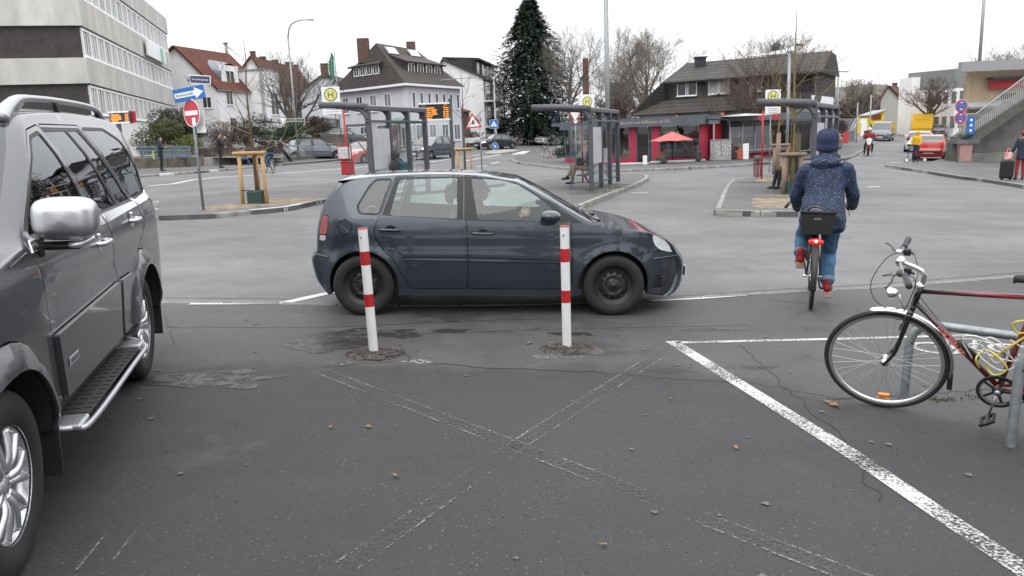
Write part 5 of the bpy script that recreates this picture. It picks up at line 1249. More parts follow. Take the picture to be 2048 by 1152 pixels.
# her bicycle, seen from behind
def city_bike(root,detail=1,frame=None,R=.35,L=1.08,bars=True,basket=False,wheelsteer=0,zs=1.0,fendm=None):
    fm=frame or BLK
    bike_wheel(root,(0,0,R),R,0,32,tw=.019,detail=detail);bike_wheel(root,(0,L,R),R,0,32,tw=.019,detail=detail)
def rotz90(root_child):pass
lb=thing('bicycle','black city bicycle with rear basket and lit red lamp, ridden in the road','bicycle',W0,pi/2)
lb.rotation_euler=(Matrix.Rotation(radians(.2),4,'Y')@Matrix.Rotation(pi/2-.35,4,'Z')).to_euler()
def plain_bike(t,R=.35,L=1.08,fr=BLK,detail=1,saddle_h=.93,bar_h=1.08,fend=BLK,rack=False,n=8,bw=.27):
    bike_wheel(t,(0,0,R),R,0,32,tw=.02,detail=detail);bike_wheel(t,(L,0,R),R,0,32,tw=.02,detail=detail)
    m=MB();bbx=.45
    m.tube([(bbx,0,.29),(.30,0,saddle_h-.08)],.016,n);m.tube([(bbx,0,.29),(L-.20,0,.70)],.018,n);m.tube([(.36,0,.62),(L-.21,0,.82)],.015,n);m.tube([(L-.19,0,.68),(L-.23,0,.88)],.02,n)
    for s in(1,-1):
        m.tube([(bbx,s*.03,.29),(0,s*.065,R)],.010,n);m.tube([(.33,s*.02,.76),(.1,s*.05,.5),(0,s*.065,R)],.009,n)
    m.build('frame',fr,t)
    m=MB()
    for s in(1,-1):m.tube(catmull([(L-.185,s*.03,.68),(L-.13,s*.05,.56),(L,s*.06,R)],3),.012,n)
    m.tube([(L-.185,-.03,.68),(L-.185,.03,.68)],.016,n);m.build('fork',fr,t)
    m=MB();m.tube([(L-.23,0,.87),(L-.25,0,bar_h-.02)],.014,n);hp=catmull([(L-.42,-bw,bar_h-.06),(L-.30,-bw*.85,bar_h),(L-.22,-.08,bar_h+.01),(L-.22,.08,bar_h+.01),(L-.30,bw*.85,bar_h),(L-.42,bw,bar_h-.06)],5);m.tube(hp,.012,n);h_=m.build('handlebar',ALUB,t)
    for s in(1,-1):
        g_=MB();g_.tube([(L-.47,s*bw*1.06,bar_h-.08),(L-.35,s*bw*.93,bar_h-.03)],.018,n);g_.build('grip',RUB,h_)
    m=MB();rows=[]
    for x,w,z in((.08,.03,0),(.10,.10,.01),(.18,.10,.005),(.26,.05,0),(.36,.022,-.005),(.38,.01,-.01)):rows.append([(x,w*cos(a),saddle_h+z+.025*sin(a))for a in[2*pi*k/12 for k in range(12)]])
    m.grid(rows,closed=True);m.add(rows[0],[tuple(range(12))]);m.build('saddle',BLK,t)
    m=MB();m.lathe([(.0,-.002),(.085,-.002),(.085,.002),(0,.002)],24,T(bbx,-.05,.29)@RX90);m.build('chainring',mat('chainring',(.10,.10,.10),.4,.8),t)
    if fend:
        fender(t,(0,0,R),R+.012,radians(60),radians(195),fend,.028);fender(t,(L,0,R),R+.012,radians(20),radians(150),fend,.028)
    return t
plain_bike(lb,R=.345,L=1.10,saddle_h=.90,bar_h=1.07,bw=.30)
cp=MB();cp.lathe([(.009,-.08),(.009,.08)],8,T(0,0,.345)@RX90,cap=True);cp.lathe([(0,-.10),(.014,-.095),(.016,-.07),(.008,-.06)],12,T(0,0,.345)@RX90);cp.build('axle',CHR2,lb)
for s,a in((1,radians(150)),(-1,radians(-28))):
    q=Vector((.45-.17*cos(a)*-1,s*.085,.29+.17*sin(a)))
    q=Vector((.45,s*.085,.29+(.13 if s>0 else-.14)));
    m=MB();m.tube([(.45,s*.06,.29),tuple(q)],[.012,.009],8);c_o=m.build('crank',ALUB,lb);m=MB();y0,y1=sorted((q.y,q.y+s*.10));m.box((q.x-.045,y0,q.z-.012),(q.x+.045,y1,q.z+.012),bev=.005)
    m.build('pedal',BLK,c_o)
    if s>0:
        r=MB();r.box((q.x-.05,y0+.02,q.z-.008),(q.x-.045,y1-.01,q.z+.008));r.build('reflector',mat('reflector_orange',(.75,.20,.01),.3,coat=.6),c_o)
m=MB()
for s in(1,-1):m.tube([(-.12,s*.055,.735),(.28,s*.055,.745)],.006,8);m.tube([(.0,s*.062,.345),(-.02,s*.058,.735)],.006,8);m.tube([(.0,s*.064,.345),(.14,s*.058,.74)],.006,8)
m.tube([(-.12,-.055,.735),(-.12,.055,.735)],.006,8);m.build('rack',BLK,lb)
bk=MB();blackb=mat('basket_black',(.012,.012,.013),.55,var=.2,scale=20,bump=.3)
bk.box((-.14,-.165,.775),(.17,.165,.96),bev=.02)
rows=[[(x*k+.015*(k-1),y*k,z)for x,y in((-.14,-.14),(.16,-.14),(.16,.14),(-.14,.14))]for k,z in((1.0,.79),(1.08,.90),(1.14,1.01))]
bk=MB();bk.grid(rows,closed=True,smooth=False);bk.add(rows[0],[(3,2,1,0)]);bk.tube([Vector(p)for p in rows[2]],.009,8,closed=True)
b_o=bk.build('basket',blackb,lb);b_o.modifiers.new('t','SOLIDIFY').thickness=.006
bt_=MB();bt_.ell((-.02,.02,.99),(.11,.12,.055),14,8);bt_.tube(catmull([(-.1,-.10,.99),(-.13,-.03,1.05),(-.12,.06,1.06),(-.10,.13,1.01)],5),.022,8,flat=.5)
bo=fleshed(bt_,'shoulder_bag',GREYC,None,.008,2,.012,.05);bo.location=W0;bo.rotation_euler=lb.rotation_euler;tag(bo,'dark grey bag stuffed in the rear basket of the ridden bicycle','bag')
text('lettering','BASIL',.028,mat('lettering_grey',(.45,.45,.45),.6),b_o,T(-.158,-.0,.945)@Matrix.Rotation(radians(-6),4,'Y')@Matrix.Rotation(-pi/2,4,'Z')@RX90,ext=.0004)
lp=MB();lm=mat('rear_lamp_red',(.45,.01,.008),.25,coat=.8,emis=.35,ecol=(1,.03,.01));lp.ell((-.135,0,.715),(.03,.075,.036),18,10);l_o=lp.build('rear_lamp',lm,lb)
lp=MB();lp.ell((-.163,.0,.722),(.008,.016,.013),10,6);lp.build('bulb',mat('lamp_glow',(1,.35,.25),.5,emis=4.0,ecol=(1,.42,.30)),l_o)
m=MB();m.lathe([(0,.0),(.036,.0),(.040,.008),(0,.014)],18,T(-.175,0,.585)@Matrix.Rotation(-pi/2,4,'Y'));m.box((-.18,-.03,.54),(-.168,.03,.60),bev=.006);m.build('reflector',mat('reflector_red',(.40,.02,.015),.3,coat=.6),lb)
m=MB();m.tube(catmull([(.70,-.30,1.02),(.74,-.33,.95),(.76,-.34,.90)],4),.007,6);m.build('brake_lever',ALU,lb)
# the driver of the blue hatchback
drv=dict(pelvis=(0,0,.34),chest=(0,-.02,.66),neck=(0,0,.86),head=(0,.045,.985),shL=(-.19,-.01,.80),shR=(.19,-.01,.80),elL=(-.26,.2,.58),elR=(.26,.2,.58),wrL=(-.14,.46,.70),wrR=(.14,.46,.70),hipL=(-.09,.02,.31),hipR=(.09,.02,.31),knL=(-.13,.42,.42),knR=(.13,.42,.42),anL=(-.13,.72,.18),anR=(.13,.72,.18),toeL=(-.13,.84,.2),toeR=(.13,.84,.2))
person('dark-haired driver in a dark jacket sitting at the wheel of the blue hatchback',Vector((-2.118+1.73,7.53+.825+.1,.20)),-pi/2,drv,BLACKC,GREYC,None,HBK,1.0,.014)
# ------------------------------------------------------------------ street furniture
ANTH=mat('anthracite_metal',(.085,.088,.102),.45,.2,var=.15,scale=5);REDP=mat('red_pole',(.42,.018,.024),.45,var=.12,scale=6)
WSIGN=mat('sign_white',(.78,.78,.78),.45,var=.05);RSIGN=mat('sign_red',(.50,.018,.03),.4);BSIGN=mat('sign_blue',(.012,.13,.42),.4);KSIGN=mat('sign_black',(.02,.02,.022),.5);YSIGN=mat('sign_yellow',(.75,.60,.16),.45);GSIGN=mat('sign_green',(.04,.22,.14),.45);GREYM=mat('sign_back',(.32,.33,.34),.5,.4)
CGL=glass('shelter_glass',(.93,.95,.95),.03,k=.25)
def S_at(p):return FPX/(p.y*cos(PITCH)+(CAM_H-p.z)*sin(PITCH))
def hgt(p,px,py):return at(px,py,p.y).z-p.z
def face(parent,name,poly,z0,m,dy=0,th=.004,mirror=False):     # poly in (x,z) facing -y
    mb=MB();n=len(poly);s=1 if area([tuple(p)for p in poly])>0 else-1
    P=poly if s>0 else poly[::-1]
    mb.add([(x,dy-th,z+z0)for x,z in P]+[(x,dy,z+z0)for x,z in P],[tuple(range(n)),tuple(reversed(range(n,2*n)))]+[((i+1)%n,i,n+i,n+(i+1)%n)for i in range(n)])
    return mb.build(name,m,parent)
def circ(r,n=32,cx=0,cz=0):return[(cx+r*cos(2*pi*k/n),cz+r*sin(2*pi*k/n))for k in range(n)]
def rect(w,h,cx=0,cz=0):return[(cx-w/2,cz-h/2),(cx+w/2,cz-h/2),(cx+w/2,cz+h/2),(cx-w/2,cz+h/2)]
def tri(s,cz=0,inv=False):
    k=-1 if inv else 1;return rnd([(-s/2,cz-k*s*.29),(s/2,cz-k*s*.29),(0,cz+k*s*.577)],s*.06,3)
def pole(px,py,ptop,r,m,label,cat,g0=None,rz=0,cap_=True,group=None):
    p=g0 or g(px,py);H=hgt(p,px,ptop);t=thing('sign_post' if cat!='street lamp' else 'street_lamp',label,cat,p,0,group,True)
    mb=MB();mb.tube([(0,0,-.1),(0,0,H*.5),(0,0,H)],[r,r,r*.95],14);mb.build('pole',m,t);return t,p,H
def plate(par,name,z,rz,x=0,y=-.04,ry=0):
    o=MB().box((-.02,-.004,-.02),(.02,.004,.02)).build(name,GREYM,par);o.matrix_local=T(x,y,z)@Matrix.Rotation(rz,4,'Z')@Matrix.Rotation(ry,4,'Y');return o
def figure_walk(par,s,m=KSIGN,dy=-.016,cz=0):
    for pts in([(-.02,.10),(.02,.10),(.02,.02),(-.02,.02)],[(-.02,.03),(.02,.03),(.07,-.10),(.045,-.10)],[(-.02,.03),(.02,.03),(-.05,-.10),(-.075,-.10)],[(.0,.09),(.055,.03),(.045,.02),(-.01,.07)]):face(par,'symbol',[(x*s,z*s)for x,z in pts],cz,m,dy)
    face(par,'symbol',circ(.022*s,12,0,.13*s),cz,m,dy)
# -- no entry + one way + street name
t,p,H=pole(408,428,153,.032,GALV,'pole with no-entry disc, blue one-way arrow and street name plate on the left island','traffic sign')
k=plate(t,'no_entry_sign',hgt(p,391,226),radians(-35),y=-.05)
face(k,'disc',circ(.31),0,WSIGN,0,.006);face(k,'disc_red',circ(.288),0,RSIGN,-.006);face(k,'bar',rect(.49,.10),0,WSIGN,-.010);face(k,'sticker',rect(.13,.17,.07,-.19),0,WSIGN,-.010)
k=plate(t,'rear_board',hgt(p,398,238),radians(-36),.06,.05);face(k,'board',rect(.36,.50,.12,-.06),0,WSIGN,.01)
k=plate(t,'one_way_sign',hgt(p,383,188),radians(-3),y=-.07,ry=radians(-8))
face(k,'board',rnd(rect(.72,.29),.02),0,BSIGN,0,.006)
face(k,'arrow',[(-.33,-.055),(.14,-.055),(.14,-.125),(.34,0),(.14,.125),(.14,.055),(-.33,.055)],0,WSIGN,-.006)
text('lettering','Einbahnstraße',.078,KSIGN,k,T(-.10,-.012,.0)@RX90,ext=.001,sx=.90)
k=plate(t,'street_name_sign',hgt(p,404,160),radians(2),.26,-.01,radians(5))
face(k,'frame',rect(.46,.19),0,WSIGN,0,.006);face(k,'board',rect(.42,.15),0,mat('enamel_navy',(.02,.03,.10),.3,coat=.5),-.006);text('lettering','Frauenbergstraße',.058,WSIGN,k,T(0,-.012,0)@RX90,ext=.001,sx=.88)
m=MB();m.tube([(-.10,0,H+.01),(.06,0,H+.015)],.012,6);m.tube([(.08,0,H+.02),(.24,0,H+.02)],.012,6);m.box((-.045,-.045,H-.08),(.045,.045,H+.01),bev=.01);m.build('bracket',GREYM,t)
# -- bus stop posts
def hsign(px,py,ptop,bx,label,group='bus stop posts with the round H sign',side=-1,rows_=True,red_from=0,ly=None,rz=0):
    t,p,H=pole(px,py,ptop,.032,REDP,label,'bus stop sign',group=group);s=S_at(p)
    x0,y0,x1,y1=bx;w,h=(x1-x0)/s,(y1-y0)/s
    c=at((x0+x1)/2,(y0+y1)/2,p.y)-p;k=plate(t,'stop_board',c.z,rz,c.x+.0384*c.z,-.05)
    face(k,'board',rnd(rect(w,h),.02),0,WSIGN,0,.008);cz=h/2-w*.42 if h>w*1.1 else 0;r=w*.36
    face(k,'ring',circ(r),cz,GSIGN,-.008);face(k,'disc',circ(r*.84),cz,YSIGN,-.012)
    for q in(-1,1):face(k,'letter_bar',rect(r*.16,r*.95,q*r*.34,0),cz,GSIGN,-.016)
    face(k,'letter_bar',rect(r*.6,r*.16),cz,GSIGN,-.016)
    if rows_ and h>w*1.1:
        zz=cz-r-w*.13
        text('stop_name','Stadtbüro',w*.13,KSIGN,k,T(0,-.010,zz)@RX90,ext=.001);zz-=w*.16
        for i in range(4):face(k,'line_strip',rect(w*(.8,.7,.75,.6)[i],w*.018,-.0+(.02 if i else 0),0),zz-i*w*.13,GSIGN if i==0 else KSIGN,-.009);
    return t,p,H
t,p,H=hsign(699,378,207,(645,174,681,227),'red bus stop post with H board, timetable and red bin beside the left shelter')
m=MB();m.box((-.26,-.07,0),(.20,.02,.46),bev=.01);k=m.build('timetable_case',REDP,t);k.location=(-.02,-.04,hgt(p,690,319));m=MB();m.box((-.235,-.082,.04),(.175,-.071,.42));m.build('timetable',mat('paper',(.62,.61,.60),.5,var=.2,scale=20),k)
for i in range(7):m=MB();m.box((-.2,-.0835,.08+.042*i),(.12,-.0825,.088+.042*i));m.build('print_row',mat('print_grey',(.25,.25,.25),.6),k)
m=MB();m.box((-.19,-.20,0),(.24,-.03,.44),bev=.025);m.box((-.22,-.22,.41),(.26,-.02,.45),bev=.01);b=m.build('litter_bin',REDP,t);b.location=(0,0,hgt(p,693,325)-.40)
hsign(1166,372,224,(1161,190,1188,217),'red bus stop post with square H board behind the middle shelter');hsign(1523,365,222,(1530,181,1560,227),'red bus stop post with H board in front of the kiosk window')
t,p,H=pole(1538,352,233,.02,GALV,'pole with two red heart shapes hanging in front of the kiosk fascia','decoration')
for q in(-.42,.22):
    mb=MB();hp=[(.16*sin(a)**3,.16*(13*cos(a)-5*cos(2*a)-2*cos(3*a)-cos(4*a))/16)for a in[2*pi*i/28 for i in range(28)]];mb.prism(hp,-.02,.02,T(q,-.03,H-.04)@RX90);mb.build('heart',RSIGN,t)
m=MB();m.beam((-.45,0,H),(.26,0,H),.02,.02);m.build('crossbar',GALV,t)
# -- shelters
SEATM=mat('bench_grid',(.06,.06,.065),.5,.3)
def shelter(P0,P1,H,roofL,label,n=4,poster=(0,),ends=True,tw=.07,seat=True,left=None,roof_r=.095):
    P0,P1=Vector(P0),Vector(P1);d=P1-P0;L=hypot(d.x,d.y);rz=atan2(d.y,d.x)
    t=thing('bus_shelter',label,'bus shelter',P0,rz,'grey bus shelters',True)     # local x along the posts, y to the left
    sp_=L/(n-1)
    for i in range(n):
        m=MB();m.box((i*sp_-tw*.7,-tw,0),(i*sp_+tw*.7,tw,H),bev=.015);m.build('post',ANTH,t)
        m=MB();m.tube(catmull([(i*sp_,0,H-.30),(i*sp_,.12,H-.08),(i*sp_,.35,H+.0),(i*sp_,roofL*.7,H+.09),(i*sp_,roofL,H+.12)],4),.035 if i else roof_r*.8,10,flat=1);m.build('roof_arm',ANTH,t)
    m=MB();m.box((-.1,-.06,H-.07),(L+.1,.06,H+.06),bev=.02);m.build('top_beam',ANTH,t)
    m=MB();m.box((-.1,-.06,H-.36),(L+.1,.04,H-.30),bev=.01);m.build('cross_rail',ANTH,t)
    m=MB();m.tube([(-.02,-.02,H+.02),(-.02,roofL*.5,H+.10),(-.02,roofL+.05,H+.13)],roof_r,16);m.build('roof_edge_beam',ANTH,t)
    m=MB();rows=[[(x,y,H+.05+.10*(y/roofL)**.7+.02)for x in(-.05,L+.1)]for y in[roofL*k/6 for k in range(7)]];m.grid(rows);o=m.build('roof_panel',mat('roof_sheet',(.20,.22,.24),.35,coat=.3),t);o.modifiers.new('t','SOLIDIFY').thickness=.03
    m=MB();m.tube([(-.05,roofL,H+.12),(L+.1,roofL,H+.12)],.05,10);m.build('gutter_tube',ANTH,t)
    for i in range(n-1):
        m=MB();m.box((i*sp_+tw,-.008,.22),((i+1)*sp_-tw,.0,H-.34));m.build('glass_pane',CGL,t)
        for zz in(.2,H-.36)if i else(.2,):
            m=MB();m.box((i*sp_+tw,-.02,zz-.02),((i+1)*sp_-tw,.02,zz+.02));m.build('pane_rail',ANTH,t)
    for i in poster:
        m=MB();m.box((i*sp_+tw+.02,-.05,.80),((i+1)*sp_-tw-.02,-.01,H-.52),bev=.006);m.build('poster_panel',mat('poster_grey',(.42,.43,.44),.55,var=.12,scale=3),t)
        m=MB();m.box((i*sp_+tw+.02,.0,.80),((i+1)*sp_-tw-.02,.03,H-.52),bev=.006);m.build('poster_panel',mat('poster_grey',(.42,.43,.44),.55),t)
    if ends:
        m=MB();m.box((-.012,.10,.28),(0,.62,H-.46));m.build('glass_pane',CGL,t)
        m=MB();m.beam((0,.0,.26),(0,.64,.26),.03,.03);m.build('pane_rail',ANTH,t);m=MB();m.beam((0,0,H-.42),(0,.64,H-.42),.05,.06);m.build('pane_rail',ANTH,t);m=MB();m.beam((0,.63,.0),(0,.63,H-.42),.025,.025);m.build('pane_rail',ANTH,t)
    if seat:
        m=MB();m.box((.35,.18,.44),(L-.4,.56,.475),bev=.01);s_=m.build('bench_seat',SEATM,t)
        for x in(.6,L-.7):m=MB();m.beam((x,.1,.05),(x,.36,.45),.05,.05);m.build('seat_leg',mat('seat_leg_red',(.28,.03,.03),.5),s_)
    return t
def on(px,py,h=.12):return g(px,py)+Vector((0,0,h))
shelter(on(748,410,.1),Vector((-2.50,23.5,.1)),2.36,1.3,'grey bus shelter on the left, behind the roof of the blue hatchback',poster=(0,),roof_r=.085)
shelter(on(1183,390),on(1236,373),2.42,1.75,'grey bus shelter in the middle with a person in tan tights sitting inside')
shelter(on(1624,396),on(1668,374),2.52,1.55,'grey bus shelter partly hidden behind the cyclist in the dotted jacket',roof_r=.11)
# green hose strap leaning at the left shelter
m=MB();q=g(742,400);m.tube(catmull([at(716,284,21.5),at(732,304,21.3),at(746,326,21.1),at(758,346,20.9)],4),.014,6);o=m.build('umbrella',BLACKC);tag(o,'black closed umbrella stick hanging across the first post of the left shelter','umbrella')
# -- departure boards
ORG=mat('led_orange',(.9,.30,.03),.5,emis=1.1,ecol=(1,.33,.05));LEDK=mat('led_panel',(.012,.014,.017),.3,coat=.4)
def board(px,py,ptop,c,w,h,rz,label,right=True,rowsn=6,seed=1,side_red=False,pw=.055,g0=None):
    p=g0 or g(px,py);Hh=hgt(p,px,ptop);t=thing('departure_board',label,'departure board',p,0,'orange LED departure boards',True)
    m=MB();m.box((-pw,-pw,0),(pw,pw,Hh),bev=.012);m.build('pole',ANTH,t)
    cc=at(c[0],c[1],p.y)-p;k=MB().box((-w/2,-.02,-h/2),(w/2,.16,h/2),bev=.01).build('housing',ANTH,t);k.matrix_local=T(cc.x+.0384*cc.z,-.05,cc.z)@Matrix.Rotation(rz,4,'Z')
    face(k,'screen',rect(w-.06,h-.10),0,LEDK,-.02);rg=random.Random(seed)
    for z in(h/2-.025,-h/2+.025):face(k,'light_strip',rect(w,.05,0,0),z,WSIGN,-.021,.006)
    names=['Hauptbahnhof','Cappeler Gleiche','Richtsberg Mitte','Wehrda Kaufpark','Südbahnhof','Lahnberge'];names=names[:rowsn]
    text('led_row','Abfahrt',h*.07,WSIGN,k,T(-w*.33,-.026,h*.33)@RX90,ext=.0006)
    text('led_clock','12:47',h*.10,ORG,k,T(w*.36,-.026,h*.36)@RX90,ext=.0006)
    for i,nm in enumerate(names):
        z=h*.21-i*h*.115;text('led_row','%d %s'%(rg.randint(1,9),nm),h*.115,ORG,k,T(-w*.42,-.026,z)@RX90,'LEFT',ext=.0006,bold=.002);text('led_row','%d min'%rg.randint(1,30),h*.115,ORG,k,T(w*.46,-.026,z)@RX90,'RIGHT',ext=.0006,bold=.002)
    if side_red:face(k,'side_panel',rect(.16,h*.9,w/2+.06,0),0,REDP,.1)
    return t
board(909,378,197,(869,222),1.03,.58,radians(2),'orange LED departure board on the dark pole right of the left shelter')
board(256,392,228,(241,235),.62,.36,radians(-6),'orange LED departure board above the tail of the off-road car',side_red=True)
# -- small traffic signs
def warn(px,py,ptop,c,label):
    t,p,H=pole(px,py,ptop,.03,GALV,label,'traffic sign');cc=at(c[0],c[1],p.y)-p;s=c[2]/S_at(p)
    k=plate(t,'warning_sign',cc.z,radians(-8),cc.x+.0384*cc.z,-.04,radians(-4))
    face(k,'board',tri(s,-.05),0,RSIGN,0,.006);face(k,'inner',[(x*.74,z*.74-.012)for x,z in tri(s,-.05)],0,WSIGN,-.006)
    f=s*.5;face(k,'symbol',[(-.05*f,-.30*f),(.05*f,-.30*f),(.06*f,0),(.16*f,.02*f),(0,.30*f),(-.16*f,.02*f),(-.06*f,0)],-.03*s,KSIGN,-.010);face(k,'symbol',rect(.62*f,.09*f,0,-.10*f),-.03*s,KSIGN,-.010);return t,p,H,k
t,p,H,k=warn(964.5,352,232,(946,243,34),'red and white triangular priority sign on a thin pole right of the left shelter')
m=MB();m.lathe([(0,0),(.17,0),(.17,.006),(0,.006)],24,T(-.08,.05,H-.14)@RX90);m.build('round_sign_back',GREYM,t)
def blue_ped(par,z,s,x=0,rz=0):
    k=plate(par,'crossing_sign',z,rz,x,-.06);face(k,'board',rnd(rect(s,s),.02),0,BSIGN,0,.006);face(k,'border',rnd(rect(s*1.06,s*1.06),.02),0,WSIGN,.006,.005)
    face(k,'triangle',tri(s*.80,-.06*s),0,WSIGN,-.006);figure_walk(k,s*1.25,cz=-.08*s,dy=-.012);return k
t,p,H=pole(990,303,240,.03,GALV,'pole on the crossing island with blue pedestrian square above a blue arrow disc','traffic sign');blue_ped(t,hgt(p,985.5,248),16/S_at(p))
k=plate(t,'keep_right_disc',hgt(p,987,292),0,0,-.06);r=6.2/S_at(p);face(k,'disc',circ(r),0,BSIGN,0,.006);face(k,'border',circ(r*1.08),0,WSIGN,.006,.005)
a45=[(x*cos(-.78)-z*sin(-.78),x*sin(-.78)+z*cos(-.78))for x,z in[(-r*.6,-r*.12),(r*.1,-r*.12),(r*.1,-r*.38),(r*.65,0),(r*.1,r*.38),(r*.1,r*.12),(-r*.6,r*.12)]];face(k,'arrow',a45,0,WSIGN,-.006)
t,p,H=pole(1018,286,239,.03,GALV,'thin pole with the grey back of a rectangular board before the fir tree','traffic sign');face(t,'sign_back',rect(16/S_at(p),17/S_at(p)),H-.45,GREYM,-.04)
def nostop(par,z,r,x=0,cross=True,rz=0,extra=None):
    k=plate(par,'no_stopping_disc',z,rz,x,-.06);face(k,'disc',circ(r),0,RSIGN,0,.006);face(k,'border',circ(r*1.05),0,WSIGN,.006,.005);face(k,'inner',circ(r*.80),0,BSIGN,-.006)
    for s in((1,-1)if cross else(1,)):
        a=radians(-45*s);w=r*.14;c_,s_=cos(a),sin(a);face(k,'bar',[(x_*c_-z_*s_,x_*s_+z_*c_)for x_,z_ in rect(r*1.72,w)],0,RSIGN,-.009-.002*(s>0))
    if extra:face(k,'white_arrow',[(-r*.22,-r*.58),(r*.22,-r*.58),(r*.1,-r*.40),(-r*.1,-r*.40)],0,WSIGN,-.010);face(k,'white_arrow',[(-r*.18,r*.48),(r*.18,r*.48),(r*.18,r*.62),(-r*.18,r*.62)],0,WSIGN,-.010)
    return k
t,p,H=pole(1103,287,237,.03,GALV,'pole with a red and blue no-stopping disc before the white parked car','traffic sign');nostop(t,hgt(p,1101,246),7.2/S_at(p),-.05,extra=1)
t,p,H=pole(1914,330,199,.032,GALV,'pole with two stacked red and blue no-stopping discs by the staircase','traffic sign');s=S_at(p);nostop(t,hgt(p,1910,212),12.3/s,-.02,False,extra=1);nostop(t,hgt(p,1909,236),12/s,-.02,True,extra=1)
t,p,H=pole(1153,340,224,.03,GALV,'pole with a give-way triangle seen past the middle shelter','traffic sign');s=S_at(p)
k=plate(t,'give_way_sign',hgt(p,1152,233),radians(18),-.02,-.05);face(k,'board',tri(27/s,.06,True),0,RSIGN,0,.006);face(k,'inner',[(x*.76,z*.76+.015)for x,z in tri(27/s,.06,True)],0,WSIGN,-.006)
k=plate(t,'small_sign',hgt(p,1153,245),radians(10),.0,-.05);face(k,'board',tri(14/s,.03,True),0,RSIGN,0,.006);face(k,'inner',[(x*.72,z*.72+.01)for x,z in tri(14/s,.03,True)],0,WSIGN,-.006)
# -- lamps and masts
def lamp(px,py,ptop,r,arm,label,head=.55,mt=GALV,g0=None,drop=.05,hw=.09):
    t,p,H=pole(px,py,ptop,r,mt,label,'street lamp',g0);pts=[(0,0,H)]
    for a,b in arm:q=at(a,b,p.y)-p;pts.append((q.x+.0384*q.z,0,q.z))
    m=MB();P=catmull(pts,6)if len(pts)>2 else pts;m.tube(P,[lerp(r,r*.6,i/(len(P)-1))for i in range(len(P))],10);m.build('arm',mt,t)
    e,e0=Vector(P[-1]),Vector(P[-2]);d=(e-e0).normalized();m=MB();m.beam(e-d*head*.3,e+d*head*.8,.20,hw,bev=.03);k=m.build('lamp_head',GREYM,t)
    m=MB();m.beam(e-d*head*.1+Vector((0,0,-hw*.5-.012)),e+d*head*.7+Vector((0,0,-hw*.5-.012)),.15,.025);m.build('lamp_glass',mat('lamp_glass',(.7,.7,.68),.3),k);return t,p,H
t,p,H=lamp(598,322,75,.06,[(579,55),(588,45),(604,41),(618,41)],'tall street lamp with curved arm on the left pavement by the parked silver car',.45)
for q in(-1,1):
    k=plate(t,'street_name_sign',hgt(p,598,240),0,.36*q,-.06);face(k,'board',rect(.62,.22),0,WSIGN,0,.006);face(k,'panel',rect(.56,.16),0,KSIGN,-.006);text('lettering','Frauenbergstraße' if q<0 else 'Schwanallee',.07,WSIGN,k,T(0,-.011,0)@RX90,ext=.001)
lamp(876,300,176,.055,[(873,168),(880,162),(896,160),(945,158)],'street lamp with long level arm in front of the grey house',.7)
lamp(1127,290,185,.075,[(1122,174),(1112,168),(1095,166),(1064,163)],'street lamp with arm to the left beside the blue crossing sign',.8)
blue_ped([o for o in COL.objects if o.name.startswith('street_lamp')][-1],2.9,.95,-.75)
lamp(1007,278,145,.06,[(1010,135),(1020,133),(1026,131)],'street lamp standing in front of the large fir',.9)
t,p,H=pole(1217,350,-60,.105,GALV,'very tall thick galvanised mast behind the middle shelter','mast',g0=g(1217,350))
lamp(1572,350,104,.07,[(1576,102),(1585,103)],'street lamp between the young trees in front of the kiosk',.5)
lamp(1671,292,146,.09,[(1675,143),(1680,143)],'street lamp at the corner of the dark slate house',.9)
t,p,H=pole(1712,288,205,.05,GREYM,'thin grey pole left of the white pylon up the road','pole');t,p,H=pole(1738,284,190,.06,GREYM,'grey pole right of the white pylon up the road','pole')
for px,top,lab in((676,106,'thin flagpole beside the green flag'),(757,104,'thin antenna mast in front of the grey house wall')):
    p=g(px,290);pole(px,290,top,.04,GREYM,lab,'flagpole',g0=p)
p=g(672,290);t,p,H=pole(683,290,103,.04,GREYM,'flagpole with a hanging green flag in front of the grey house','flagpole',g0=g(683,290));s=S_at(p)
m=MB();rows=[[(-.08+(.25*sin(pi*v)*.6+.10)*(-u)*1.6-.05*v*2,.06*sin(u*9+v*4),H-.35-v*2.4+u*.35)for u in[i/8 for i in range(9)]]for v in[j/10 for j in range(11)]];m.grid(rows);m.build('flag',mat('flag_green',(.01,.22,.11),.7),t)
o=MB().tube([(0,0,0),(0,0,9)],.12,10).build('mast',GREYM);place(o,at(1959,140,60)-Vector((0,0,1)),0,True);tag(o,'tall grey mast rising behind the ochre building at the right','mast')
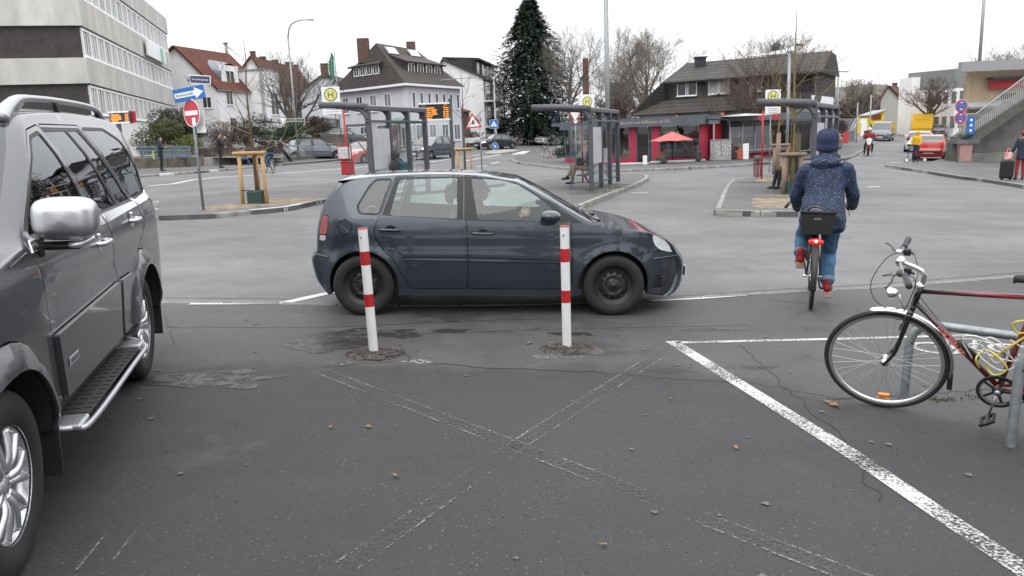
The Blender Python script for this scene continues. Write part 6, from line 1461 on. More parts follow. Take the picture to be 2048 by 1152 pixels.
# -- young trees with stakes
WOOD=mat('stake_wood',(.52,.33,.15),.75,var=.25,scale=6,stretch=(1,1,.2),bump=.3);WOODG=mat('stake_weathered',(.27,.20,.15),.85,var=.35,scale=7,stretch=(1,1,.2),bump=.4);BARKY=mat('bark_young',(.14,.11,.05),.85,var=.5,scale=9,bump=.5,c2=(.20,.15,.03));STRAP=mat('strap_brown',(.09,.035,.03),.8);BOXG=mat('root_guard_green',(.018,.05,.04),.6)
def stakes(px,py,wpx,ptop,mt,label,box=True,back=True,r=.045,h=.12,strap=True,rr=1):
    p=on(px,py,h);s=S_at(p);w=wpx/s;H=hgt(p,px,ptop);t=thing('tree_stakes',label,'tree support',p,0,None,True)
    spots=[(-w/2,0),(w/2,0)]+([(-.02,w*.8)]if back else[])
    for x,y in spots:m=MB();m.tube([(x*1.06,y,0),(x,y,H*.5),(x*.98,y,H)],r,10);m.build('stake',mt,t)
    m=MB();m.tube([(-w/2-.13,-r,H-.03),(w/2+.11,-r,H-.04)],r*.95,10);m.build('rail',mt,t)
    if back:
        for x0 in(-w/2,w/2):m=MB();m.tube([(x0,0,H-.06),(-.02,w*.8,H-.06)],r*.85,10);m.build('rail',mt,t)
    if box:m=MB();m.box((-w*.33,-.02,-.02),(w*.36,.3,.30),bev=.02);m.build('root_guard',BOXG,t)
    if strap:m=MB();m.tube([(-w/2,-r*1.05,.34),(0,w*.25,.30),(w/2,-r*1.05,.32)],.03,4,flat=.5);m.build('strap',STRAP,t)
    return p
P_T1=stakes(511,417,46,303,WOOD,'fresh wooden stake frame with green root guard round the young tree on the left island')
P_T2=stakes(931,372,27,296,WOOD,'pale wooden stake frame behind the front of the blue hatchback roof',box=False)
P_T3=stakes(1583,396,34,306,WOODG,'nearer weathered stake frame beside the arm of the cyclist in the dotted jacket',r=.06)
P_T4=stakes(1560,357,26,288,WOODG,'farther weathered stake frame right of the red bus stop post',r=.06)
for px,lab in((1592,'thick weathered post behind the nearer stake frame'),):
    p=on(px,372);m=MB();m.tube([(0,0,0),(0,0,hgt(p,px,266))],.10,10);o=m.build('wooden_post',WOODG);place(o,p,0,True);tag(o,lab,'post')
p=on(1555,362);m=MB();m.tube([(0,0,0),(0,0,hgt(p,1555,266))],.08,10);o=m.build('wooden_post',WOODG);place(o,p,0,True);tag(o,'thinner weathered post behind the farther stake frame','post')
# litter basket by the red post
p=on(1514,362);t=thing('litter_basket','small red wire litter basket with grey top left of the red bus stop post','litter bin',p,0,None,True);wire=mat('wire_red',(.22,.05,.05),.5)
m=MB();m.lathe([(.13,.05),(.16,.62)],14,smooth=False);o=m.build('cage',wire,t);w=o.modifiers.new('w','WIREFRAME');w.thickness=.02
m=MB();m.lathe([(.0,.9),(.12,.88),(.16,.66),(0,.64)],14);m.tube([(0,0,0),(0,0,.66)],.03,8);m.build('hood',mat('concrete_dark',(.10,.10,.09),.9,var=.3),t)
# ------------------------------------------------------------------ trees and shrubs
BARK=mat('bark_grey',(.125,.110,.095),.9,var=.35,scale=6,bump=.5);BARKR=mat('bark_reddish',(.125,.088,.072),.9,var=.4,scale=6);BARKP=mat('bark_pale',(.18,.155,.13),.9,var=.35,scale=5)
def bare_tree(label,p,H,spread,seed,m=BARK,trunk=.16,lean=True,limbs=5,depth=5,low=.28,twig=.012,up=.55,group=None,name='bare_tree',cat='tree',leader=False,droop=0,tm=None,per=3):
    rg=random.Random(seed);t=thing(name,label,cat,p,0,group,lean);tr=MB();cr=MB()
    tp=[Vector((0,0,-.1))];n=7;hh=H*(low+.12)if not leader else H*.97
    for i in range(1,n+1):tp.append(Vector((rg.uniform(-1,1)*.012*H*i/n,rg.uniform(-1,1)*.012*H*i/n,hh*i/n)))
    tr.tube([tuple(v)for v in tp],[lerp(trunk*1.15,trunk*(.62 if not leader else .12),(i/n)**.8)for i in range(n+1)],8);tr.build('trunk',tm or m,t)
    def grow(a,d,L,r,k):
        segs=4;pts=[a];dd=d.copy();rs=[r]
        for i in range(segs):
            dd=(dd+Vector((rg.uniform(-1,1),rg.uniform(-1,1),rg.uniform(-.6,1)*up-droop*(k<2)))*.28).normalized();pts.append(pts[-1]+dd*L/segs);rs.append(max(twig*.6,r*(1-.55*(i+1)/segs)))
        cr.tube([tuple(v)for v in pts],rs,5 if k>=depth-1 else 3,cap=False)
        if k<=0:return
        cnt=per if k>1 else per+1
        for j in range(cnt):
            i=min(segs,1+int((j+rg.random())*segs/cnt));ax=(pts[i]-pts[i-1]).normalized();pr=Vector((rg.uniform(-1,1),rg.uniform(-1,1),rg.uniform(-.3,.9)));pr-=ax*pr.dot(ax);pr.normalize()
            an=rg.uniform(.45,.95);grow(pts[i],(ax*cos(an)+pr*sin(an)).normalized(),L*rg.uniform(.52,.74),rs[i]*.66,k-1)
        grow(pts[-1],dd,L*.62,rs[-1]*.95,k-1)
    for j in range(limbs):
        f=(j+.5)/limbs;i=n if(not leader and j>=limbs-2)else max(2,int(lerp(low*n/(low+.12)if not leader else low*n,n,f)));a=tp[min(i,n)];az=j*2.4+rg.random();el=lerp(.35,1.15,f)if not leader else rg.uniform(.5,.9)
        d=Vector((cos(az)*cos(el),sin(az)*cos(el),sin(el)));L=(H-a.z)*.42*lerp(1.15,.95,f)if not leader else spread*(1.1-f*.7);grow(a,Vector((d.x*spread/H*1.7,d.y*spread/H*1.7,d.z)).normalized()if not leader else d,L,trunk*lerp(.5,.42,f)if not leader else trunk*.3*(1.1-f),depth-1)
    cr.build('crown',m,t);return t
def leafy(label,p,rx,ry,h,n,leaf_,m,seed,name='bush',cat='bush',stems=True,base=.0,lumps=7,group=None,lean=True,shape=None,stemm=BARKP,ragged=.35):
    rg=random.Random(seed);t=thing(name,label,cat,p,0,group,lean)
    L=[(Vector((rg.uniform(-.6,.6)*rx,rg.uniform(-.6,.6)*ry,base+(h-base)*rg.uniform(.35,.78))),rg.uniform(.30,.52))for _ in range(lumps)]+[(Vector((0,0,base+(h-base)*.5)),.7)]
    mb=MB()
    for k in range(n):
        c,q=rg.choice(L);d=Vector((rg.gauss(0,1),rg.gauss(0,1),rg.gauss(0,1))).normalized();r=(1-ragged*rg.random()**2)*(1+.15*noise.noise(d*3+c))
        v=c+Vector((d.x*rx*q,d.y*ry*q,d.z*(h-base)*.5*q))*r*1.15
        if v.z<.02:v.z=rg.uniform(.02,.2)
        if shape:v=shape(v)
        a=Vector((rg.uniform(-1,1),rg.uniform(-1,1),rg.uniform(-1,1))).normalized()*leaf_*rg.uniform(.6,1.3);b=a.cross(d).normalized()*leaf_*.45*rg.uniform(.7,1.2)
        mb.add([v-a*.6,v-b*.6,v+a,v+b*.6],[(0,1,2,3)])
    mb.build('foliage',m,t)
    if stems:
        s=MB()
        for k in range(9):az=rg.random()*6.28;e=rg.uniform(.3,.75);s.tube(catmull([(0+rg.uniform(-.1,.1)*rx,rg.uniform(-.1,.1)*ry,0),(cos(az)*rx*e*.4,sin(az)*ry*e*.4,h*.35),(cos(az)*rx*e,sin(az)*ry*e,h*.72)],3),[.05*h/2]*3+[.03*h/2]*2+[.015*h/2]*2,5,cap=False)
        s.build('stems',stemm,t)
    return t
def leafmat(name,c,c2):return mat(name,c,.75,var=.6,scale=1.4,c2=c2,detail=3)
HEDGE=leafmat('leaf_dark',(.040,.055,.024),(.015,.022,.012));BUSHG=leafmat('leaf_olive',(.085,.095,.022),(.03,.04,.015));BUSHY=leafmat('leaf_yellow_green',(.17,.20,.035),(.08,.10,.02));IVY=leafmat('leaf_ivy',(.06,.08,.03),(.025,.032,.015));REDB=leafmat('twig_red',(.085,.045,.035),(.04,.025,.022));JUN=leafmat('leaf_juniper',(.03,.075,.035),(.015,.03,.02));FIRM=leafmat('fir_needles',(.036,.060,.036),(.012,.022,.015))
def Yof(px,py):return g(px,py).y
# young trees in the stake frames
bare_tree('slender young bare tree tied in the fresh stake frame on the left island',P_T1+Vector((0,.25,0)),hgt(P_T1,509,66),1.5,3,BARKY,.05,leader=True,limbs=8,depth=2,low=.34,twig=.007,tm=mat('bark_brown',(.10,.07,.04),.85,var=.4))
bare_tree('thin young bare tree in the pale stake frame right of the left shelter',P_T2+Vector((0,.2,0)),hgt(P_T2,924,130),.9,5,BARK,.045,leader=True,limbs=6,depth=2,low=.5,twig=.008)
bare_tree('young bare tree with yellow lichen trunk behind the cyclist, in the nearer stake frame',P_T3+Vector((.12,.3,0)),hgt(P_T3,1603,0),1.3,7,BARKY,.07,leader=True,limbs=6,depth=2,low=.42,twig=.006,tm=BARKY)
bare_tree('young bare tree with lichen trunk in the farther stake frame',P_T4+Vector((0,.3,0)),hgt(P_T4,1558,120),1.2,9,BARKY,.06,leader=True,limbs=6,depth=2,low=.5,twig=.008,tm=BARKY)
def tree_at(px,pbase,ptop,Y,spread_px,seed,label,**k):
    z=gz(at(px,pbase,Y).x,Y);p=Vector((at(px,pbase,Y).x,Y,min(z,at(px,pbase,Y).z)if k.pop('snap',True)else at(px,pbase,Y).z));H=at(px,ptop,Y).z-p.z
    return bare_tree(label,p,H,spread_px/FPX*Y*.5,seed,**k)
tree_at(590,285,95,62,95,21,'bare tree in front of the white house with the long red roof',trunk=.30,limbs=7,depth=5,low=.22,m=BARK)
tree_at(1142,280,38,80,110,22,'tall bare tree right of the big fir',trunk=.26,limbs=8,depth=5,low=.25,up=.8)
tree_at(1290,285,50,105,150,23,'wide bare tree left of the slate-roofed house',trunk=.45,limbs=9,depth=6,low=.22,m=BARKP,up=.6,twig=.014)
tree_at(1232,285,120,95,120,24,'bare tree in the thicket behind the middle shelter',trunk=.30,limbs=7,depth=5,low=.2)
tree_at(1325,285,160,90,110,35,'low bare tree left of the dark balcony house front',trunk=.25,limbs=7,depth=5,low=.15)
tree_at(1545,285,55,60,170,25,'large bare tree with reddish twigs in front of the slate-roofed house',trunk=.34,limbs=9,depth=6,low=.2,m=BARKR,up=.5,twig=.009,per=2)
tree_at(1490,285,140,58,120,36,'smaller bare tree with drooping twigs left of the large one before the slate roof',trunk=.24,limbs=7,depth=5,low=.2,m=BARKR,twig=.012)
tree_at(1720,262,145,120,110,26,'bare round-crowned tree beside the road up the hill',trunk=.35,limbs=9,depth=5,low=.2,m=BARKP,twig=.022)
tree_at(1860,262,150,92,110,27,'bare tree with thick trunk in front of the white apartment block',trunk=.40,limbs=7,depth=5,low=.3,m=BARKR,twig=.018)
tree_at(1908,262,140,96,90,28,'bare tree between the apartment block and the ochre building',trunk=.3,limbs=7,depth=5,low=.25,m=BARK,twig=.018)
tree_at(2010,262,75,130,110,29,'bare tree behind the ochre building at the right edge',trunk=.3,limbs=8,depth=5,low=.3,m=BARKP,twig=.025)
tree_at(1555,285,60,100,120,30,'distant bare tree rising behind the ridge of the slate-roofed house',trunk=.3,limbs=8,depth=5,low=.3,m=BARK,twig=.02)
# the big fir
def fir(label,px,pbase,ptop,Y,wpx,seed):
    rg=random.Random(seed);p=at(px,pbase,Y);p.z=min(p.z,gz(p.x,Y));H=at(px,ptop,Y).z-p.z;W=wpx/FPX*Y/2;t=thing('fir_tree',label,'tree',p,0,None,True)
    m=MB();m.tube([(0,0,0),(0,0,H*.96)],[.42,.05],8);m.build('trunk',BARK,t);mb=MB();br=MB()
    for k in range(820):
        f=rg.random()**.9;z=H*(.10+.88*f);R=W*min(1.0,(1.03-f)*1.75)**.85*(1+.30*noise.noise((f*9,seed,k*.01)))*rg.uniform(.62,1.08);az=rg.random()*6.28;d=Vector((cos(az),sin(az),0))
        for j in range(20):
            q=.22+.78*(j+rg.random())/20;c=d*R*q+Vector((rg.gauss(0,.14)*(1.2-q)*2,rg.gauss(0,.14)*(1.2-q)*2,z-.35*q*q*R+rg.gauss(0,.07)))
            s=lerp(.46,.22,q)*rg.uniform(.7,1.3);a=Vector((d.x*s,d.y*s,rg.uniform(-.5,.1)*s));b=Vector((-d.y,d.x,rg.uniform(-.3,.3)))*s*.45
            mb.add([c-a*.4,c+b,c+a,c-b],[(0,1,2,3)])
            dn=Vector((0,0,-s*rg.uniform(.5,1.1)));mb.add([c-b*.5,c+b*.5,c+dn],[(0,1,2)])
        if k%3==0:br.tube([(0,0,z),tuple(d*R*.9+Vector((0,0,z-.2*R)))],[.05,.015],3,cap=False)
    mb.build('needles',FIRM,t);br.build('branches',BARK,t);return t
fir('tall dark fir tree right of the white balcony house',1067,282,-6,88,230,4)
# thicket right of the fir and behind the give-way sign, hedges and bushes
def bush_at(px,pb,pt,Y,wpx,n,leaf_,m,seed,label,depth=.6,**k):
    p=at(px,pb,Y);p.z=min(gz(p.x,Y),p.z)if k.pop('snap',False)else p.z;h=at(px,pt,Y).z-p.z;w=wpx/FPX*Y/2;return leafy(label,p,w*1.5,w*1.5*depth,h*1.12,n,leaf_,m,seed,**k)
bush_at(322,312,241,47,80,5200,.10,BUSHG,41,'big round olive-green bush in front of the office block',ragged=.25)
bush_at(368,300,213,52,78,4200,.13,HEDGE,42,'tall dark green hedge behind the no-entry sign')
bush_at(383,310,268,46.5,42,1800,.08,BUSHY,43,'yellow-green shrub behind the pole of the no-entry sign')
bush_at(343,312,291,45.5,42,1500,.06,BUSHY,44,'small bright green round bush behind the blue bench',ragged=.15,stems=False)
bush_at(295,314,292,46,34,900,.07,HEDGE,51,'low dark bush at the left end of the blue bench',stems=False)
bush_at(460,305,238,52,70,2600,.09,REDB,45,'reddish brown bare shrub left of the young tree')
bush_at(500,300,232,55,72,2800,.10,HEDGE,46,'dark evergreen shrub behind the young tree')
bush_at(425,318,286,47,60,1500,.07,REDB,52,'low reddish shrub behind the stone wall')
bush_at(520,318,288,49,80,1500,.08,REDB,53,'low brown ground shrub right of the young tree',stems=False)
bush_at(583,290,247,62,74,3600,.11,JUN,47,'spreading green juniper under the bare tree left of the lamp',stems=False)
bush_at(640,282,232,66,34,1300,.12,REDB,48,'thin bare shrub at the corner of the grey house')
bush_at(925,286,262,82,60,1500,.14,REDB,49,'brown shrub row behind the blue car')
bush_at(1068,285,240,92,130,4200,.22,HEDGE,50,'dark undergrowth at the foot of the tall fir')
bush_at(1195,292,205,86,120,3600,.17,REDB,54,'bare brown thicket behind the middle shelter')
bush_at(1245,262,195,84,80,2500,.15,REDB,55,'brown thicket left of the slate-roofed house')
bush_at(1262,285,232,88,90,2600,.17,IVY,56,'green ivy growing beside the kiosk roof')
bush_at(1136,318,293,52,36,2000,.09,IVY,57,'ivy-covered low wall beside the blue poster',depth=.3,stems=False,ragged=.1)
bush_at(1672,282,240,66,30,1200,.12,REDB,58,'bare shrub at the foot of the dark slate house')
bush_at(1930,285,268,37,26,500,.06,IVY,59,'tuft of ivy on the stair landing',stems=False)
bush_at(1755,265,190,175,120,2600,.5,REDB,60,'brown wooded slope behind the yellow house',stems=False,depth=.3)
bush_at(1690,270,200,170,100,2200,.5,REDB,61,'brown wooded slope left of the round-crowned tree',stems=False,depth=.3)
# unseen trees added beside and behind the viewpoint for reflections in the cars
for k,(x,y,w,hh)in enumerate(((15,1.5,3.4,8.5),(17,6.5,3.0,7.0),(16,-4,3.6,10),(-7,-17,4.5,8),(1,-20,5,9.5),(9,-18,4.5,7.5))):
    leafy(('broad dark evergreen beside the car park, nearest to the bicycle stands','lower evergreen beyond the first one beside the car park','tallest evergreen beside the car park','evergreen behind the car park, left one','big evergreen behind the middle of the car park','evergreen behind the car park, right one')[k],Vector((x,y,0)),w,w,hh,3200,.34,HEDGE,90+k,name='unseen_evergreen',cat='tree',base=1.0)
# ------------------------------------------------------------------ buildings
STUCW=mat('stucco_white',(.78,.78,.79),.85,var=.08,scale=.8);STUCG=mat('stucco_grey_blue',(.58,.59,.63),.85,var=.08,scale=.7);CONC=mat('concrete_band',(.50,.49,.465),.85,var=.22,scale=.9,stretch=(1,1,.35),bump=.2)
WFR=mat('window_frame_white',(.80,.80,.80),.5);PANE=mat('window_pane',(.035,.042,.05),.12,coat=.15,spec=.5,var=.5,scale=1.6);PANEL_=mat('window_pane_bright',(.20,.22,.24),.08,coat=.6,spec=.8,var=.5,scale=1.1);CURT=mat('curtain',(.40,.40,.39),.8,var=.3,scale=6,stretch=(6,6,.3));DARKW=mat('dark_timber',(.030,.030,.036),.7,var=.3,scale=3)
def tiles(name,c,c2,row=.33,colw=.25,rough=.8):
    m=mat(name,c,rough,var=.55,scale=1.3,c2=c2);nt=m.node_tree;b=nt.nodes['Principled BSDF'];tc=nd(nt,'ShaderNodeTexCoord')
    w=nd(nt,'ShaderNodeTexWave',Scale=1.0);w.wave_type='BANDS';w.bands_direction='Z';w.inputs['Scale'].default_value=.314/row*1.5;w.inputs['Distortion'].default_value=.4;w.wave_profile='SAW'
    bp=nd(nt,'ShaderNodeBump',Strength=.8,Distance=.06);nt.links.new(tc.outputs['Object'],w.inputs['Vector']);nt.links.new(w.outputs['Fac'],bp.inputs['Height']);nt.links.new(bp.outputs[0],b.inputs['Normal'])
    old=b.inputs['Base Color'].links[0].from_socket;mx=nd(nt,'ShaderNodeMix');mx.data_type='RGBA';mx.blend_type='MULTIPLY';mx.inputs[0].default_value=.55;nt.links.new(old,mx.inputs[6]);nt.links.new(w.outputs['Color'],mx.inputs[7]);nt.links.new(mx.outputs[2],b.inputs['Base Color']);return m
TRED=tiles('roof_tiles_red',(.20,.055,.035),(.11,.035,.025));TBRN=tiles('roof_tiles_brown',(.095,.076,.066),(.055,.046,.044));TSLT=tiles('roof_slate',(.088,.078,.070),(.045,.042,.040),.45)
class Bld:
    def __init__(s,name,label,cat,px,py,Y,lean=True,z=None):
        p=at(px,py,Y);p.z=gz(p.x,p.y)if z is None else z;s.t=thing(name,label,cat,p,0,None,lean);s.M=Matrix.LocRotScale(p,s.t.rotation_euler,None);s.I=s.M.inverted();s.n={}
    def L(s,px,py,Y):return s.I@at(px,py,Y)
    def part(s,name,mb,m=None,par=None):return mb.build(name,m,par or s.t)
    def wall(s,p,q,z0,z1,m,name='wall',th=.25):
        p,q=Vector(p),Vector(q);d=(q-p);d.z=0;L=d.length;d.normalize();n=Vector((d.y,-d.x,0));mb=MB()
        mb.add([p.xy.to_3d()+Vector((0,0,z0)),q.xy.to_3d()+Vector((0,0,z0)),q.xy.to_3d()+Vector((0,0,z1)),p.xy.to_3d()+Vector((0,0,z1))]+[(p.xy.to_3d()-n*th)+Vector((0,0,z0)),(q.xy.to_3d()-n*th)+Vector((0,0,z0)),(q.xy.to_3d()-n*th)+Vector((0,0,z1)),(p.xy.to_3d()-n*th)+Vector((0,0,z1))],[(0,1,2,3),(5,4,7,6),(3,2,6,7),(1,5,6,2),(4,0,3,7),(4,5,1,0)])
        return s.part(name,mb,m)
    def win(s,p,q,u,z,w,h,fr=WFR,pane=PANE,mull=1,fw=.07,name='window',cross=False,depth=.05,sill=True):
        """a window with its left edge u metres along the wall p->q, seen from outside"""
        p,q=Vector(p),Vector(q);d=(q-p);d.z=0;d.normalize();n=Vector((d.y,-d.x,0));key=(name,round(w,2),round(h,2),mull,fr.name,pane.name,cross)
        if key not in s.n:
            a=MB();a.box((0,-depth,0),(fw,.02,h)).box((w-fw,-depth,0),(w,.02,h)).box((fw,-depth,0),(w-fw,.02,fw)).box((fw,-depth,h-fw),(w-fw,.02,h))
            for k in range(1,mull+1):x=w*k/(mull+1);a.box((x-fw*.4,-depth*.8,fw),(x+fw*.4,.01,h-fw))
            if cross:a.box((fw,-depth*.7,h*.68),(w-fw,.005,h*.68+fw*.7))
            if sill:a.box((-.06,-depth-.07,-.05),(w+.06,.0,.0))
            b=MB();b.box((fw*.8,-.02,fw*.8),(w-fw*.8,.0,h-fw*.8));f=a.build(name,fr,s.t);g_=b.build('pane',pane,f);s.n[key]=(f.data,g_.data);o=f
        else:
            o=link(name,s.n[key][0],s.t);link('pane',s.n[key][1],o)
        o.matrix_local=Matrix(((d.x,-n.x,0,p.x+d.x*u+n.x*.004),(d.y,-n.y,0,p.y+d.y*u+n.y*.004),(0,0,1,z),(0,0,0,1)));return o
    def poly(s,name,pts,m,th=.12):
        mb=MB();P=[Vector(p)for p in pts];n=(P[1]-P[0]).cross(P[2]-P[0]).normalized();k=len(P);mb.add(P+[p-n*th for p in P],[tuple(range(k)),tuple(reversed(range(k,2*k)))]+[((i+1)%k,i,k+i,k+(i+1)%k)for i in range(k)]);return s.part(name,mb,m)
def uz(v,z):return Vector((v[0],v[1],z))
# ---- office block with concrete bands
B=Bld('office_block','large office block with pale concrete bands, dark brick end and white ribbon windows','building',190,332,47)
c0=B.L(183,240,47);c0.z=0;dR=Vector((-.240,.97,0)).normalized();dL=Vector((-.97,-.240,0)).normalized();LEN=29.5
c1=c0+dR*LEN;bands=[(4.78,6.22),(8.0,9.55),(11.3,12.75)];rows_w=[(2.95,4.78),(6.22,8.0),(9.55,11.3)]
BRD=mat('dark_brick',(.050,.044,.042),.85,var=.35,scale=2.5,bump=.8,bscale=7)
def ring(z0,z1,out,m,name,ll=5.2):
    a=c0-dR*out-dL*out;b=c1-dL*out;c=c0+dL*ll-dR*out;mb=MB()
    mb.add([uz(c,z0),uz(a,z0),uz(b,z0),uz(b+dL*9,z0),uz(c+dR*LEN,z0)],[]);
    P=[c,a,b,b+dL*(ll+out),c+dR*LEN];P=[c,a,b,b+dL*(ll+out)]
    k=len(P);V=[uz(p,z0)for p in P]+[uz(p,z1)for p in P]
    mb=MB();mb.add(V,[tuple(reversed(range(k))),tuple(range(k,2*k))]+[(i,(i+1)%k,k+(i+1)%k,k+i)for i in range(k)]);return B.part(name,mb,m)
for z0,z1 in bands:ring(z0,z1,.22,CONC,'concrete_band')
for z0,z1 in rows_w:ring(z0,z1,0,BRD,'brick_storey')
ring(-.5,2.95,.05,STUCW,'base_storey',5.0)
for z0,z1 in rows_w:
    n=18;w=(LEN-.3)/n;WF_=B.wall(c0+dR*.05,c1,z0+.02,z0+.12,WFR,'sill_strip',.1)if False else None
    for i in range(n):B.win(c0-dL*.02,c1-dL*.02,.12+i*w,z0+.08,w-.04,z1-z0-.16,pane=PANE if(i*7+int(z0))%3==0 else PANEL_,mull=2,fw=.13,depth=.10,sill=True,name='window')
for i in range(7):B.win(c0-dL*.07,c1-dL*.07,14.0+i*1.15,.4,1.0,1.35,mull=1,sill=False)
pb=MB();a=c0+dL*5.2+dR*1.4;pb.add([uz(a,-.5),uz(a+dL*9,-.5),uz(a+dL*9,16),uz(a,16),uz(a+dR*8,-.5),uz(a+dR*8,16)],[(1,0,3,2),(0,4,5,3)]);B.part('side_volume',pb,mat('stucco_cream',(.42,.41,.36),.85,var=.12,scale=1))
mb=MB();M_=Matrix(((dR.x,dL.x,0,(c0+dR*17-dL*.45).x),(dR.y,dL.y,0,(c0+dR*17-dL*.45).y),(0,0,1,8.15),(0,0,0,1)));mb.mat(WSIGN).box((0,-.1,0),(7.5,.05,1.2),M_).mat(mat('sign_mint',(.25,.5,.36),.5)).box((5.2,-.12,.05),(6.6,.06,1.15),M_);B.part('name_board',mb)
# ---- gable houses
def gable_house(label,gx,Y,ye,yr,xr_,ridge_end,roofm,wallm,z=None,over=.35,name='house',wins=(),swins=(),chim=(),th=.22):
    """gx: px of the front gable's two eaves, ye/yr: px rows of eaves and ridge, ridge_end: (px, Y) of the far end of the ridge"""
    b=Bld(name,label,'house',(gx[0]+gx[1])/2,290,Y,z=z);A,C=b.L(gx[0],ye,Y),b.L(gx[1],ye,Y);ze=(A.z+C.z)/2;R=b.L(xr_,yr,Y);zr=R.z;mid=(A+C)/2;E=b.L(ridge_end[0],yr,ridge_end[1]);d=uz(E,0)-uz(R,0);R=uz(lerp(A,C,(R.x-A.x)/(C.x-A.x)),zr)
    A,C=uz(A,0),uz(C,0);A2,C2,R2=A+d,C+d,R+d
    mb=MB();V=[A,C,uz(C,ze),uz(R,zr-.05),uz(A,ze),A2,C2,uz(C2,ze),uz(R2,zr-.05),uz(A2,ze)];mb.add([uz(v,v.z-1 if v.z<.01 else v.z)for v in V],[(0,1,2,3,4),(1,6,7,2),(6,5,9,8,7),(5,0,4,9)]);b.part('wall',mb,wallm)
    dn=d.normalized();g0=-dn*over
    for e,e2 in((C,C2),(A,A2)):
        sl=(uz(R,zr)-uz(e,ze)).normalized();lo0=uz(e,ze)-sl*.4+g0;lo1=uz(e2,ze)-sl*.4-g0;hi0=uz(R,zr)+g0;hi1=uz(R2,zr)-g0;up=sl.cross(dn);up=up if up.z>0 else-up;u_=up*.12
        pts=[lo0+u_,lo1+u_,hi1+u_,hi0+u_];n_=(pts[1]-pts[0]).cross(pts[2]-pts[0]);pts=pts if n_.z>0 else pts[::-1];b.poly('roof',pts,roofm,th*.8)
        gt=MB();gt.tube([lo0+Vector((0,0,.02)),lo1+Vector((0,0,.02))],.08,6);b.part('gutter',gt,GREYM)
    for(u,z_,w,h)in wins:b.win(A,C,u,z_,w,h)
    for(u,z_,w,h)in swins:b.win(C,C2,u,z_,w,h)
    for(f,w,h)in chim:q=uz(R+(R2-R)*f,zr-.4);m=MB();m.box((-w/2,-w/2,0),(w/2,w/2,h+.4),T(*q)).box((-w/2-.05,-w/2-.05,h+.3),(w/2+.05,w/2+.05,h+.42),T(*q));b.part('chimney',m,mat('chimney_brick',(.12,.07,.055),.9,var=.3,scale=4))
    b.A,b.C,b.A2,b.C2,b.R,b.R2,b.ze,b.zr,b.d=A,C,A2,C2,R,R2,ze,zr,dn;return b
H1=gable_house('white house with steep red tiled roof and rounded grey dormer behind the office block',(262,434),78,178,93,350,(452,86),TRED,STUCW,z=1.0,swins=[(1.3,3.6,1.1,1.6),(1.5,.6,1.1,1.8),(3.7,.6,1.1,1.6)],wins=[(6.8,3.3,.9,1.1)],chim=[])
m=MB();q=uz(H1.R2,H1.zr);m.tube([q-Vector((0,0,.5)),q+Vector((0,0,1.1))],.16,8);m.lathe([(.3,1.1),(.3,1.2),(0,1.25)],8,T(*q));H1.part('flue',m,GREYM)
# barrel dormer and the white bay with flat roof
dm=H1.C+H1.d*1.4;out=Vector((H1.d.y,-H1.d.x,0));mb=MB();rr_=[]
for y in(-.4,-4.4):rr_.append([dm+H1.d*(1.6-1.5*cos(a))+out*y+Vector((0,0,H1.ze+.9+1.6*sin(a)**.7+(.0 if y>-1 else .9)))for a in[pi*k/10 for k in range(11)]])
mb.grid(rr_);H1.part('dormer',mb,mat('zinc',(.20,.22,.26),.4,.5))
H1.wall(dm+H1.d*.2+out*-.45,dm+H1.d*3.1+out*-.45,H1.ze-.1,H1.ze+2.3,STUCW,'dormer_wall');H1.win(dm+out*-.45,dm+H1.d*3.1+out*-.45,.9,H1.ze+.1,1.4,1.7)
b0,b1=H1.C+H1.d*5.3+out*1.7,H1.C+H1.d*8.6+out*1.7;H1.wall(b0,b1,-1,H1.ze+1.95,STUCW,'bay',.3);H1.wall(b0-out*3.5,b0,-1,H1.ze+1.95,STUCW,'bay_side',.3);H1.poly('bay_roof',[uz(b0-out*3.5-H1.d*.15,H1.ze+2.03),uz(b0+out*.1-H1.d*.15,H1.ze+2.03),uz(b1+out*.1,H1.ze+2.03),uz(b1-out*3.5,H1.ze+2.03)],GREYM)
for z_,h_ in((H1.ze-2.6,2.3),(H1.ze-6.2,2.3)):H1.win(b0,b1,1.2,z_,1.5,h_,mull=1,cross=True)
H2=gable_house('white house with long red tiled roof and five chimneys',(452,549),92,184,113,503,(592,108),TRED,STUCW,z=1.2,swins=[(2.7,3.6,1,1.4),(6.2,3.6,1,1.4),(10.5,3.6,1,1.4),(14.2,3.6,.9,1.4),(16,3.6,.9,1.4)],wins=[(3.5,4.4,1,1.5)],chim=[(.03,.5,.6),(.22,.6,.3),(.48,.6,.3),(.80,.8,.5),(.97,.5,.4)])
H3=gable_house('plain dark-roofed house far behind, between the red-roofed and grey houses',(600,700),98,182,148,650,(700,110),TSLT,STUCG,chim=[(.0,.8,1.2)])
# ---- grey corner house with brown roof
B=Bld('corner_house','pale grey corner house with brown tiled hip roof, dormers and two skylights','house',812,290,68,z=.45)
P1=uz(B.L(812,200,68),0);P0=uz(B.L(676,200,74.8),0);P2=uz(B.L(921,200,76.0),0);P3=P0+P2-P1;ze=B.L(812,168,68).z
for a,b in((P0,P1),(P1,P2),(P2,P3),(P3,P0)):B.wall(a,b,-1,ze,STUCG)
e1,e2=(P1-P0).normalized(),(P2-P1).normalized();ov=.5
Q0,Q1,Q2,Q3=[uz(v,ze)for v in(P0-e1*ov-e2*ov,P1+e1*ov-e2*ov,P2+e1*ov+e2*ov,P3-e1*ov+e2*ov)]
R1=B.L(752,86,71.8);R2=B.L(830,100,77);R2.z=R1.z-.1
B.poly('roof',[Q0,Q1,R1],TBRN);B.poly('roof',[Q1,Q2,R2,R1],TBRN);B.poly('roof',[Q2,Q3,R2],TBRN);B.poly('roof',[Q3,Q0,R1,R2],TBRN)
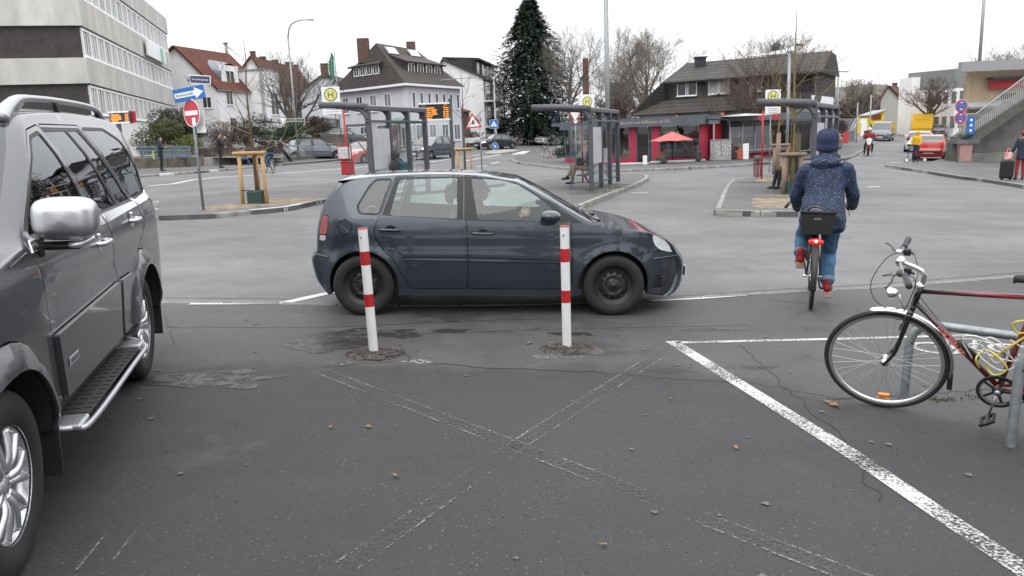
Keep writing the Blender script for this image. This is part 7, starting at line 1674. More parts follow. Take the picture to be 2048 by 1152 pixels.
for a,b in((Q0,Q1),(Q1,Q2)):m=MB();m.beam(a-Vector((0,0,.06)),b-Vector((0,0,.06)),.16,.18);B.part('eaves',m,WFR)
LW=(P1-P0).length;RWd=(P2-P1).length
def ufrom(px,py,a,b,Ya,Yb,pa,pb):return(b-a).length*((px-pa)/(pb-pa))
for px in(684,715,745,775):B.win(P0,P1,LW*(px-676)/136*.94+.2,ze-2.05,.95,1.45,mull=1,pane=PANEL_ if px>740 else PANE)
for px,w in((690,.9),(722,1.2)):B.win(P0,P1,LW*(px-676)/136*.94,.95,w,1.4)
B.win(P0,P1,LW*.57,.5,3.4,1.9,mull=1,pane=PANEL_);B.win(P0,P1,LW*.87,.2,1.0,2.3,mull=1)
for k in range(7):B.win(P1,P2,.9+k*1.22,ze-1.95,.48,1.35,mull=0);
for k in range(4):B.win(P1,P2,1.2+k*2.1,.8,1.1,1.5,mull=1,pane=PANEL_)
B.part('awning',MB().add([uz(P0+e1*LW*.83,2.9),uz(P0+e1*LW*.99,2.9),uz(P0+e1*LW*.99-Vector((-e1.y,e1.x,0))*1.1,2.4),uz(P0+e1*LW*.83-Vector((-e1.y,e1.x,0))*1.1,2.4)],[(0,1,2,3)]),mat('awning_green',(.16,.28,.22),.7))
n1=Vector((e1.y,-e1.x,0));n2=Vector((e2.y,-e2.x,0))
def dormer(a,dirn,nn,L,z0,h,back,wn,ww,sh=True):
    f0=a;f1=a+dirn*L;B.wall(f0,f1,z0,z0+h,DARKW,'dormer_front',.1)
    t0,t1=uz(f0-dirn*.25+nn*.3,z0+h+.02),uz(f1+dirn*.25+nn*.3,z0+h+.02);bk=back
    B.poly('dormer_roof',[t0,t1,uz(f1-nn*bk-dirn*(L*.28 if not sh else 0),z0+h+bk*.42),uz(f0-nn*bk+dirn*(L*.28 if not sh else 0),z0+h+bk*.42)],TBRN,.15)
    for s_,f in((0,f0),(1,f1)):B.poly('dormer_cheek',[uz(f,z0),uz(f,z0+h),uz(f-nn*bk*.9,z0+h+bk*.30),uz(f-nn*bk*.9,z0)][::1 if s_ else-1],DARKW,.05)
    for k in range(wn):B.win(f0,f1,.3+k*(L-.3)/wn,z0+.35,ww,h-.45,mull=0 if wn==4 and ww<.8 else 1,sill=False)
da=P0+e1*LW*.27+n1*.12;dormer(da,e1,n1,LW*.42,ze+.75,1.2,1.9,4,.80,False)
da=P1+e2*1.9-n2*1.1;dormer(da,e2,n2,RWd*.66,ze+.8,1.25,2.3,4,.95)
def skyl(f,g_):
    c=R1.lerp(R2,f).lerp(Q1.lerp(Q2,f),g_);up=(R1-Q1).normalized();nn=up.cross(e2);nn=nn if nn.z>0 else-nn;M=Matrix(((e2.x,up.x,nn.x,c.x),(e2.y,up.y,nn.y,c.y),(e2.z,up.z,nn.z,c.z+.1),(0,0,0,1)))
    m=MB();m.mat(GREYM).box((-.75,-.6,0),(.75,.6,.14),M);k=B.part('skylight',m);m=MB();m.box((-.66,-.5,.14),(.66,.5,.16),M);m.build('pane',mat('skylight_pane',(.5,.52,.54),.1,coat=1),k)
skyl(.20,.22);skyl(.72,.20)
for c,w,h in((B.L(728,112,72.5),1.0,1.5),(B.L(823,112,77.5),.8,1.3)):m=MB();m.box((-w/2,-.35,-.6),(w/2,.35,h),T(*c));B.part('chimney',m,mat('chimney_brick',(.12,.07,.055),.9,var=.3,scale=4))
# ---- white balcony house
BH=gable_house('white three-storey house with balconies and dark attic between grey house and fir',(872,966),86,157,119,886,(935,98),TSLT,STUCW,z=.8,over=.3,wins=[(1.0,6.2,.7,1.0)])
o_=Vector((BH.d.y,-BH.d.x,0));Cc=BH.C;L_=(BH.C2-BH.C).length
for i,z_ in enumerate((BH.ze-2.4,BH.ze-5.1,BH.ze+.15)):
    inset=0 if i<2 else-1.2;m=MB();p,q=Cc+o_*(1.2+inset)+BH.d*.1,Cc+o_*(1.2+inset)+BH.d*L_;m.beam(uz(p,z_-.1),uz(q,z_-.1),.2,.22);m2=MB();k=BH.part('balcony_slab',m,GREYM)
    if i<2:BH.poly('balcony_floor',[uz(Cc,z_),uz(Cc+o_*1.2,z_),uz(Cc+o_*1.2+BH.d*L_,z_),uz(Cc+BH.d*L_,z_)],STUCW)
    n=12
    for j in range(n):mb=MB();a=p.lerp(q,(j+.12)/n);b=p.lerp(q,(j+.62)/n);mb.beam(uz(a,z_+.52),uz(b,z_+.52),.04,.75);mb.build('railing_panel',WFR,k)
    mb=MB();mb.beam(uz(p,z_+.95),uz(q,z_+.95),.05,.05);mb.build('handrail',GREYM,k)
for u_ in(.1,L_*.5,L_-.3):mb=MB();q=Cc+o_*1.15+BH.d*u_;mb.beam(uz(q,-1),uz(q,BH.ze),.18,.18);BH.part('pillar',mb,WFR)
for z_ in(BH.ze-2.3,BH.ze-5.0):
    for u_ in(1.0,L_*.55):BH.win(BH.C,BH.C2,u_,z_,2.6,2.1,mull=2,pane=PANEL_)
BH.wall(Cc+o_*.1+BH.d*.4-o_*1.0,Cc-o_*.9+BH.d*(L_-.6),BH.ze,BH.ze+2.0,DARKW,'attic_wall');a=Cc-o_*.85+BH.d*.4;b=Cc-o_*.85+BH.d*(L_-.6)
for u_ in(.8,3.4,6.0,8.6):BH.win(a,b,u_,BH.ze+.1,1.1,1.6,mull=0)
BH.wall(a-o_*3.4,a,BH.ze,BH.ze+2.05,DARKW,'attic_side');BH.poly('attic_roof',[uz(a+o_*.4,BH.ze+2.1),uz(b+o_*.4,BH.ze+2.1),uz(b-o_*3.6,BH.ze+2.4),uz(a-o_*3.6,BH.ze+2.4)],TSLT,.2)
# garage block in front of it and left brick shed
B=Bld('garage_block','low dark garage block behind the triangular priority sign','building',990,282,92);a,b=B.L(905,270,92),B.L(1012,270,92);B.wall(uz(a,0),uz(b,0),-1,2.6,mat('garage_grey',(.15,.145,.14),.8,var=.2),'wall',4);m=MB();m.beam(uz(a,2.75),uz(b,2.75),4.5,.3);B.part('roof',m,TSLT)
B=Bld('hut','small building with red tiled roof behind the departure board','building',925,280,80);a,b=B.L(905,270,80),B.L(938,270,80);B.wall(uz(a,0),uz(b,0),-1,3.6,mat('shed_brown',(.13,.09,.075),.8,var=.2),'wall',3);t_=B.L(911,211,80);B.poly('roof',[uz(a,3.5)+Vector((-.2,-.3,0)),uz(b,3.5)+Vector((.3,-.3,0)),Vector((b.x-1.0,b.y+2.5,3.6)),Vector((t_.x,t_.y+1.5,t_.z))],TRED)
# ---- slate house on the right
B=Bld('slate_house','long house with dark slate mansard roof, dark boarded upper storey and satellite dish','house',1470,300,64,z=.3)
f0,f1=uz(B.L(1338,200,66),0),uz(B.L(1632,200,60),0);e=(f1-f0).normalized();nn=Vector((e.y,-e.x,0));zb=B.L(1400,222,65).z;z1=B.L(1400,197,65).z;z2=B.L(1400,160,65).z;zt=B.L(1450,124,70).z;LF=(f1-f0).length
B.wall(f0-e*2,f1,-1,zb,STUCG,'wall',8);B.wall(f0+e*.6,f1-e*.2,z1-.1,z2+.05,DARKW,'upper_wall',6);x_=f1+e*.1
B.poly('roof',[uz(f0+nn*1.7-e*2.7,zb-.1),uz(f1+nn*1.5+e*.5,zb-.1),uz(f1+nn*.25+e*.5,z1),uz(f0+nn*.25-e*.3,z1)],TSLT,.1)
rl,rr2=f0-nn*4.2+e*.2,f1-nn*4.0+e*.3
B.poly('roof',[uz(f0+nn*.7-e*.2,z2-.05),uz(f1+nn*.7+e*.5,z2-.05),uz(rr2,zt),uz(rl,zt)],TSLT,.15)
B.poly('roof',[uz(f0+nn*1.7-e*2.7,zb-.1),uz(f0+nn*.7-e*.2,z2-.05),uz(rl,zt),uz(rl-nn*3.5-e*2.7,zb-.1)][::-1],TSLT,.1);B.poly('roof',[uz(f0+nn*1.7-e*2.7,zb-.1),uz(f0+nn*.25-e*.2,z1),uz(f0+nn*.7-e*.2,z2)],TSLT,.1)
B.poly('gable_cladding',[uz(f1+e*.3+nn*.7,z2-.1),uz(f1+e*.3-nn*8,z2-.1),uz(rr2-nn*2,zt-.2),uz(rr2,zt-.1)],TSLT,.1);B.wall(f1-e*.1+nn*.2,f1+e*.0-nn*8,z1-.4,z2+.1,TSLT,'side_cladding',.2)
B.wall(f1+e*.05+nn*1.0,f1+e*.05-nn*7,-1,z1-.3,STUCW,'side_wall',.2);B.wall(f1-e*1.6+nn*1.02,f1+e*.05+nn*1.02,-1,zb+.1,STUCW,'corner_wall',.3);B.win(f1-e*1.6+nn*1.02,f1+nn*1.02,.5,1.6,.9,1.5,mull=0,fr=GB)
for k in range(3):B.win(f1+e*.05+nn*1.0,f1+e*.05-nn*7,1+k*2.2,1.5,.9,1.3,fr=DARKW)
for px in(1353,1371,1418,1437,1500):u_=LF*(px-1338)/(1632-1338)*1.02;B.win(f0+e*.6,f1,u_-.5,z1+.25,.95,1.25,mull=0,pane=CURT if px>1400 else PANE)
for u_,m_ in((.6,PANE),(4.6,PANE),(6.4,PANE),(8.6,PANE)):B.win(f0-e*2,f1,u_+2,zb-1.35,1.3,1.15,mull=1,pane=m_)
for u_ in(1.2,4.9):m=MB();q=f0+e*(u_)+nn*.9;m.tube(catmull([uz(q,2.5),uz(q,zb-.55),uz(q+nn*.4,zb-.3),uz(q+nn*.55,zb-.65)],4),.20,8);m.lathe([(.26,0),(.26,.15),(.2,.2)],10,T(q.x,q.y,zb-.5));B.part('orange_vent',m,mat('vent_orange',(.50,.13,.07),.5))
c=uz(rl.lerp(f0,.30)+e*1.5,zt-.9);m=MB();m.box((-.4,-.4,0),(.4,.4,1.1),T(*c)).box((-.5,-.5,1.1),(.5,.5,1.2),T(*c));B.part('chimney',m,DARKW)
q=uz(rl+e*7.3,zt+.7);m=MB();m.lathe([(0,.1),(.22,.06),(.36,0)],18,T(*q)@Matrix.Rotation(pi*.6,4,'X'));m.tube([q-Vector((0,0,.9)),q],.03,6);B.part('satellite_dish',m,mat('dish_grey',(.10,.10,.105),.5));
B.poly('roof_terrace',[uz(rl+e*5,zt+.1),uz(rr2-e*3.5,zt+.1),uz(rr2-e*3.5-nn*2,zt+.75),uz(rl+e*9-nn*2,zt+.75)],mat('glass_roof',(.35,.37,.38),.15,coat=.5),.06)
m=MB();m.beam(uz(rl+e*9-nn*2,zt+.85),uz(rr2-e*3.2-nn*2,zt+.85),.2,.12);B.part('ridge_beam',m,DARKW)
B=Bld('neighbour_house','pale house wall glimpsed through the trees left of the slate house','house',1250,290,96);a,b=B.L(1222,270,96),B.L(1262,270,96);B.wall(uz(a,0),uz(b,0),-1,4.4,STUCW,'wall',5);B.poly('roof',[uz(a,4.4)+Vector((-.5,-.4,0)),uz(b,4.4)+Vector((.5,-.4,0)),uz(b,7.2)+Vector((0,3,0)),uz(a,7.2)+Vector((0,3,0))],TSLT);B.win(uz(a,0),uz(b,0),1,2.2,.9,1.2)
m=MB();m.box((-.45,-.45,0),(.45,.45,13),taper=.8);o=m.build('chimney_stack',mat('chimney_red',(.16,.055,.045),.85,var=.25,scale=1));place(o,at(1174,283,110),0,True);o.scale.z=(at(1173,117,110).z-o.location.z)/13;tag(o,'tall reddish brick chimney stack among the bare trees','chimney')
# ---- the red kiosk
KR=mat('kiosk_red',(.40,.024,.065),.55,var=.15,scale=1.5);KRB=mat('kiosk_bright_red',(.42,.015,.022),.55,var=.12,scale=2);FASC=mat('fascia_blue_grey',(.085,.105,.125),.55,var=.15,scale=1.5);INT=mat('shop_interior',(.26,.17,.12),.9,var=.5,scale=2);SHOPG=glass('shop_glass',(.70,.74,.76),.05)
B=Bld('kiosk','flat-roofed dark red bakery kiosk with blue-grey fascia and shop windows','kiosk',1415,336,43.6,z=.36)
k1=uz(B.L(1416,300,43.6),0);k0=uz(B.L(1160,300,49.5),0);e=(k1-k0).normalized();nn=Vector((e.y,-e.x,0));LK=(k1-k0).length;zf0,zf1=B.L(1416,248,43.6).z,B.L(1416,229,43.6).z
k2=uz(B.L(1640,300,50.5),0);XC=LK+.9;kc=k0+e*XC;e2_=(k2-kc).normalized();n2_=Vector((e2_.y,-e2_.x,0))
def K(a,off=0):return k0+e*a+nn*off if a<=XC else kc+e2_*(a-XC)+n2_*off
def kx(px):
    lo,hi=0,LK*3
    for _ in range(40):
        md=(lo+hi)/2;w=B.M@(K(md)+Vector((0,0,1)));X=1024+FPX*w.x/(w.y*cos(PITCH)+(CAM_H-w.z)*sin(PITCH));lo,hi=(md,hi)if X<px else(lo,md)
    return lo
def seg(a,b,z0,z1,m,name,th=.15,off=0):return B.wall(K(a,off)if a>XC or b<=XC else K(XC+1e-4,off),K(b,off),z0,z1,m,name,th)
xs=[kx(v)for v in(1180,1233,1259,1272,1304,1318,1400,1416,1436,1459,1588,1624)]
seg(xs[0]-2,xs[1],-.4,.3,KR,'wall');seg(xs[2],xs[3],-.4,zf0,KR,'pillar');seg(xs[4],xs[5],-.4,zf0,KR,'pillar');seg(xs[6],xs[7],-.4,zf0,KR,'pillar')
seg(xs[1],xs[2],-.4,.25,KR,'wall');seg(xs[5],xs[6],-.4,.45,KR,'wall');
for a,b in((1,2),(3,4),(5,6)):seg(xs[a],xs[b],2.35,zf0,KR,'lintel')
def shopwin(a,b,z0,z1,off=-.06,mull=(),fr=FASC,trans=None):
    m=MB();P=lambda x,z:uz(K(x,off),z)
    for x in[a+.04,b-.04]+list(mull):m.beam(P(x,z0),P(x,z1),.08,.07,up=tuple(nn))
    for z in[z0+.05,z1-.04]+([trans]if trans else[]):m.beam(P(a,z),P(b,z),.08,.08)
    k=B.part('shop_window',m,fr);g_=MB();g_.add([P(a+.04,z0+.05),P(b-.04,z0+.05),P(b-.04,z1-.05),P(a+.04,z1-.05)],[(0,1,2,3)]);g_.build('pane',SHOPG,k);return k
shopwin(xs[0]-2,xs[1]-.05,.3,2.4,mull=(xs[0],));seg(xs[0]-2,xs[1],2.38,zf0,KR,'lintel');shopwin(xs[1],xs[2],.25,2.35);shopwin(xs[3],xs[4],-.1,2.35,mull=(lerp(xs[3],xs[4],.8),));shopwin(xs[5],xs[6],.45,2.35);seg(xs[5],xs[6],.33,.50,FASC,'sill',.3,.08)
seg(xs[0]-2,xs[7]+.05,zf0,zf1,FASC,'fascia',.4,.45);seg(xs[7],xs[11],zf0+.10,zf1-.02,FASC,'fascia',.4,.75);seg(xs[9]-.1,xs[11],zf0-.22,zf0+.10,DARKW,'soffit',.5,.6)
B.poly('roof',[uz(k0-e*2+nn*.3,zf1-.06),uz(kc+nn*.3,zf1-.06),uz(K(xs[11],.3),zf1-.06),uz(K(xs[11])-nn*5,zf1+.05),uz(k0-e*2-nn*7,zf1+.05)],FASC,.2)
seg(xs[8],xs[9],-.4,.95,KRB,'panel',.1,-.5);seg(xs[8],xs[9],1.15,zf0,KRB,'panel',.1,-.5);seg(xs[7],xs[8],-.4,zf0,KR,'recess_wall',.1,-.9);m=MB();m.beam(uz(k0+e*xs[8]+nn*.5,-.4),uz(k0+e*xs[8]+nn*.5,zf0),.07,.07);B.part('post',m,GREYM)
B.win(k0+e*xs[7]-nn*.85,k0+e*xs[8]-nn*.85,.25,.1,.7,2.2,mull=0)
WG=mat('frame_grey',(.40,.42,.42),.5);shopwin(xs[9],xs[10],.45,2.48,.0,mull=(lerp(xs[9],xs[10],.36),lerp(xs[9],xs[10],.62),lerp(xs[9],xs[10],.88)),fr=WG,trans=2.02);seg(xs[9],xs[10],-.4,.42,KRB,'wall',.1,-.02);seg(xs[9]-.1,xs[10]+.2,.38,.50,FASC,'sill',.5,.35)
seg(xs[10],xs[11],-.4,zf0,DARKW,'wall',.1,-.05);shopwin(xs[10]+.3,xs[11]-.3,.2,2.2,.05,fr=GREYM)
B.wall(K(xs[11]),K(xs[11])-n2_*6,-.4,zf0+.1,DARKW,'wall');B.wall(k0+e*xs[7]-nn*.0,k0+e*xs[7]-nn*1.0,-.4,zf0,KR,'return_wall')
m=MB();q0,q1=k0-e*2-nn*4.5,kc+e2_*(xs[11]-XC)-n2_*4;m.add([uz(q0,-.3),uz(q1,-.3),uz(q1,zf0),uz(q0,zf0)],[(0,1,2,3)]);m.add([uz(q0,-.25),uz(q1,-.25),uz(K(xs[11]),-.25),uz(kc,-.25),uz(k0-e*2,-.25)],[(0,1,2,3,4)]);B.part('interior',m,INT)
rg=random.Random(8);cols=[mat('goods_%s'%c,v,.6)for c,v in(('cream',(.6,.5,.3)),('blue',(.05,.18,.42)),('red',(.45,.05,.04)),('white',(.6,.6,.6)),('teal',(.03,.30,.38)),('orange',(.6,.22,.04)),('brown',(.12,.06,.03)))]
def goods(a,b,z,n,off,hmax=.5,name='shop_goods'):
    for k in range(n):x=a+(b-a)*(k+.5)/n;w=(b-a)/n*rg.uniform(.3,.46);h=rg.uniform(.15,hmax);m=MB();q=K(x,off);m.box((-w,-.12,0),(w,.12,h),T(q.x,q.y,z)@Matrix.Rotation(atan2(e.y,e.x),4,'Z'),bev=.02);B.part(name,m,rg.choice(cols))
for a,b,z,n,off in((xs[5]+.2,xs[6]-.3,.55,9,-.6),(xs[5]+.2,xs[6]-.3,1.1,7,-1.6),(xs[1]+.1,xs[2]-.1,.4,3,-.6),(xs[3]+.1,xs[4]-.1,.4,3,-1.0),(xs[9]+.2,xs[10]-.2,.5,10,-.35),(xs[9]+.3,xs[10]-.3,1.25,7,-.8)):goods(a,b,z,n,off)
for a,b,z,c in((xs[5]+.1,xs[6]-.1,.52,(.45,.28,.10)),(xs[1]+.05,xs[2]-.05,.32,(.45,.28,.10)),(xs[5]+.1,lerp(xs[5],xs[6],.42),1.55,(.55,.36,.12))):seg(a,b,z,z+.22,mat('counter_%d'%int(c[0]*100),c,.6),'counter',.05,-.35)
for px,py in((1378,300),(1548,251)):c_=K(kx(px),-1.5);m=MB();m.box((-.35,-.03,0),(.35,.03,.06),T(c_.x,c_.y,B.L(px,py,45).z))if px<1500 else m.ell((c_.x,c_.y,2.25),(.09,.09,.09),10,6);B.part('ceiling_lamp',m,mat('lamp_warm',(1,.85,.6),.5,emis=2.6,ecol=(1,.72,.40)))
hd_=Matrix(((e.x,0,nn.x,0),(e.y,0,nn.y,0),(0,1,0,0),(0,0,0,1)));q=k0+e*kx(1290)+nn*.456;text('lettering','Ihre Bäckerei und Kaffeehaus am Eck',.27,mat('lettering_gold',(.42,.36,.30),.6),B.t,T(q.x,q.y,lerp(zf0,zf1,.5))@hd_,ext=.004,shear=.4,sx=.95)
m=MB()                                                     # flat pale parasol in front of the right half
c=g(1483,338);t=thing('parasol','large flat pale grey parasol on a grey pole in front of the kiosk','parasol',c+Vector((0,0,.12)),0,None,True);Hp=hgt(c,1483,229)-.12;R_=1.75
m.add([(0,0,Hp+.06)]+[(R_*cos(a)*1.0,R_*sin(a),Hp-.08+.0*sin(a))for a in[pi/4+pi/2*k for k in range(4)]],[(0,k+1,(k+1)%4+1)for k in range(4)]);o=m.build('canopy',mat('canvas_pale',(.42,.42,.40),.8,var=.2),t);o.modifiers.new('t','SOLIDIFY').thickness=.02
m=MB();m.tube([(0,0,-.1),(0,0,Hp)],.035,8);m.build('pole',GREYM,t)
for a in range(4):m=MB();m.tube([(0,0,Hp-.45),(R_*.6*cos(pi/4+pi/2*a),R_*.6*sin(pi/4+pi/2*a),Hp-.05)],.015,5);m.build('rib',GREYM,t)
c=g(1344,337);t=thing('sunshade','open salmon red sunshade on a black pole in front of the kiosk window','parasol',c+Vector((0,0,.12)),0,None,True);Hp=hgt(c,1344,263)-.12
m=MB();n=8;R_=1.27;rim=[(R_*cos(2*pi*k/16)*(1 if k%2==0 else .90),R_*sin(2*pi*k/16)*(1 if k%2==0 else .90),Hp-.50+(.035 if k%2 else 0))for k in range(16)];m.add([(0,0,Hp)]+rim,[(0,k+1,(k+1)%16+1)for k in range(16)]);o=m.build('canopy',mat('canvas_salmon',(.52,.13,.12),.8,var=.12),t);o.modifiers.new('t','SOLIDIFY').thickness=.015
m=MB();m.tube([(0,0,0),(0,0,Hp)],.03,8);m.lathe([(.3,0),(.3,.08),(.05,.12)],12);m.build('pole',BLACKC,t)
for k in range(8):m=MB();a=2*pi*k/8;m.tube([(0,0,Hp-.62),(R_*.55*cos(a),R_*.55*sin(a),Hp-.24)],.012,5);m.build('rib',BLACKC,t)
def small(name,label,cat,px,py,dims,m,rz=0,bev=.02,h=.12):p=on(px,py,h);w,d,hh=dims;mb=MB();mb.box((-w/2,-d/2,0),(w/2,d/2,hh),bev=bev);o=mb.build(name,m);place(o,p,rz,True);return tag(o,label,cat)
GRAF=mat('graffiti_grey',(.60,.60,.58),.6,var=.9,scale=11,c2=(.16,.16,.16),detail=9);p=on(1440,338);t=thing('switch_cabinet','pale grey double switch cabinet covered in graffiti scribble','cabinet',p,radians(-4),None,True);s=S_at(p)
for q in(-1,1):m=MB();m.box((min(0,q*20/s)+.01,-.2,.22),(max(0,q*20/s)-.01,.2,39/s),bev=.015);m.build('door',GRAF,t)
m=MB();m.box((-20/s,-.21,0),(20/s,.22,.22));m.build('base',mat('cabinet_base',(.34,.34,.33),.7),t);m=MB();m.box((-20.5/s,-.24,39/s),(20.5/s,.24,40.5/s));m.build('lid',GREYM,t)
BIN=mat('bin_dark',(.045,.047,.05),.6);small('waste_bin','dark cylindrical bin at the red kiosk pillar','bin',1396,338,(.30,.30,.62),BIN,bev=.1);small('waste_bin','dark bin just right of the graffiti cabinet','bin',1464,338,(.26,.26,.70),BIN,bev=.06);small('flower_tub','dark planter tub left of the sunshade pole','planter',1327,338,(.34,.34,.45),BIN,bev=.1);small('flower_tub','small black tub by the kiosk door pillar','planter',1314,337,(.22,.3,.34),BIN,bev=.08)
small('menu_board','orange-brown wooden menu board by the kiosk window','board',1321,336.5,(.38,.08,.62),mat('board_orange',(.35,.12,.06),.7));small('menu_board','white slanted advertising board in front of the right kiosk window','board',1490,339,(.32,.08,.84),WSIGN);small('toy_stand','orange and red toy display beside the white advertising board','display',1478,339,(.24,.2,.55),mat('toy_orange',(.42,.10,.06),.6,var=.5,scale=6));small('poster','turquoise poster board leaning at the ivy wall','poster',1145,327,(.36,.05,.52),mat('poster_turquoise',(.05,.42,.60),.6));small('step','low pale terrace edge in front of the kiosk window','step',1355,337.5,(3.0,.25,.12),CONC);small('step','pale ramp slab in front of the kiosk door','step',1262,336,(2.0,.8,.10),CONC)
small('ledge','white door sign standing in the kiosk doorway','sign',1290,334.5,(.24,.04,.5),WSIGN)
# ---- staircase, ochre building and what stands behind on the right
B=Bld('staircase','concrete outdoor staircase with vertical-bar railing rising to the right edge','staircase',1942,340,40.5,z=.33)
def SL(px,py,Y=40.5):return B.L(px,py,Y)
CD=mat('concrete_dark',(.10,.10,.09),.9,var=.3,scale=2);CM=mat('concrete_mid',(.16,.155,.145),.9,var=.4,scale=1.2,bump=.3)
st0,st1=SL(1940,274),SL(2110,166);m=MB();Wd=2.2
V=[]
for y in(0,1.3):V+=[st0+Vector((-.3,y,0)),st0+Vector((.3,y,.35)),st1+Vector((0,y,.3)),st1+Vector((0,y,-.25)),st0+Vector((.4,y,-.25)),st0+Vector((-.3,y,-.3))]
m.add(V,[(5,4,3,2,1,0),(6,7,8,9,10,11)]+[(i,(i+1)%6,6+(i+1)%6,6+i)for i in range(6)]);B.part('flight',m,CD)
m=MB();q=SL(1921,288);m.box((q.x,.0,-.4),(q.x+.62,.8,q.z));B.part('pier',m,mat('graffiti_red',(.34,.28,.26),.8,var=.5,scale=4,c2=(.42,.16,.15)));m=MB();m.box((q.x-.30,.25,-.4),(q.x-.004,.9,q.z+.05),taper=.8);B.part('side_pier',m,CD);m=MB();m.box((q.x-.2,-.1,q.z),(q.x+.9,.9,q.z+.22));B.part('landing',m,CM)
m=MB();m.prism([(q.x+.63,-.4),(q.x+8,-.4),(st1.x,st1.z-.3),(q.x+.9,st0.z-.1)],-1.0,-.9,RX90);B.part('back_wall',m,CM);m=MB();m.box((q.x+.63,.02,-.4),(q.x+4,.9,.55));B.part('low_wall',m,CM)
ra,rb,rc=SL(1928,229),SL(1952,228),SL(2110,108);m=MB();m.tube([ra,rb,rc],.035,8);k=B.part('handrail',m,GREYM)
for i in range(46):
    f=i/45;top=ra.lerp(rb,min(1,f*6.5))if f<.154 else rb.lerp(rc,(f-.154)/.846);bz_=max(st0.z+.25,st0.z+.35+(top.x-st0.x-.3)*(st1.z-st0.z)/(st1.x-st0.x));m=MB();m.beam(Vector((top.x,0,bz_)),top,.012,.05,up=(0,1,0));m.build('baluster',WG,k)
m=MB();a_=SL(1934,233);m.box((a_.x,-.06,a_.z-1.15),(a_.x+.38,-.02,a_.z));o=m.build('blue_sign',BSIGN,B.t)
for i in range(4):face(o,'symbol',rect(.12,.12,a_.x+.2,0),a_.z-.18-i*.26,WSIGN,-.065)
B=Bld('ochre_building','ochre station building with grey roof and red and white banner above the staircase','building',1935,300,52,z=.6);OCH=mat('stucco_ochre',(.34,.265,.18),.85,var=.15,scale=1)
a,b=uz(B.L(1930,200,52),0),uz(B.L(2180,200,51.5),0);zt=B.L(1940,138,52).z;B.wall(a,b,-1,zt-.2,OCH,'wall',.3);B.wall(a+Vector((4.0,6,0)),a,-1,zt-.2,OCH,'side_wall')
m=MB();m.beam(uz(a,zt+.10)+Vector((-.8,-.6,0)),uz(b,zt+.10)+Vector((0,-.6,0)),.5,.62);B.part('roof_edge',m,mat('roof_grey',(.27,.27,.28),.6));z_=B.L(1940,218,52).z
B.poly('canopy',[uz(a,z_)+Vector((-.3,-1.2,.1)),uz(b,z_)+Vector((0,-1.2,.3)),uz(b,z_+.7),uz(a,z_+.45)+Vector((-.1,0,0))],mat('roof_grey',(.27,.27,.28),.6),.15)
d_=(b-a).normalized();u0=B.L(1972,170,51);zb_=u0.z;m=MB();m.beam(uz(a+d_*1.3,zb_)+Vector((0,-.25,0)),uz(a+d_*3.5,zb_+.05)+Vector((0,-.25,0)),.1,.48);o=B.part('banner_red',m,KRB);m=MB();m.beam(uz(a+d_*3.52,zb_+.05)+Vector((0,-.25,0)),uz(a+d_*7.0,zb_+.1)+Vector((0,-.25,0)),.1,.48);o=B.part('banner_white',m,WSIGN)
text('lettering','WURST',.40,KSIGN,o,T((a+d_*4.9).x,(a+d_*4.9).y-.32,zb_+.05)@Matrix.Rotation(atan2(d_.y,d_.x),4,'Z')@RX90,ext=.004)
for u_ in(.55,3.9):B.win(a,b,u_,z_-1.9,1.0,1.4,fr=DARKW)
B.win(a,b,2.2,2.2,1.2,1.6,fr=DARKW,mull=1)
m=MB();m.beam(uz(a+d_*1.1,zb_+.42)+Vector((0,-.6,0)),uz(a+d_*8,zb_+.52)+Vector((0,-.6,0)),.8,.14);B.part('awning_box',m,DARKW)
B=Bld('apartment_block','white apartment block with grey set-back top floor behind the bare trees','building',1850,262,100);a,b,c=uz(B.L(1797,200,100),0),uz(B.L(1822,200,97),0),uz(B.L(1920,200,92),0);zt=B.L(1810,158,100).z
B.wall(a,b,-3,zt,STUCW,'stair_tower',1);B.wall(b+Vector((.0,1.0,0)),c+Vector((0,1,0)),-3,zt-1.6,STUCW,'wall',8);B.wall(b+Vector((.3,1.6,0)),c+Vector((0,1.5,0)),zt-1.6,zt+.6,mat('cladding_grey',(.19,.20,.20),.7,var=.15),'top_floor',7)
p_,q_=b+Vector((.0,1.0,0)),c+Vector((0,1,0))
for k in range(6):
    for z_ in(zt-3.4,zt-6.2,zt-9.0):B.win(p_,q_,.4+k*1.0 if k<1 else 1.6+k*.95,z_,.7,1.5,mull=0,pane=PANEL_,sill=False)
GA=gable_house('small pale house with two red roofs left of the apartment block',(1762,1800),108,196,172,1778,(1800,118),TRED,mat('stucco_beige',(.40,.39,.36),.85),z=3.0,chim=[(.5,.5,.6)])
B=Bld('yellow_shop','bright yellow little building with slanted roof and brown sign','building',1752,262,98);a,b=B.L(1741,250,98),B.L(1767,250,98);yl=mat('paint_yellow',(.80,.62,.02),.6);z0_,z1_=B.L(1741,233,98).z,B.L(1767,222,98).z
m=MB();P_=[uz(a,-2),uz(b,-2),uz(b,z1_),uz(a,z0_)];m.add(P_+[p+Vector((0,4,0))for p in P_],[(0,1,2,3),(1,5,6,2),(3,2,6,7),(4,0,3,7),(5,4,7,6)]);B.part('wall',m,yl);m=MB();m.beam(uz(a,z0_+.1)+Vector((-.2,1.5,0)),uz(b,z1_+.1)+Vector((.2,1.5,0)),3.6,.15);B.part('roof',m,GREYM);c_=B.L(1750,234,97.9);m=MB();m.box((c_.x-.4,-.06,c_.z-.3),(c_.x+.75,0,c_.z+.3),T(0,c_.y,0));B.part('sign',m,mat('sign_brown',(.17,.04,.02),.6))
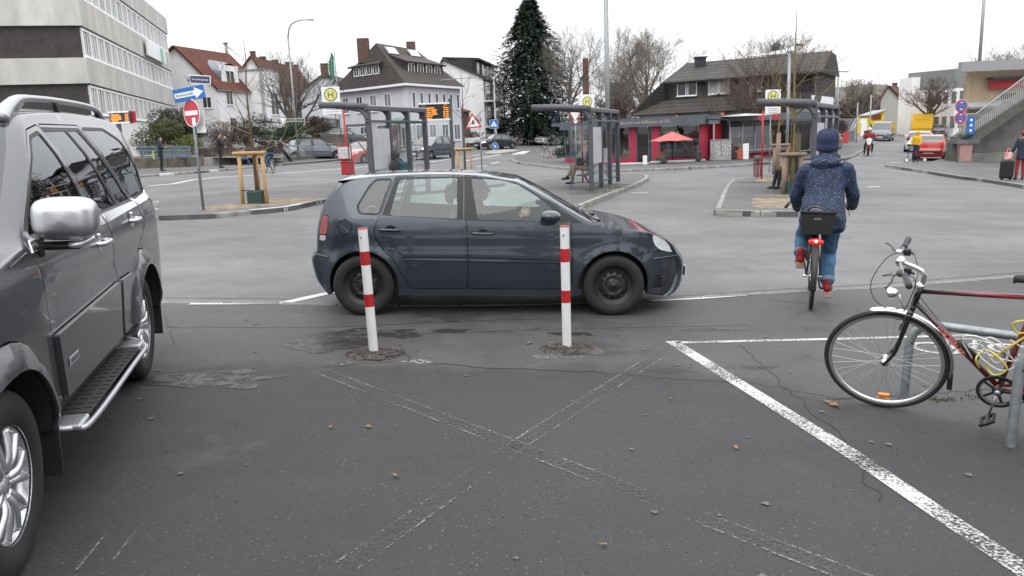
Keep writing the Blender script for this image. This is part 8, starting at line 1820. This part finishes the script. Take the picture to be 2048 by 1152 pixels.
B=Bld('ramp_wall','grey retaining wall with ramp railing right of the slate house corner','wall',1695,275,76);a,b=uz(B.L(1678,260,76),0),uz(B.L(1710,260,80),0);B.wall(a,b,-2,B.L(1690,237,78).z,mat('wall_grey',(.16,.16,.165),.85,var=.2),'wall',1.5)
for k in range(2):m=MB();m.tube([B.L(1700+k*5,262,74),B.L(1712+k*4,238,77)],.05,6);B.part('rail',m,GREYM)
p=g(1727,272);s=S_at(p);m=MB();m.box((-6/s,-.15,0),(5.5/s,.15,24/s)).box((-8/s,-.15,24/s+.01),(4/s,.15,34/s));o=m.build('pylon',WSIGN);place(o,p,0,True);tag(o,'white advertising pylon beside the pavement up the road','advertising sign')
p=g(1092,287);s=S_at(p);m=MB();m.box((-8.5/s,-.15,0),(8.5/s,.15,55/s),bev=.05);o=m.build('pylon',WSIGN);place(o,p+Vector((0,3,0)),0,True);tag(o,'white rounded sign column behind the parked white car','advertising sign')
# wooded hill on the horizon
m=MB();rows=[]
for j in range(9):
    f=j/8;rows.append([(120+x*7,420+j*25,-5+(10+34*sin(pi*min(1,f*.8)*.6))*(.35+.65*sstep(90,260,120+x*7))*(1+.12*noise.noise((x*.35,j*.4,2)))+1.2*noise.noise((x*1.7,j*2,5)))for x in range(-14,62)])
m.grid(rows,flip=True);tag(m.build('hill',mat('wooded_hill',(.15,.135,.115),.95,var=.5,scale=.06,c2=(.08,.075,.065),detail=8)),kind='structure')
# ---- left side: walls, railings, benches
SW=mat('stone_wall',(.16,.14,.11),.9,var=.5,scale=1.6,bump=.7,bscale=5)
def wall_line(name,label,cat,pts,h,th,m,dz=0):
    P=[g(*p)for p in pts];mb=MB()
    for a,b in zip(P,P[1:]):mb.beam(a+Vector((0,0,h/2+dz-.1)),b+Vector((0,0,h/2+dz-.1)),th,h+.2)
    o=mb.build(name,m);return tag(o,label,cat)
wall_line('garden_wall','low dark stone wall behind the blue bench','wall',[(240,342),(330,338.5),(402,335)],.62,.5,SW);wall_line('garden_wall','pale plastered low wall with dark top behind the standing man','wall',[(402,335),(500,329),(560,325)],.55,.5,mat('wall_pale',(.34,.33,.30),.9,var=.4,scale=2));wall_line('garden_wall','dark upper wall course above the pale wall','wall',[(402,333),(500,327),(562,323)],1.05,.4,SW)
wall_line('retaining_wall','long low stone wall carrying the metal railing by the silver car','wall',[(562,325),(640,319.5),(704,315)],.30,.3,SW);wall_line('retaining_wall','grey retaining wall below the raised car park','wall',[(520,300),(580,298),(700,296)],.7,.3,SW,.2)
wall_line('retaining_wall','long dark wall below the fence in front of the fir','wall',[(905,290),(1000,287.5),(1062,283)],.65,.3,SW)
m=MB()
P=[Vector((at(px,py,Y).x,Y,z))for px,py,Y,z in((250,330,44.5,.55),(400,326,45.5,.55),(560,318,48.5,.45),(570,300,60,.3),(250,300,60,.3))]
m.add(P,[(0,1,2,3,4)]);tag(m.build('garden_soil',SOIL),kind='structure')
BEN=mat('bench_blue_grey',(.13,.17,.20),.7,var=.25,scale=3)
a,b=on(286,340,.1),on(389,337,.1);d_=(b-a);Lb=d_.length;t=thing('bench','long blue-grey slatted bench on the low stone wall','bench',a,atan2(d_.y,d_.x));s=S_at(a)
for i in range(4):m=MB();m.beam((0,.25+.02*i,.55+.18*i),(Lb,.25+.02*i,.55+.18*i),.05,.12);m.build('slat',BEN,t)
for i in range(4):m=MB();m.beam((Lb*(i+.2)/3.5,.30,.1),(Lb*(i+.2)/3.5,.36,1.15),.06,.06);m.build('upright',ANTH,t)
def railing(name,label,pts,h,m,n,dz=0,bars=True,mid=False,step=2.0,bw=.015):
    P=[g(*p)+Vector((0,0,dz))for p in pts];t=thing(name,label,'railing',P[0]);o0=P[0];P=[p-o0 for p in P]
    for zz in((h,.12)if bars else((h,h*.5)if mid else(h,))):mb=MB();mb.tube([p+Vector((0,0,zz))for p in P],.022,6);mb.build('rail',m,t)
    tot=sum((q-p).length for p,q in zip(P,P[1:]));acc=0;k=0
    def pt(d):
        for p,q in zip(P,P[1:]):
            L=(q-p).length
            if d<=L:return p.lerp(q,d/L)
            d-=L
        return P[-1]
    kk=int(tot/step)+1
    for i in range(kk+1):q=pt(tot*i/kk);mb=MB();mb.beam(q,q+Vector((0,0,h+.04)),.05,.05);mb.build('post',m,t)
    if bars:
        n=min(n,280)
        for i in range(n):q=pt(tot*(i+.5)/n);mb=MB();mb.beam(q+Vector((0,0,.12)),q+Vector((0,0,h)),bw,bw);mb.build('bar',m,t)
    return t
railing('railing','silver bar railing on the low wall in front of the silver car',[(566,325),(640,319.5),(702,315)],.85,GALV,70,.25);railing('railing','galvanised two-rail fence in front of the raised parked cars',[(505,302),(600,300)],.95,GALV,0,.55,False,True);railing('railing','mesh railing behind the middle of the left shelter',[(781,306),(850,303)],.95,GALV,60,0);railing('railing','light fence on the dark wall in front of the fir',[(925,290),(1000,287),(1060,283)],1.0,GALV,0,.6,False,True)
p=g(956,296);m=MB();m.box((-.9,-.03,.5),(.9,.03,1.0));m.beam((-.8,0,0),(-.8,0,.5),.05,.05);m.beam((.8,0,0),(.8,0,.5),.05,.05);o=m.build('barrier',WSIGN);place(o,p-Vector((.4,0,0)),0,True);tag(o,'white rectangular board at the kerb right of the blue car','sign')
# ------------------------------------------------------------------ other vehicles
def paintm(name,c,metal=.4):return mat(name,c,.32,metal,coat=1.0,var=.08,scale=1.2)
DG=mat('car_window_dark',(.030,.036,.040),.06,coat=1.0,spec=.9,var=.7,scale=1.3)
BG=dict(gap=.022,grid=.15)
def edge_of(sil,d):
    out=[];n=len(sil);cx=sum(p[0]for p in sil)/n
    for i,(x,z)in enumerate(sil):
        a,b=sil[max(i-1,0)],sil[min(i+1,n-1)];t=Vector((b[0]-a[0],b[1]-a[1])).normalized();q=Vector((t.y,-t.x));f=d*(1.35 if abs(t.y)>.75 else .35);out.append((x+q.x*f,z+q.y*f))
    return out
SED_SIL=[(.20,.24),(.08,.36),(.05,.65),(.12,.93),(.50,1.02),(.92,1.06),(1.42,1.32),(1.9,1.42),(2.45,1.43),(2.85,1.37),(3.50,.99),(3.66,.945),(4.15,.86),(4.52,.74),(4.68,.52),(4.66,.36),(4.52,.22)]
SEDAN=dict(HATCH,sil=SED_SIL,edge=edge_of(SED_SIL,.10),xr=.98,xf=3.74,R=.32,Ra=.37,W=.90,base=.22,belt=.93,nose=(3.5,4.72,2.4,.5),tail=(.9,.0,2.2,.68),spans=[(5,7,'rear_glass'),(9,11,'glass')],plates=[(4.69,.40,1),(.05,.62,-1)],crease=[])
SEDAN['parts']=[('window:f',rnd([(2.32,1.34),(2.78,1.30),(3.22,1.02),(3.25,.95),(2.30,.94)],.03),False),('window:r',rnd([(2.24,1.345),(1.75,1.31),(1.38,1.12),(1.25,.97),(2.22,.94)],.04),False),('door:f',rnd([(2.27,1.38),(2.82,1.33),(3.30,.99),(3.30,.30),(2.27,.30)],.03),True),('door:r',rnd([(2.25,1.38),(1.70,1.34),(1.2,1.0),(1.15,.75),(1.42,.5),(1.50,.30),(2.25,.30)],.03),True),('headlight',rnd([(4.15,.80),(4.5,.70),(4.62,.60),(4.2,.64)],.02),True),('tail_light',rnd([(.0,.90),(.40,.92),(.38,.72),(.0,.70)],.02),True)]
VAN_SIL=[(.18,.28),(.06,.42),(.03,.8),(.05,1.2),(.14,1.72),(.30,1.90),(.8,1.96),(2.4,1.975),(3.5,1.93),(3.80,1.83),(4.18,1.42),(4.42,1.14),(4.70,1.02),(4.84,.82),(4.90,.55),(4.86,.38),(4.74,.26)]
VAN=dict(SEDAN,sil=VAN_SIL,edge=edge_of(VAN_SIL,.075),xr=1.05,xf=3.95,R=.34,Ra=.39,W=.95,base=.24,belt=1.18,prof=[(.2,.94),(.5,.99),(.8,1.0),(1.15,.98),(1.6,.92),(1.9,.85),(2.0,.8)],nose=(3.8,4.95,2.6,.66),tail=(.6,.0,2.4,.85),spans=[(4,5,'rear_glass'),(9,11,'glass')],plates=[(4.91,.42,1),(.03,.70,-1)])
VAN['parts']=[('window:f',rnd([(3.10,1.76),(3.62,1.74),(4.02,1.30),(4.02,1.16),(3.10,1.16)],.05),False),('window:r',rnd([(1.75,1.76),(2.95,1.77),(2.95,1.18),(1.75,1.18)],.05),False),('window:q',rnd([(.35,1.72),(1.62,1.76),(1.62,1.18),(.32,1.18)],.06),False),('door:f',rnd([(3.03,1.84),(3.68,1.80),(4.15,1.2),(3.60,.70),(3.45,.34),(3.03,.34)],.03),True),('headlight',rnd([(4.38,1.02),(4.72,.93),(4.80,.78),(4.42,.80)],.02),True),('tail_light',rnd([(.0,1.35),(.20,1.36),(.20,.95),(.0,.95)],.02),True)]
GAL=scaled(HATCH,1.20,1.19,.94);EST=scaled(HATCH,1.16,1.02,.88);SML=scaled(HATCH,.98,1.02,.82)
def car(spec,paint,px,py,rz,label,group=None,z=None,glassm=None,wheel='alloy_lo',lit=False,dz=0):
    c=g(px,py)if z is None else z;L=spec['sil'][-1][0];d=Vector((cos(rz),sin(rz),0));t=thing('parked_car',label,'car',c-d*L*.5+Vector((0,0,dz)),rz,group)
    zr,zf=gz(*(c-d*L*.4).xy),gz(*(c+d*L*.4).xy);t.rotation_euler=(Matrix.Rotation(rz,4,'Z')@Matrix.Rotation(-atan2(zf-zr,L*.8),4,'Y')).to_euler();t.location.z=zr-(zf-zr)*.12+dz if z is None else c.z
    sp_=dict(spec)
    if lit:sp_['mats']={'headlight':mat('headlight_lit',(.9,.9,.9),.3,emis=3.0,ecol=(1,.96,.88))}
    make_car(t,sp_,paint,0,glassm or DG,wheel,interior=False,rows=6,**BG)
    pl=mat('car_plastic',(.02,.021,.023),.6);W=sp_['W'];bz=sp_.get('belt',.95)
    for sg in(1,-1):m=MB();xm=sp_['xf']-sp_['R']*1.55;m.ell((xm,sg*(W+.10),bz+.07),(.07,.10,.07),8,6);m.build('mirror',paint,t)
    fx,fz=sp_['plates'][0][0],sp_['plates'][0][1];m=MB();m.box((fx-.10,-W*.42,fz+.11),(fx-.004,W*.42,fz+.22),bev=.02);m.box((fx-.12,-W*.6,fz-.16),(fx-.01,W*.6,fz-.08),bev=.02);m.build('grille',pl,t);rx,rz_=sp_['plates'][1][0],sp_['plates'][1][1];m=MB();m.box((rx-.03,-W*.72,rz_-.03),(rx+.12,W*.72,rz_+.10),bev=.03);m.build('bumper_strip',pl,t)
    for sg in(1,-1):m=MB();m.ell((.20*L/3.93,sg*W*.70,bz-.02),(.10,.12,.15),10,6);m.build('rear_lamp',mat('tail_lit',(.35,.01,.01),.2,coat=.6,emis=.5 if 'red' in label[:12]else 0,ecol=(1,.06,.03))if 'bright red' in label else mat('tail_red',(.22,.006,.009),.15),t)
    return t
car(EST,paintm('paint_silver_blue',(.16,.18,.21)),634,319.5,radians(14),'dark silver estate car parked behind the metal bar railing',dz=.05)
car(SML,paintm('paint_silver',(.42,.43,.45)),556,321,radians(16),'pale silver car partly hidden behind the cyclist with raised arm')
car(SEDAN,paintm('paint_black',(.016,.018,.024)),684,292,radians(8),'black saloon car on the raised car park behind the red bus stop post')
car(VAN,paintm('paint_black',(.016,.018,.024)),660,281,radians(10),'black van parked behind the black saloon at the grey house')
car(SML,paintm('paint_white',(.62,.62,.62),0),748,292,radians(176),'white hatchback behind the poster panel of the left shelter')
car(HATCH,paintm('paint_salmon',(.50,.085,.05),.1),728,325,radians(-112),'salmon red hatchback driving towards the viewer behind the bus stop post')
car(GAL,paintm('paint_blue_grey',(.075,.09,.12)),864,317,radians(-118),'blue-grey family van with lit headlights driving past the left shelter',lit=True)
car(SML,paintm('paint_light_blue',(.07,.20,.34)),899,293,radians(-14),'light blue hatchback waiting behind the pole of the departure board')
car(SML,paintm('paint_white',(.62,.62,.62),0),926,290,radians(-20),'white car nose showing just right of the light blue hatchback');car(EST,paintm('paint_black',(.016,.018,.024)),893,283,radians(-10),'dark car roof behind the light blue hatchback')
car(SEDAN,paintm('paint_dark_blue',(.025,.03,.042)),993,298,radians(-140),'dark saloon with chrome grille beside the crossing island',lit=True)
car(SEDAN,paintm('paint_black',(.016,.018,.024)),1066,289,radians(-100),'black saloon facing the viewer, left of the white parked car');car(SEDAN,paintm('paint_white',(.62,.62,.62),0),1100,290,radians(-122),'white saloon beside the black one, before the white sign column')
car(EST,paintm('paint_white',(.62,.62,.62),0),1104,282,radians(-120),'white estate roof showing behind the white saloon');car(VAN,paintm('paint_dark_blue',(.025,.03,.042)),1140,281,radians(-100),'dark van behind the lamp post and the give-way sign')
car(SML,paintm('paint_silver',(.42,.43,.45)),516,272,radians(200),'silver small car on the upper car park above the juniper',z=at(517,270,72));car(SML,paintm('paint_white',(.62,.62,.62),0),544,272,radians(170),'white small car on the upper car park beside the silver one',z=at(545,271,70))
car(VAN,paintm('paint_van_grey',(.13,.15,.16),.3),1765,281,radians(-121),'grey van with blue roof box facing the viewer up the road')
car(HATCH,paintm('paint_bright_red',(.48,.025,.02),.1),1861,319,radians(58),'bright red hatchback seen from behind with braking lights, near the child');car(EST,paintm('paint_white',(.62,.62,.62),0),1838,303,radians(60),'white estate car with roof bars in front of the red hatchback')
car(SEDAN,paintm('paint_mid_grey',(.12,.125,.135)),1877,273,radians(60),'grey saloon seen from behind beyond the white estate');car(SML,paintm('paint_black',(.016,.018,.024)),1901,263,radians(60),'black car behind the stacked no-stopping discs');car(SML,paintm('paint_dark_blue',(.025,.03,.042)),1655,301,radians(62),'dark blue car half hidden beside the head of the cyclist')
p=g(1842,274);t=thing('delivery_van','yellow box delivery van with small red lettering in front of the white estate','van',p,radians(-28));YB=mat('van_yellow',(.72,.42,.015),.5);s=S_at(p);m=MB();m.box((-1.05,0,.9),(1.05,4.2,46/s),bev=.06);k=m.build('box',YB,t);text('lettering','DEUTSCHE POST',.17,RSIGN,k,T(0,-.01,46/s-.72)@RX90,ext=.003,shear=.2)
m=MB();m.box((-1.0,.1,.35),(1.0,5.6,.9),bev=.05).box((-.95,4.2,.9),(.95,5.6,2.0),bev=.2);m.build('chassis',YB,t)
for x in(-.88,.88):
    for y in(.9,4.7):w=tyre_mb(.34,.2,.18).build('wheel',mat('tyre_rubber',(.022,.022,.024),.75),t);w.matrix_local=T(x,y,.34)@Matrix.Rotation(pi/2,4,'Z')
# ------------------------------------------------------------------ other people
def J(**k):return k
def pp(px,py,H):p=g(px,py);return p,H/1.75
YEL=cloth('cloth_yellow',(.62,.36,.02));REDC=cloth('cloth_red',(.30,.03,.03));TAN=cloth('tights_tan',(.30,.19,.13));BLUJ=cloth('cloth_blue',(.03,.06,.13));COATG=cloth('coat_grey',(.06,.055,.055));TEAL=cloth('bag_teal',(.02,.07,.10))
p,s=pp(324,346,1.65);person('person in a navy jacket standing with arms folded before the blue bench',p+Vector((0,0,.1)),radians(-75),J(elL=(-.22,.10,1.16),elR=(.22,.10,1.16),wrL=(.05,.24,1.18),wrR=(-.05,.24,1.18)),NAVY,BLACKC,SHOE,HBK,s,.022,hood='down')
m=MB();m.box((-.05,-.14,.55),(.02,.14,.95),bev=.02);o=m.build('shopping_bag',mat('bag_lime',(.35,.50,.16),.7));place(o,p+Vector((-.26,-.05,.1)),.3);tag(o,'pale lime bag hanging behind the person at the blue bench','bag')
p,s=pp(442,339.5,1.85);person('tall man in black standing before the pale wall, hand at his face',p+Vector((0,0,.1)),radians(-70),J(elR=(.26,.16,1.12),wrR=(.08,.26,1.46),elL=(-.24,.05,1.14),wrL=(-.1,.22,1.05)),BLACKC,BLACKC,SHOE,HBR,s,.022,coat=.18)
p,s=pp(474,334,1.7);person('person in a blue jacket and jeans sitting on the low wall behind the stakes',p+Vector((0,.3,-.15)),radians(-60),J(pelvis=(0,0,.62),chest=(0,.10,.93),neck=(0,.18,1.08),head=(0,.28,1.19),shL=(-.18,.14,1.03),shR=(.18,.14,1.03),elL=(-.2,.30,.82),elR=(.2,.30,.82),wrL=(-.05,.5,.78),wrR=(.05,.5,.78),hipL=(-.09,.02,.6),hipR=(.09,.02,.6),knL=(-.1,.48,.64),knR=(.1,.48,.64),anL=(-.1,.62,.22),anR=(.1,.70,.22),toeL=(-.1,.8,.18),toeR=(.1,.87,.18)),BLUJ,JEANS,SHOE,HBK,s,.024)
RIDE=J(pelvis=(0,.12,.98),chest=(0,.32,1.28),neck=(0,.40,1.45),head=(0,.48,1.58),shL=(-.18,.36,1.40),shR=(.18,.36,1.40),elL=(-.26,.55,1.20),elR=(.26,.55,1.20),wrL=(-.24,.75,1.10),wrR=(.24,.75,1.10),hipL=(-.09,.12,.94),hipR=(.09,.12,.94),knL=(-.11,.52,.78),knR=(.11,.45,.62),anL=(-.11,.34,.40),anR=(.11,.36,.20),toeL=(-.12,.48,.35),toeR=(.12,.51,.15))
p,s=pp(545,347,1.75);rzb=radians(35);t=thing('bicycle','light city bicycle of the cyclist with raised arm on the far road','bicycle',p,rzb+pi/2,None);plain_bike(t,detail=0,fr=ALUB,n=6)
person('cyclist with black backpack and jeans stretching one arm out to signal',p,rzb,{**RIDE,'elL':Vector((-.45,.32,1.44)),'wrL':Vector((-.68,.30,1.58))},BLACKC,JEANS,SHOE,HBR,1.0,.024,bag=(BLACKC,1))
p,s=pp(567,327,1.75);person('person in black leaning on the railing with legs stretched out, left of the lamp',p+Vector((-.2,.25,.05)),radians(-55),J(pelvis=(0,0,.92),chest=(0,-.10,1.22),neck=(0,-.08,1.40),head=(0,.0,1.52),shL=(-.18,-.1,1.35),shR=(.18,-.1,1.35),elL=(-.24,.05,1.12),elR=(.24,.05,1.12),wrL=(-.08,.2,1.05),wrR=(.08,.2,1.05),hipL=(-.09,.02,.90),hipR=(.09,.02,.90),knL=(-.1,.32,.55),knR=(.1,.36,.52),anL=(-.1,.58,.12),anR=(.1,.66,.10),toeL=(-.1,.75,.06),toeR=(.1,.82,.05)),BLACKC,BLACKC,SHOE,HBK,1,.024)
SIT=J(pelvis=(0,0,.55),chest=(0,.02,.90),neck=(0,.04,1.06),head=(0,.09,1.20),shL=(-.18,.03,1.01),shR=(.18,.03,1.01),elL=(-.22,.10,.76),elR=(.22,.10,.76),wrL=(-.06,.30,.72),wrR=(.06,.30,.72),hipL=(-.09,.02,.52),hipR=(.09,.02,.52),knL=(-.10,.46,.52),knR=(.10,.46,.52),anL=(-.10,.50,.10),anR=(.10,.55,.10),toeL=(-.10,.66,.05),toeR=(.10,.72,.05))
p=Vector((-3.05,21.2,.06));person('hooded person with a teal backpack crouching on the left shelter bench',p,radians(60),SIT,COATG,BLACKC,SHOE,HBK,1,.024,hood='up',bag=(TEAL,1))
p=on(1181,380)+Vector((.0,.15,.02));person('seated woman in a grey coat with tan tights and crossed black ankle boots',p,radians(82),{**SIT,'knL':(-.06,.48,.56),'knR':(.02,.50,.62),'anL':(-.02,.56,.12),'anR':(-.08,.70,.26),'toeL':(-.02,.74,.06),'toeR':(-.10,.86,.20)},COATG,TAN,SHOE,HBR,1.08,.018,bag=None)
t=thing('handbag','black bag with silver rings on the lap of the seated woman','bag',p+Vector((-.34,.04,.66)),radians(80));m=MB();m.box((-.16,-.12,0),(.16,.12,.24),bev=.04);k=m.build('body',BLACKC,t)
for q in(-.08,.1):m=MB();m.tube([(q+.05*cos(a),-.13,.14+.05*sin(a))for a in[2*pi*i/14 for i in range(14)]],.012,6,closed=True);m.build('ring',CHR2,t)
p=on(1590,388);person('person in black sitting behind the nearer stake frame',p+Vector((0,.3,0)),radians(100),SIT,BLACKC,BLACKC,SHOE,HBK,1.05,.024)
p=g(1735,311);t=thing('moped','white-fronted moped coming down the road','moped',p,radians(-113));
for x in(0,1.25):w=MB();w.tube([(cos(a)*.26,0,sin(a)*.26)for a in[2*pi*i/24 for i in range(24)]],.05,8,closed=True);o=w.build('wheel',TYRE,t);o.matrix_local=T(x,0,.31);w=MB();w.lathe([(0,-.03),(.22,-.02),(.22,.02),(0,.03)],16,RX90);w.build('rim',GREYM,o)
m=MB();m.box((.1,-.12,.35),(.9,.12,.72),bev=.08);m.tube([(1.25,.08,.31),(1.08,.06,.95)],.03,6);m.tube([(1.25,-.08,.31),(1.08,-.06,.95)],.03,6);m.build('frame',REDP,t);m=MB();m.prism([(-.17,.16),(-.09,-.18),(.09,-.18),(.17,.16),(0,.24)],-.04,.04,T(1.22,0,.86)@Matrix.Rotation(pi/2,4,'Z')@RX90);m.build('front_shield',WSIGN,t);m=MB();m.tube([(1.02,-.36,1.02),(1.08,0,1.0),(1.02,.36,1.02)],.02,6);m.build('handlebar',BLK,t)
person('moped rider in a dark red jacket with white helmet coming down the road',p+Vector((-.16,-.38,0)),radians(157),{**RIDE,'pelvis':(0,0,.80),'hipL':(-.1,0,.78),'hipR':(.1,0,.78),'chest':(0,.1,1.12),'neck':(0,.14,1.32),'head':(0,.18,1.46),'shL':(-.2,.12,1.27),'shR':(.2,.12,1.27),'elL':(-.36,.25,1.08),'elR':(.36,.25,1.08),'wrL':(-.34,.48,1.02),'wrR':(.34,.48,1.02),'knL':(-.2,.38,.62),'knR':(.2,.38,.62),'anL':(-.2,.2,.25),'anR':(.2,.25,.12),'toeL':(-.2,.35,.2),'toeR':(.2,.4,.06)},REDC,BLACKC,SHOE,None,1.05,.028,hat=WSIGN)
p,s=pp(1740,281,1.75);person('distant pedestrian in dark top and blue trousers beside the grey van',p,0,None,BLACKC,JEANS,SHOE,HBR,1.0,.04,fingers=False)
p=g(1829,340);person('child in a yellow hooded jacket pushing a kick scooter by the kerb',p,radians(140),J(elL=(-.22,.12,1.10),wrL=(-.20,.36,.98),elR=(.24,.05,1.12),wrR=(.26,.14,.90),knL=(-.09,.12,.50),anL=(-.10,.04,.09),toeL=(-.12,.2,.035),anR=(.11,-.12,.09),toeR=(.13,.03,.035)),YEL,NAVY,SHOE,HBR,.93,.018,hood='up',bulk=1.1)
q=p+Vector((-.42,-.12,0));t=thing('kick_scooter','black kick scooter with white wheels held by the child in yellow','scooter',q,radians(8));
for x in(-.12,.92):w=MB();w.lathe([(.0,-.015),(.07,-.015),(.10,-.012),(.10,.012),(.07,.015),(0,.015)],18,RX90);o=w.build('wheel',WSIGN,t);o.matrix_local=T(x,0,.10);w=MB();w.tube([(cos(a)*.105,0,sin(a)*.105)for a in[2*pi*i/20 for i in range(20)]],.014,6,closed=True);w.build('tyre',TYRE,o)
m=MB();m.box((.05,-.06,.09),(.80,.06,.12),bev=.01);m.build('deck',BLK,t);m=MB();m.tube([(-.10,0,.12),(.06,0,.92)],.018,8);m.tube([(.05,-.2,.90),(.05,.2,.90)],.014,8);m.build('steering_column',BLK,t)
p=g(2037,366)+Vector((0,0,.12));person('woman in a dark coat with red headscarf and red trousers at the right edge',p,radians(-15),J(elL=(-.26,.0,1.14),wrL=(-.30,.12,.98)),NAVY,REDC,SHOE,HBK,1.05,.02,coat=.22,hat=REDC)
t=thing('suitcase','large black wheeled suitcase standing beside the woman at the right edge','suitcase',p+Vector((-.52,-.02,0)),.1);m=MB();m.box((-.22,-.15,.06),(.22,.15,.72),bev=.05);m.build('case',BLACKC,t);m=MB();m.tube([(-.12,.1,.7),(-.12,.1,.95),(.12,.1,.95),(.12,.1,.7)],.012,6);m.build('handle',GREYM,t)
for x in(-.17,.17):m=MB();m.lathe([(0,-.02),(.05,-.02),(.05,.02),(0,.02)],10,T(x,0,.05)@RX90);m.build('castor',TYRE,t)
m=MB();m.box((-.13,-.08,0),(.13,.08,.30),bev=.04);m.tube(catmull([(-.08,0,.28),(-.05,0,.42),(.05,0,.42),(.08,0,.28)],3),.01,6);o=m.build('carrier_bag',mat('bag_red_white',(.55,.04,.05),.6,var=.6,scale=7,c2=(.7,.6,.58)));place(o,p+Vector((-.52,-.02,.74)),.1,False);tag(o,'red and white carrier bag on top of the black suitcase','bag')
# parked bicycles and small things by the ivy wall
for k,(px,py,rz,lab)in enumerate(((1096,318,1.9,'white-tyred bicycle parked at the left end of the ivy wall'),(1112,320,2.2,'grey bicycle parked in front of the ivy wall'))):t=thing('bicycle',lab,'bicycle',on(px,py),rz,'bicycles parked by the ivy wall');plain_bike(t,detail=0,fr=GREYM,n=6)
small('barrier_board','red and white striped barrier board by the parked bicycles','barrier',1101,319,(.22,.05,.62),mat('barrier_stripes',(.5,.06,.08),.6,var=.9,scale=5,c2=(.7,.7,.7)));small('litter_bin','pale metal box post at the ivy wall','bin',1118,319,(.30,.25,.85),GREYM);small('a_board','red and white pavement board beside the far lamp','advertising board',1689,289,(.62,.2,1.05),mat('board_red',(.50,.05,.06),.6),h=.12);small('a_board','pale pavement board left of the red one','advertising board',1680,284,(.5,.2,.9),mat('board_pale',(.5,.45,.42),.6,var=.5,scale=5),h=.12);small('a_board','tilted white board standing in front of the ramp wall','advertising board',1699,274,(.7,.2,1.3),WSIGN,h=.12)
p=on(1642,320);t=thing('closed_parasol','closed salmon parasol behind the shelter beside the cyclist','parasol',p,0,None,True);m=MB();m.lathe([(.02,.9),(.20,1.0),(.14,2.0),(.0,2.9)],10);m.build('canopy',mat('canvas_salmon',(.52,.13,.12),.8),t);m=MB();m.tube([(0,0,0),(0,0,1.2)],.03,6);m.build('pole',GREYM,t)
small('roof_box_bin','dark bin beside the distant pedestrian','bin',1733,280,(.5,.4,.9),BIN,h=.1)
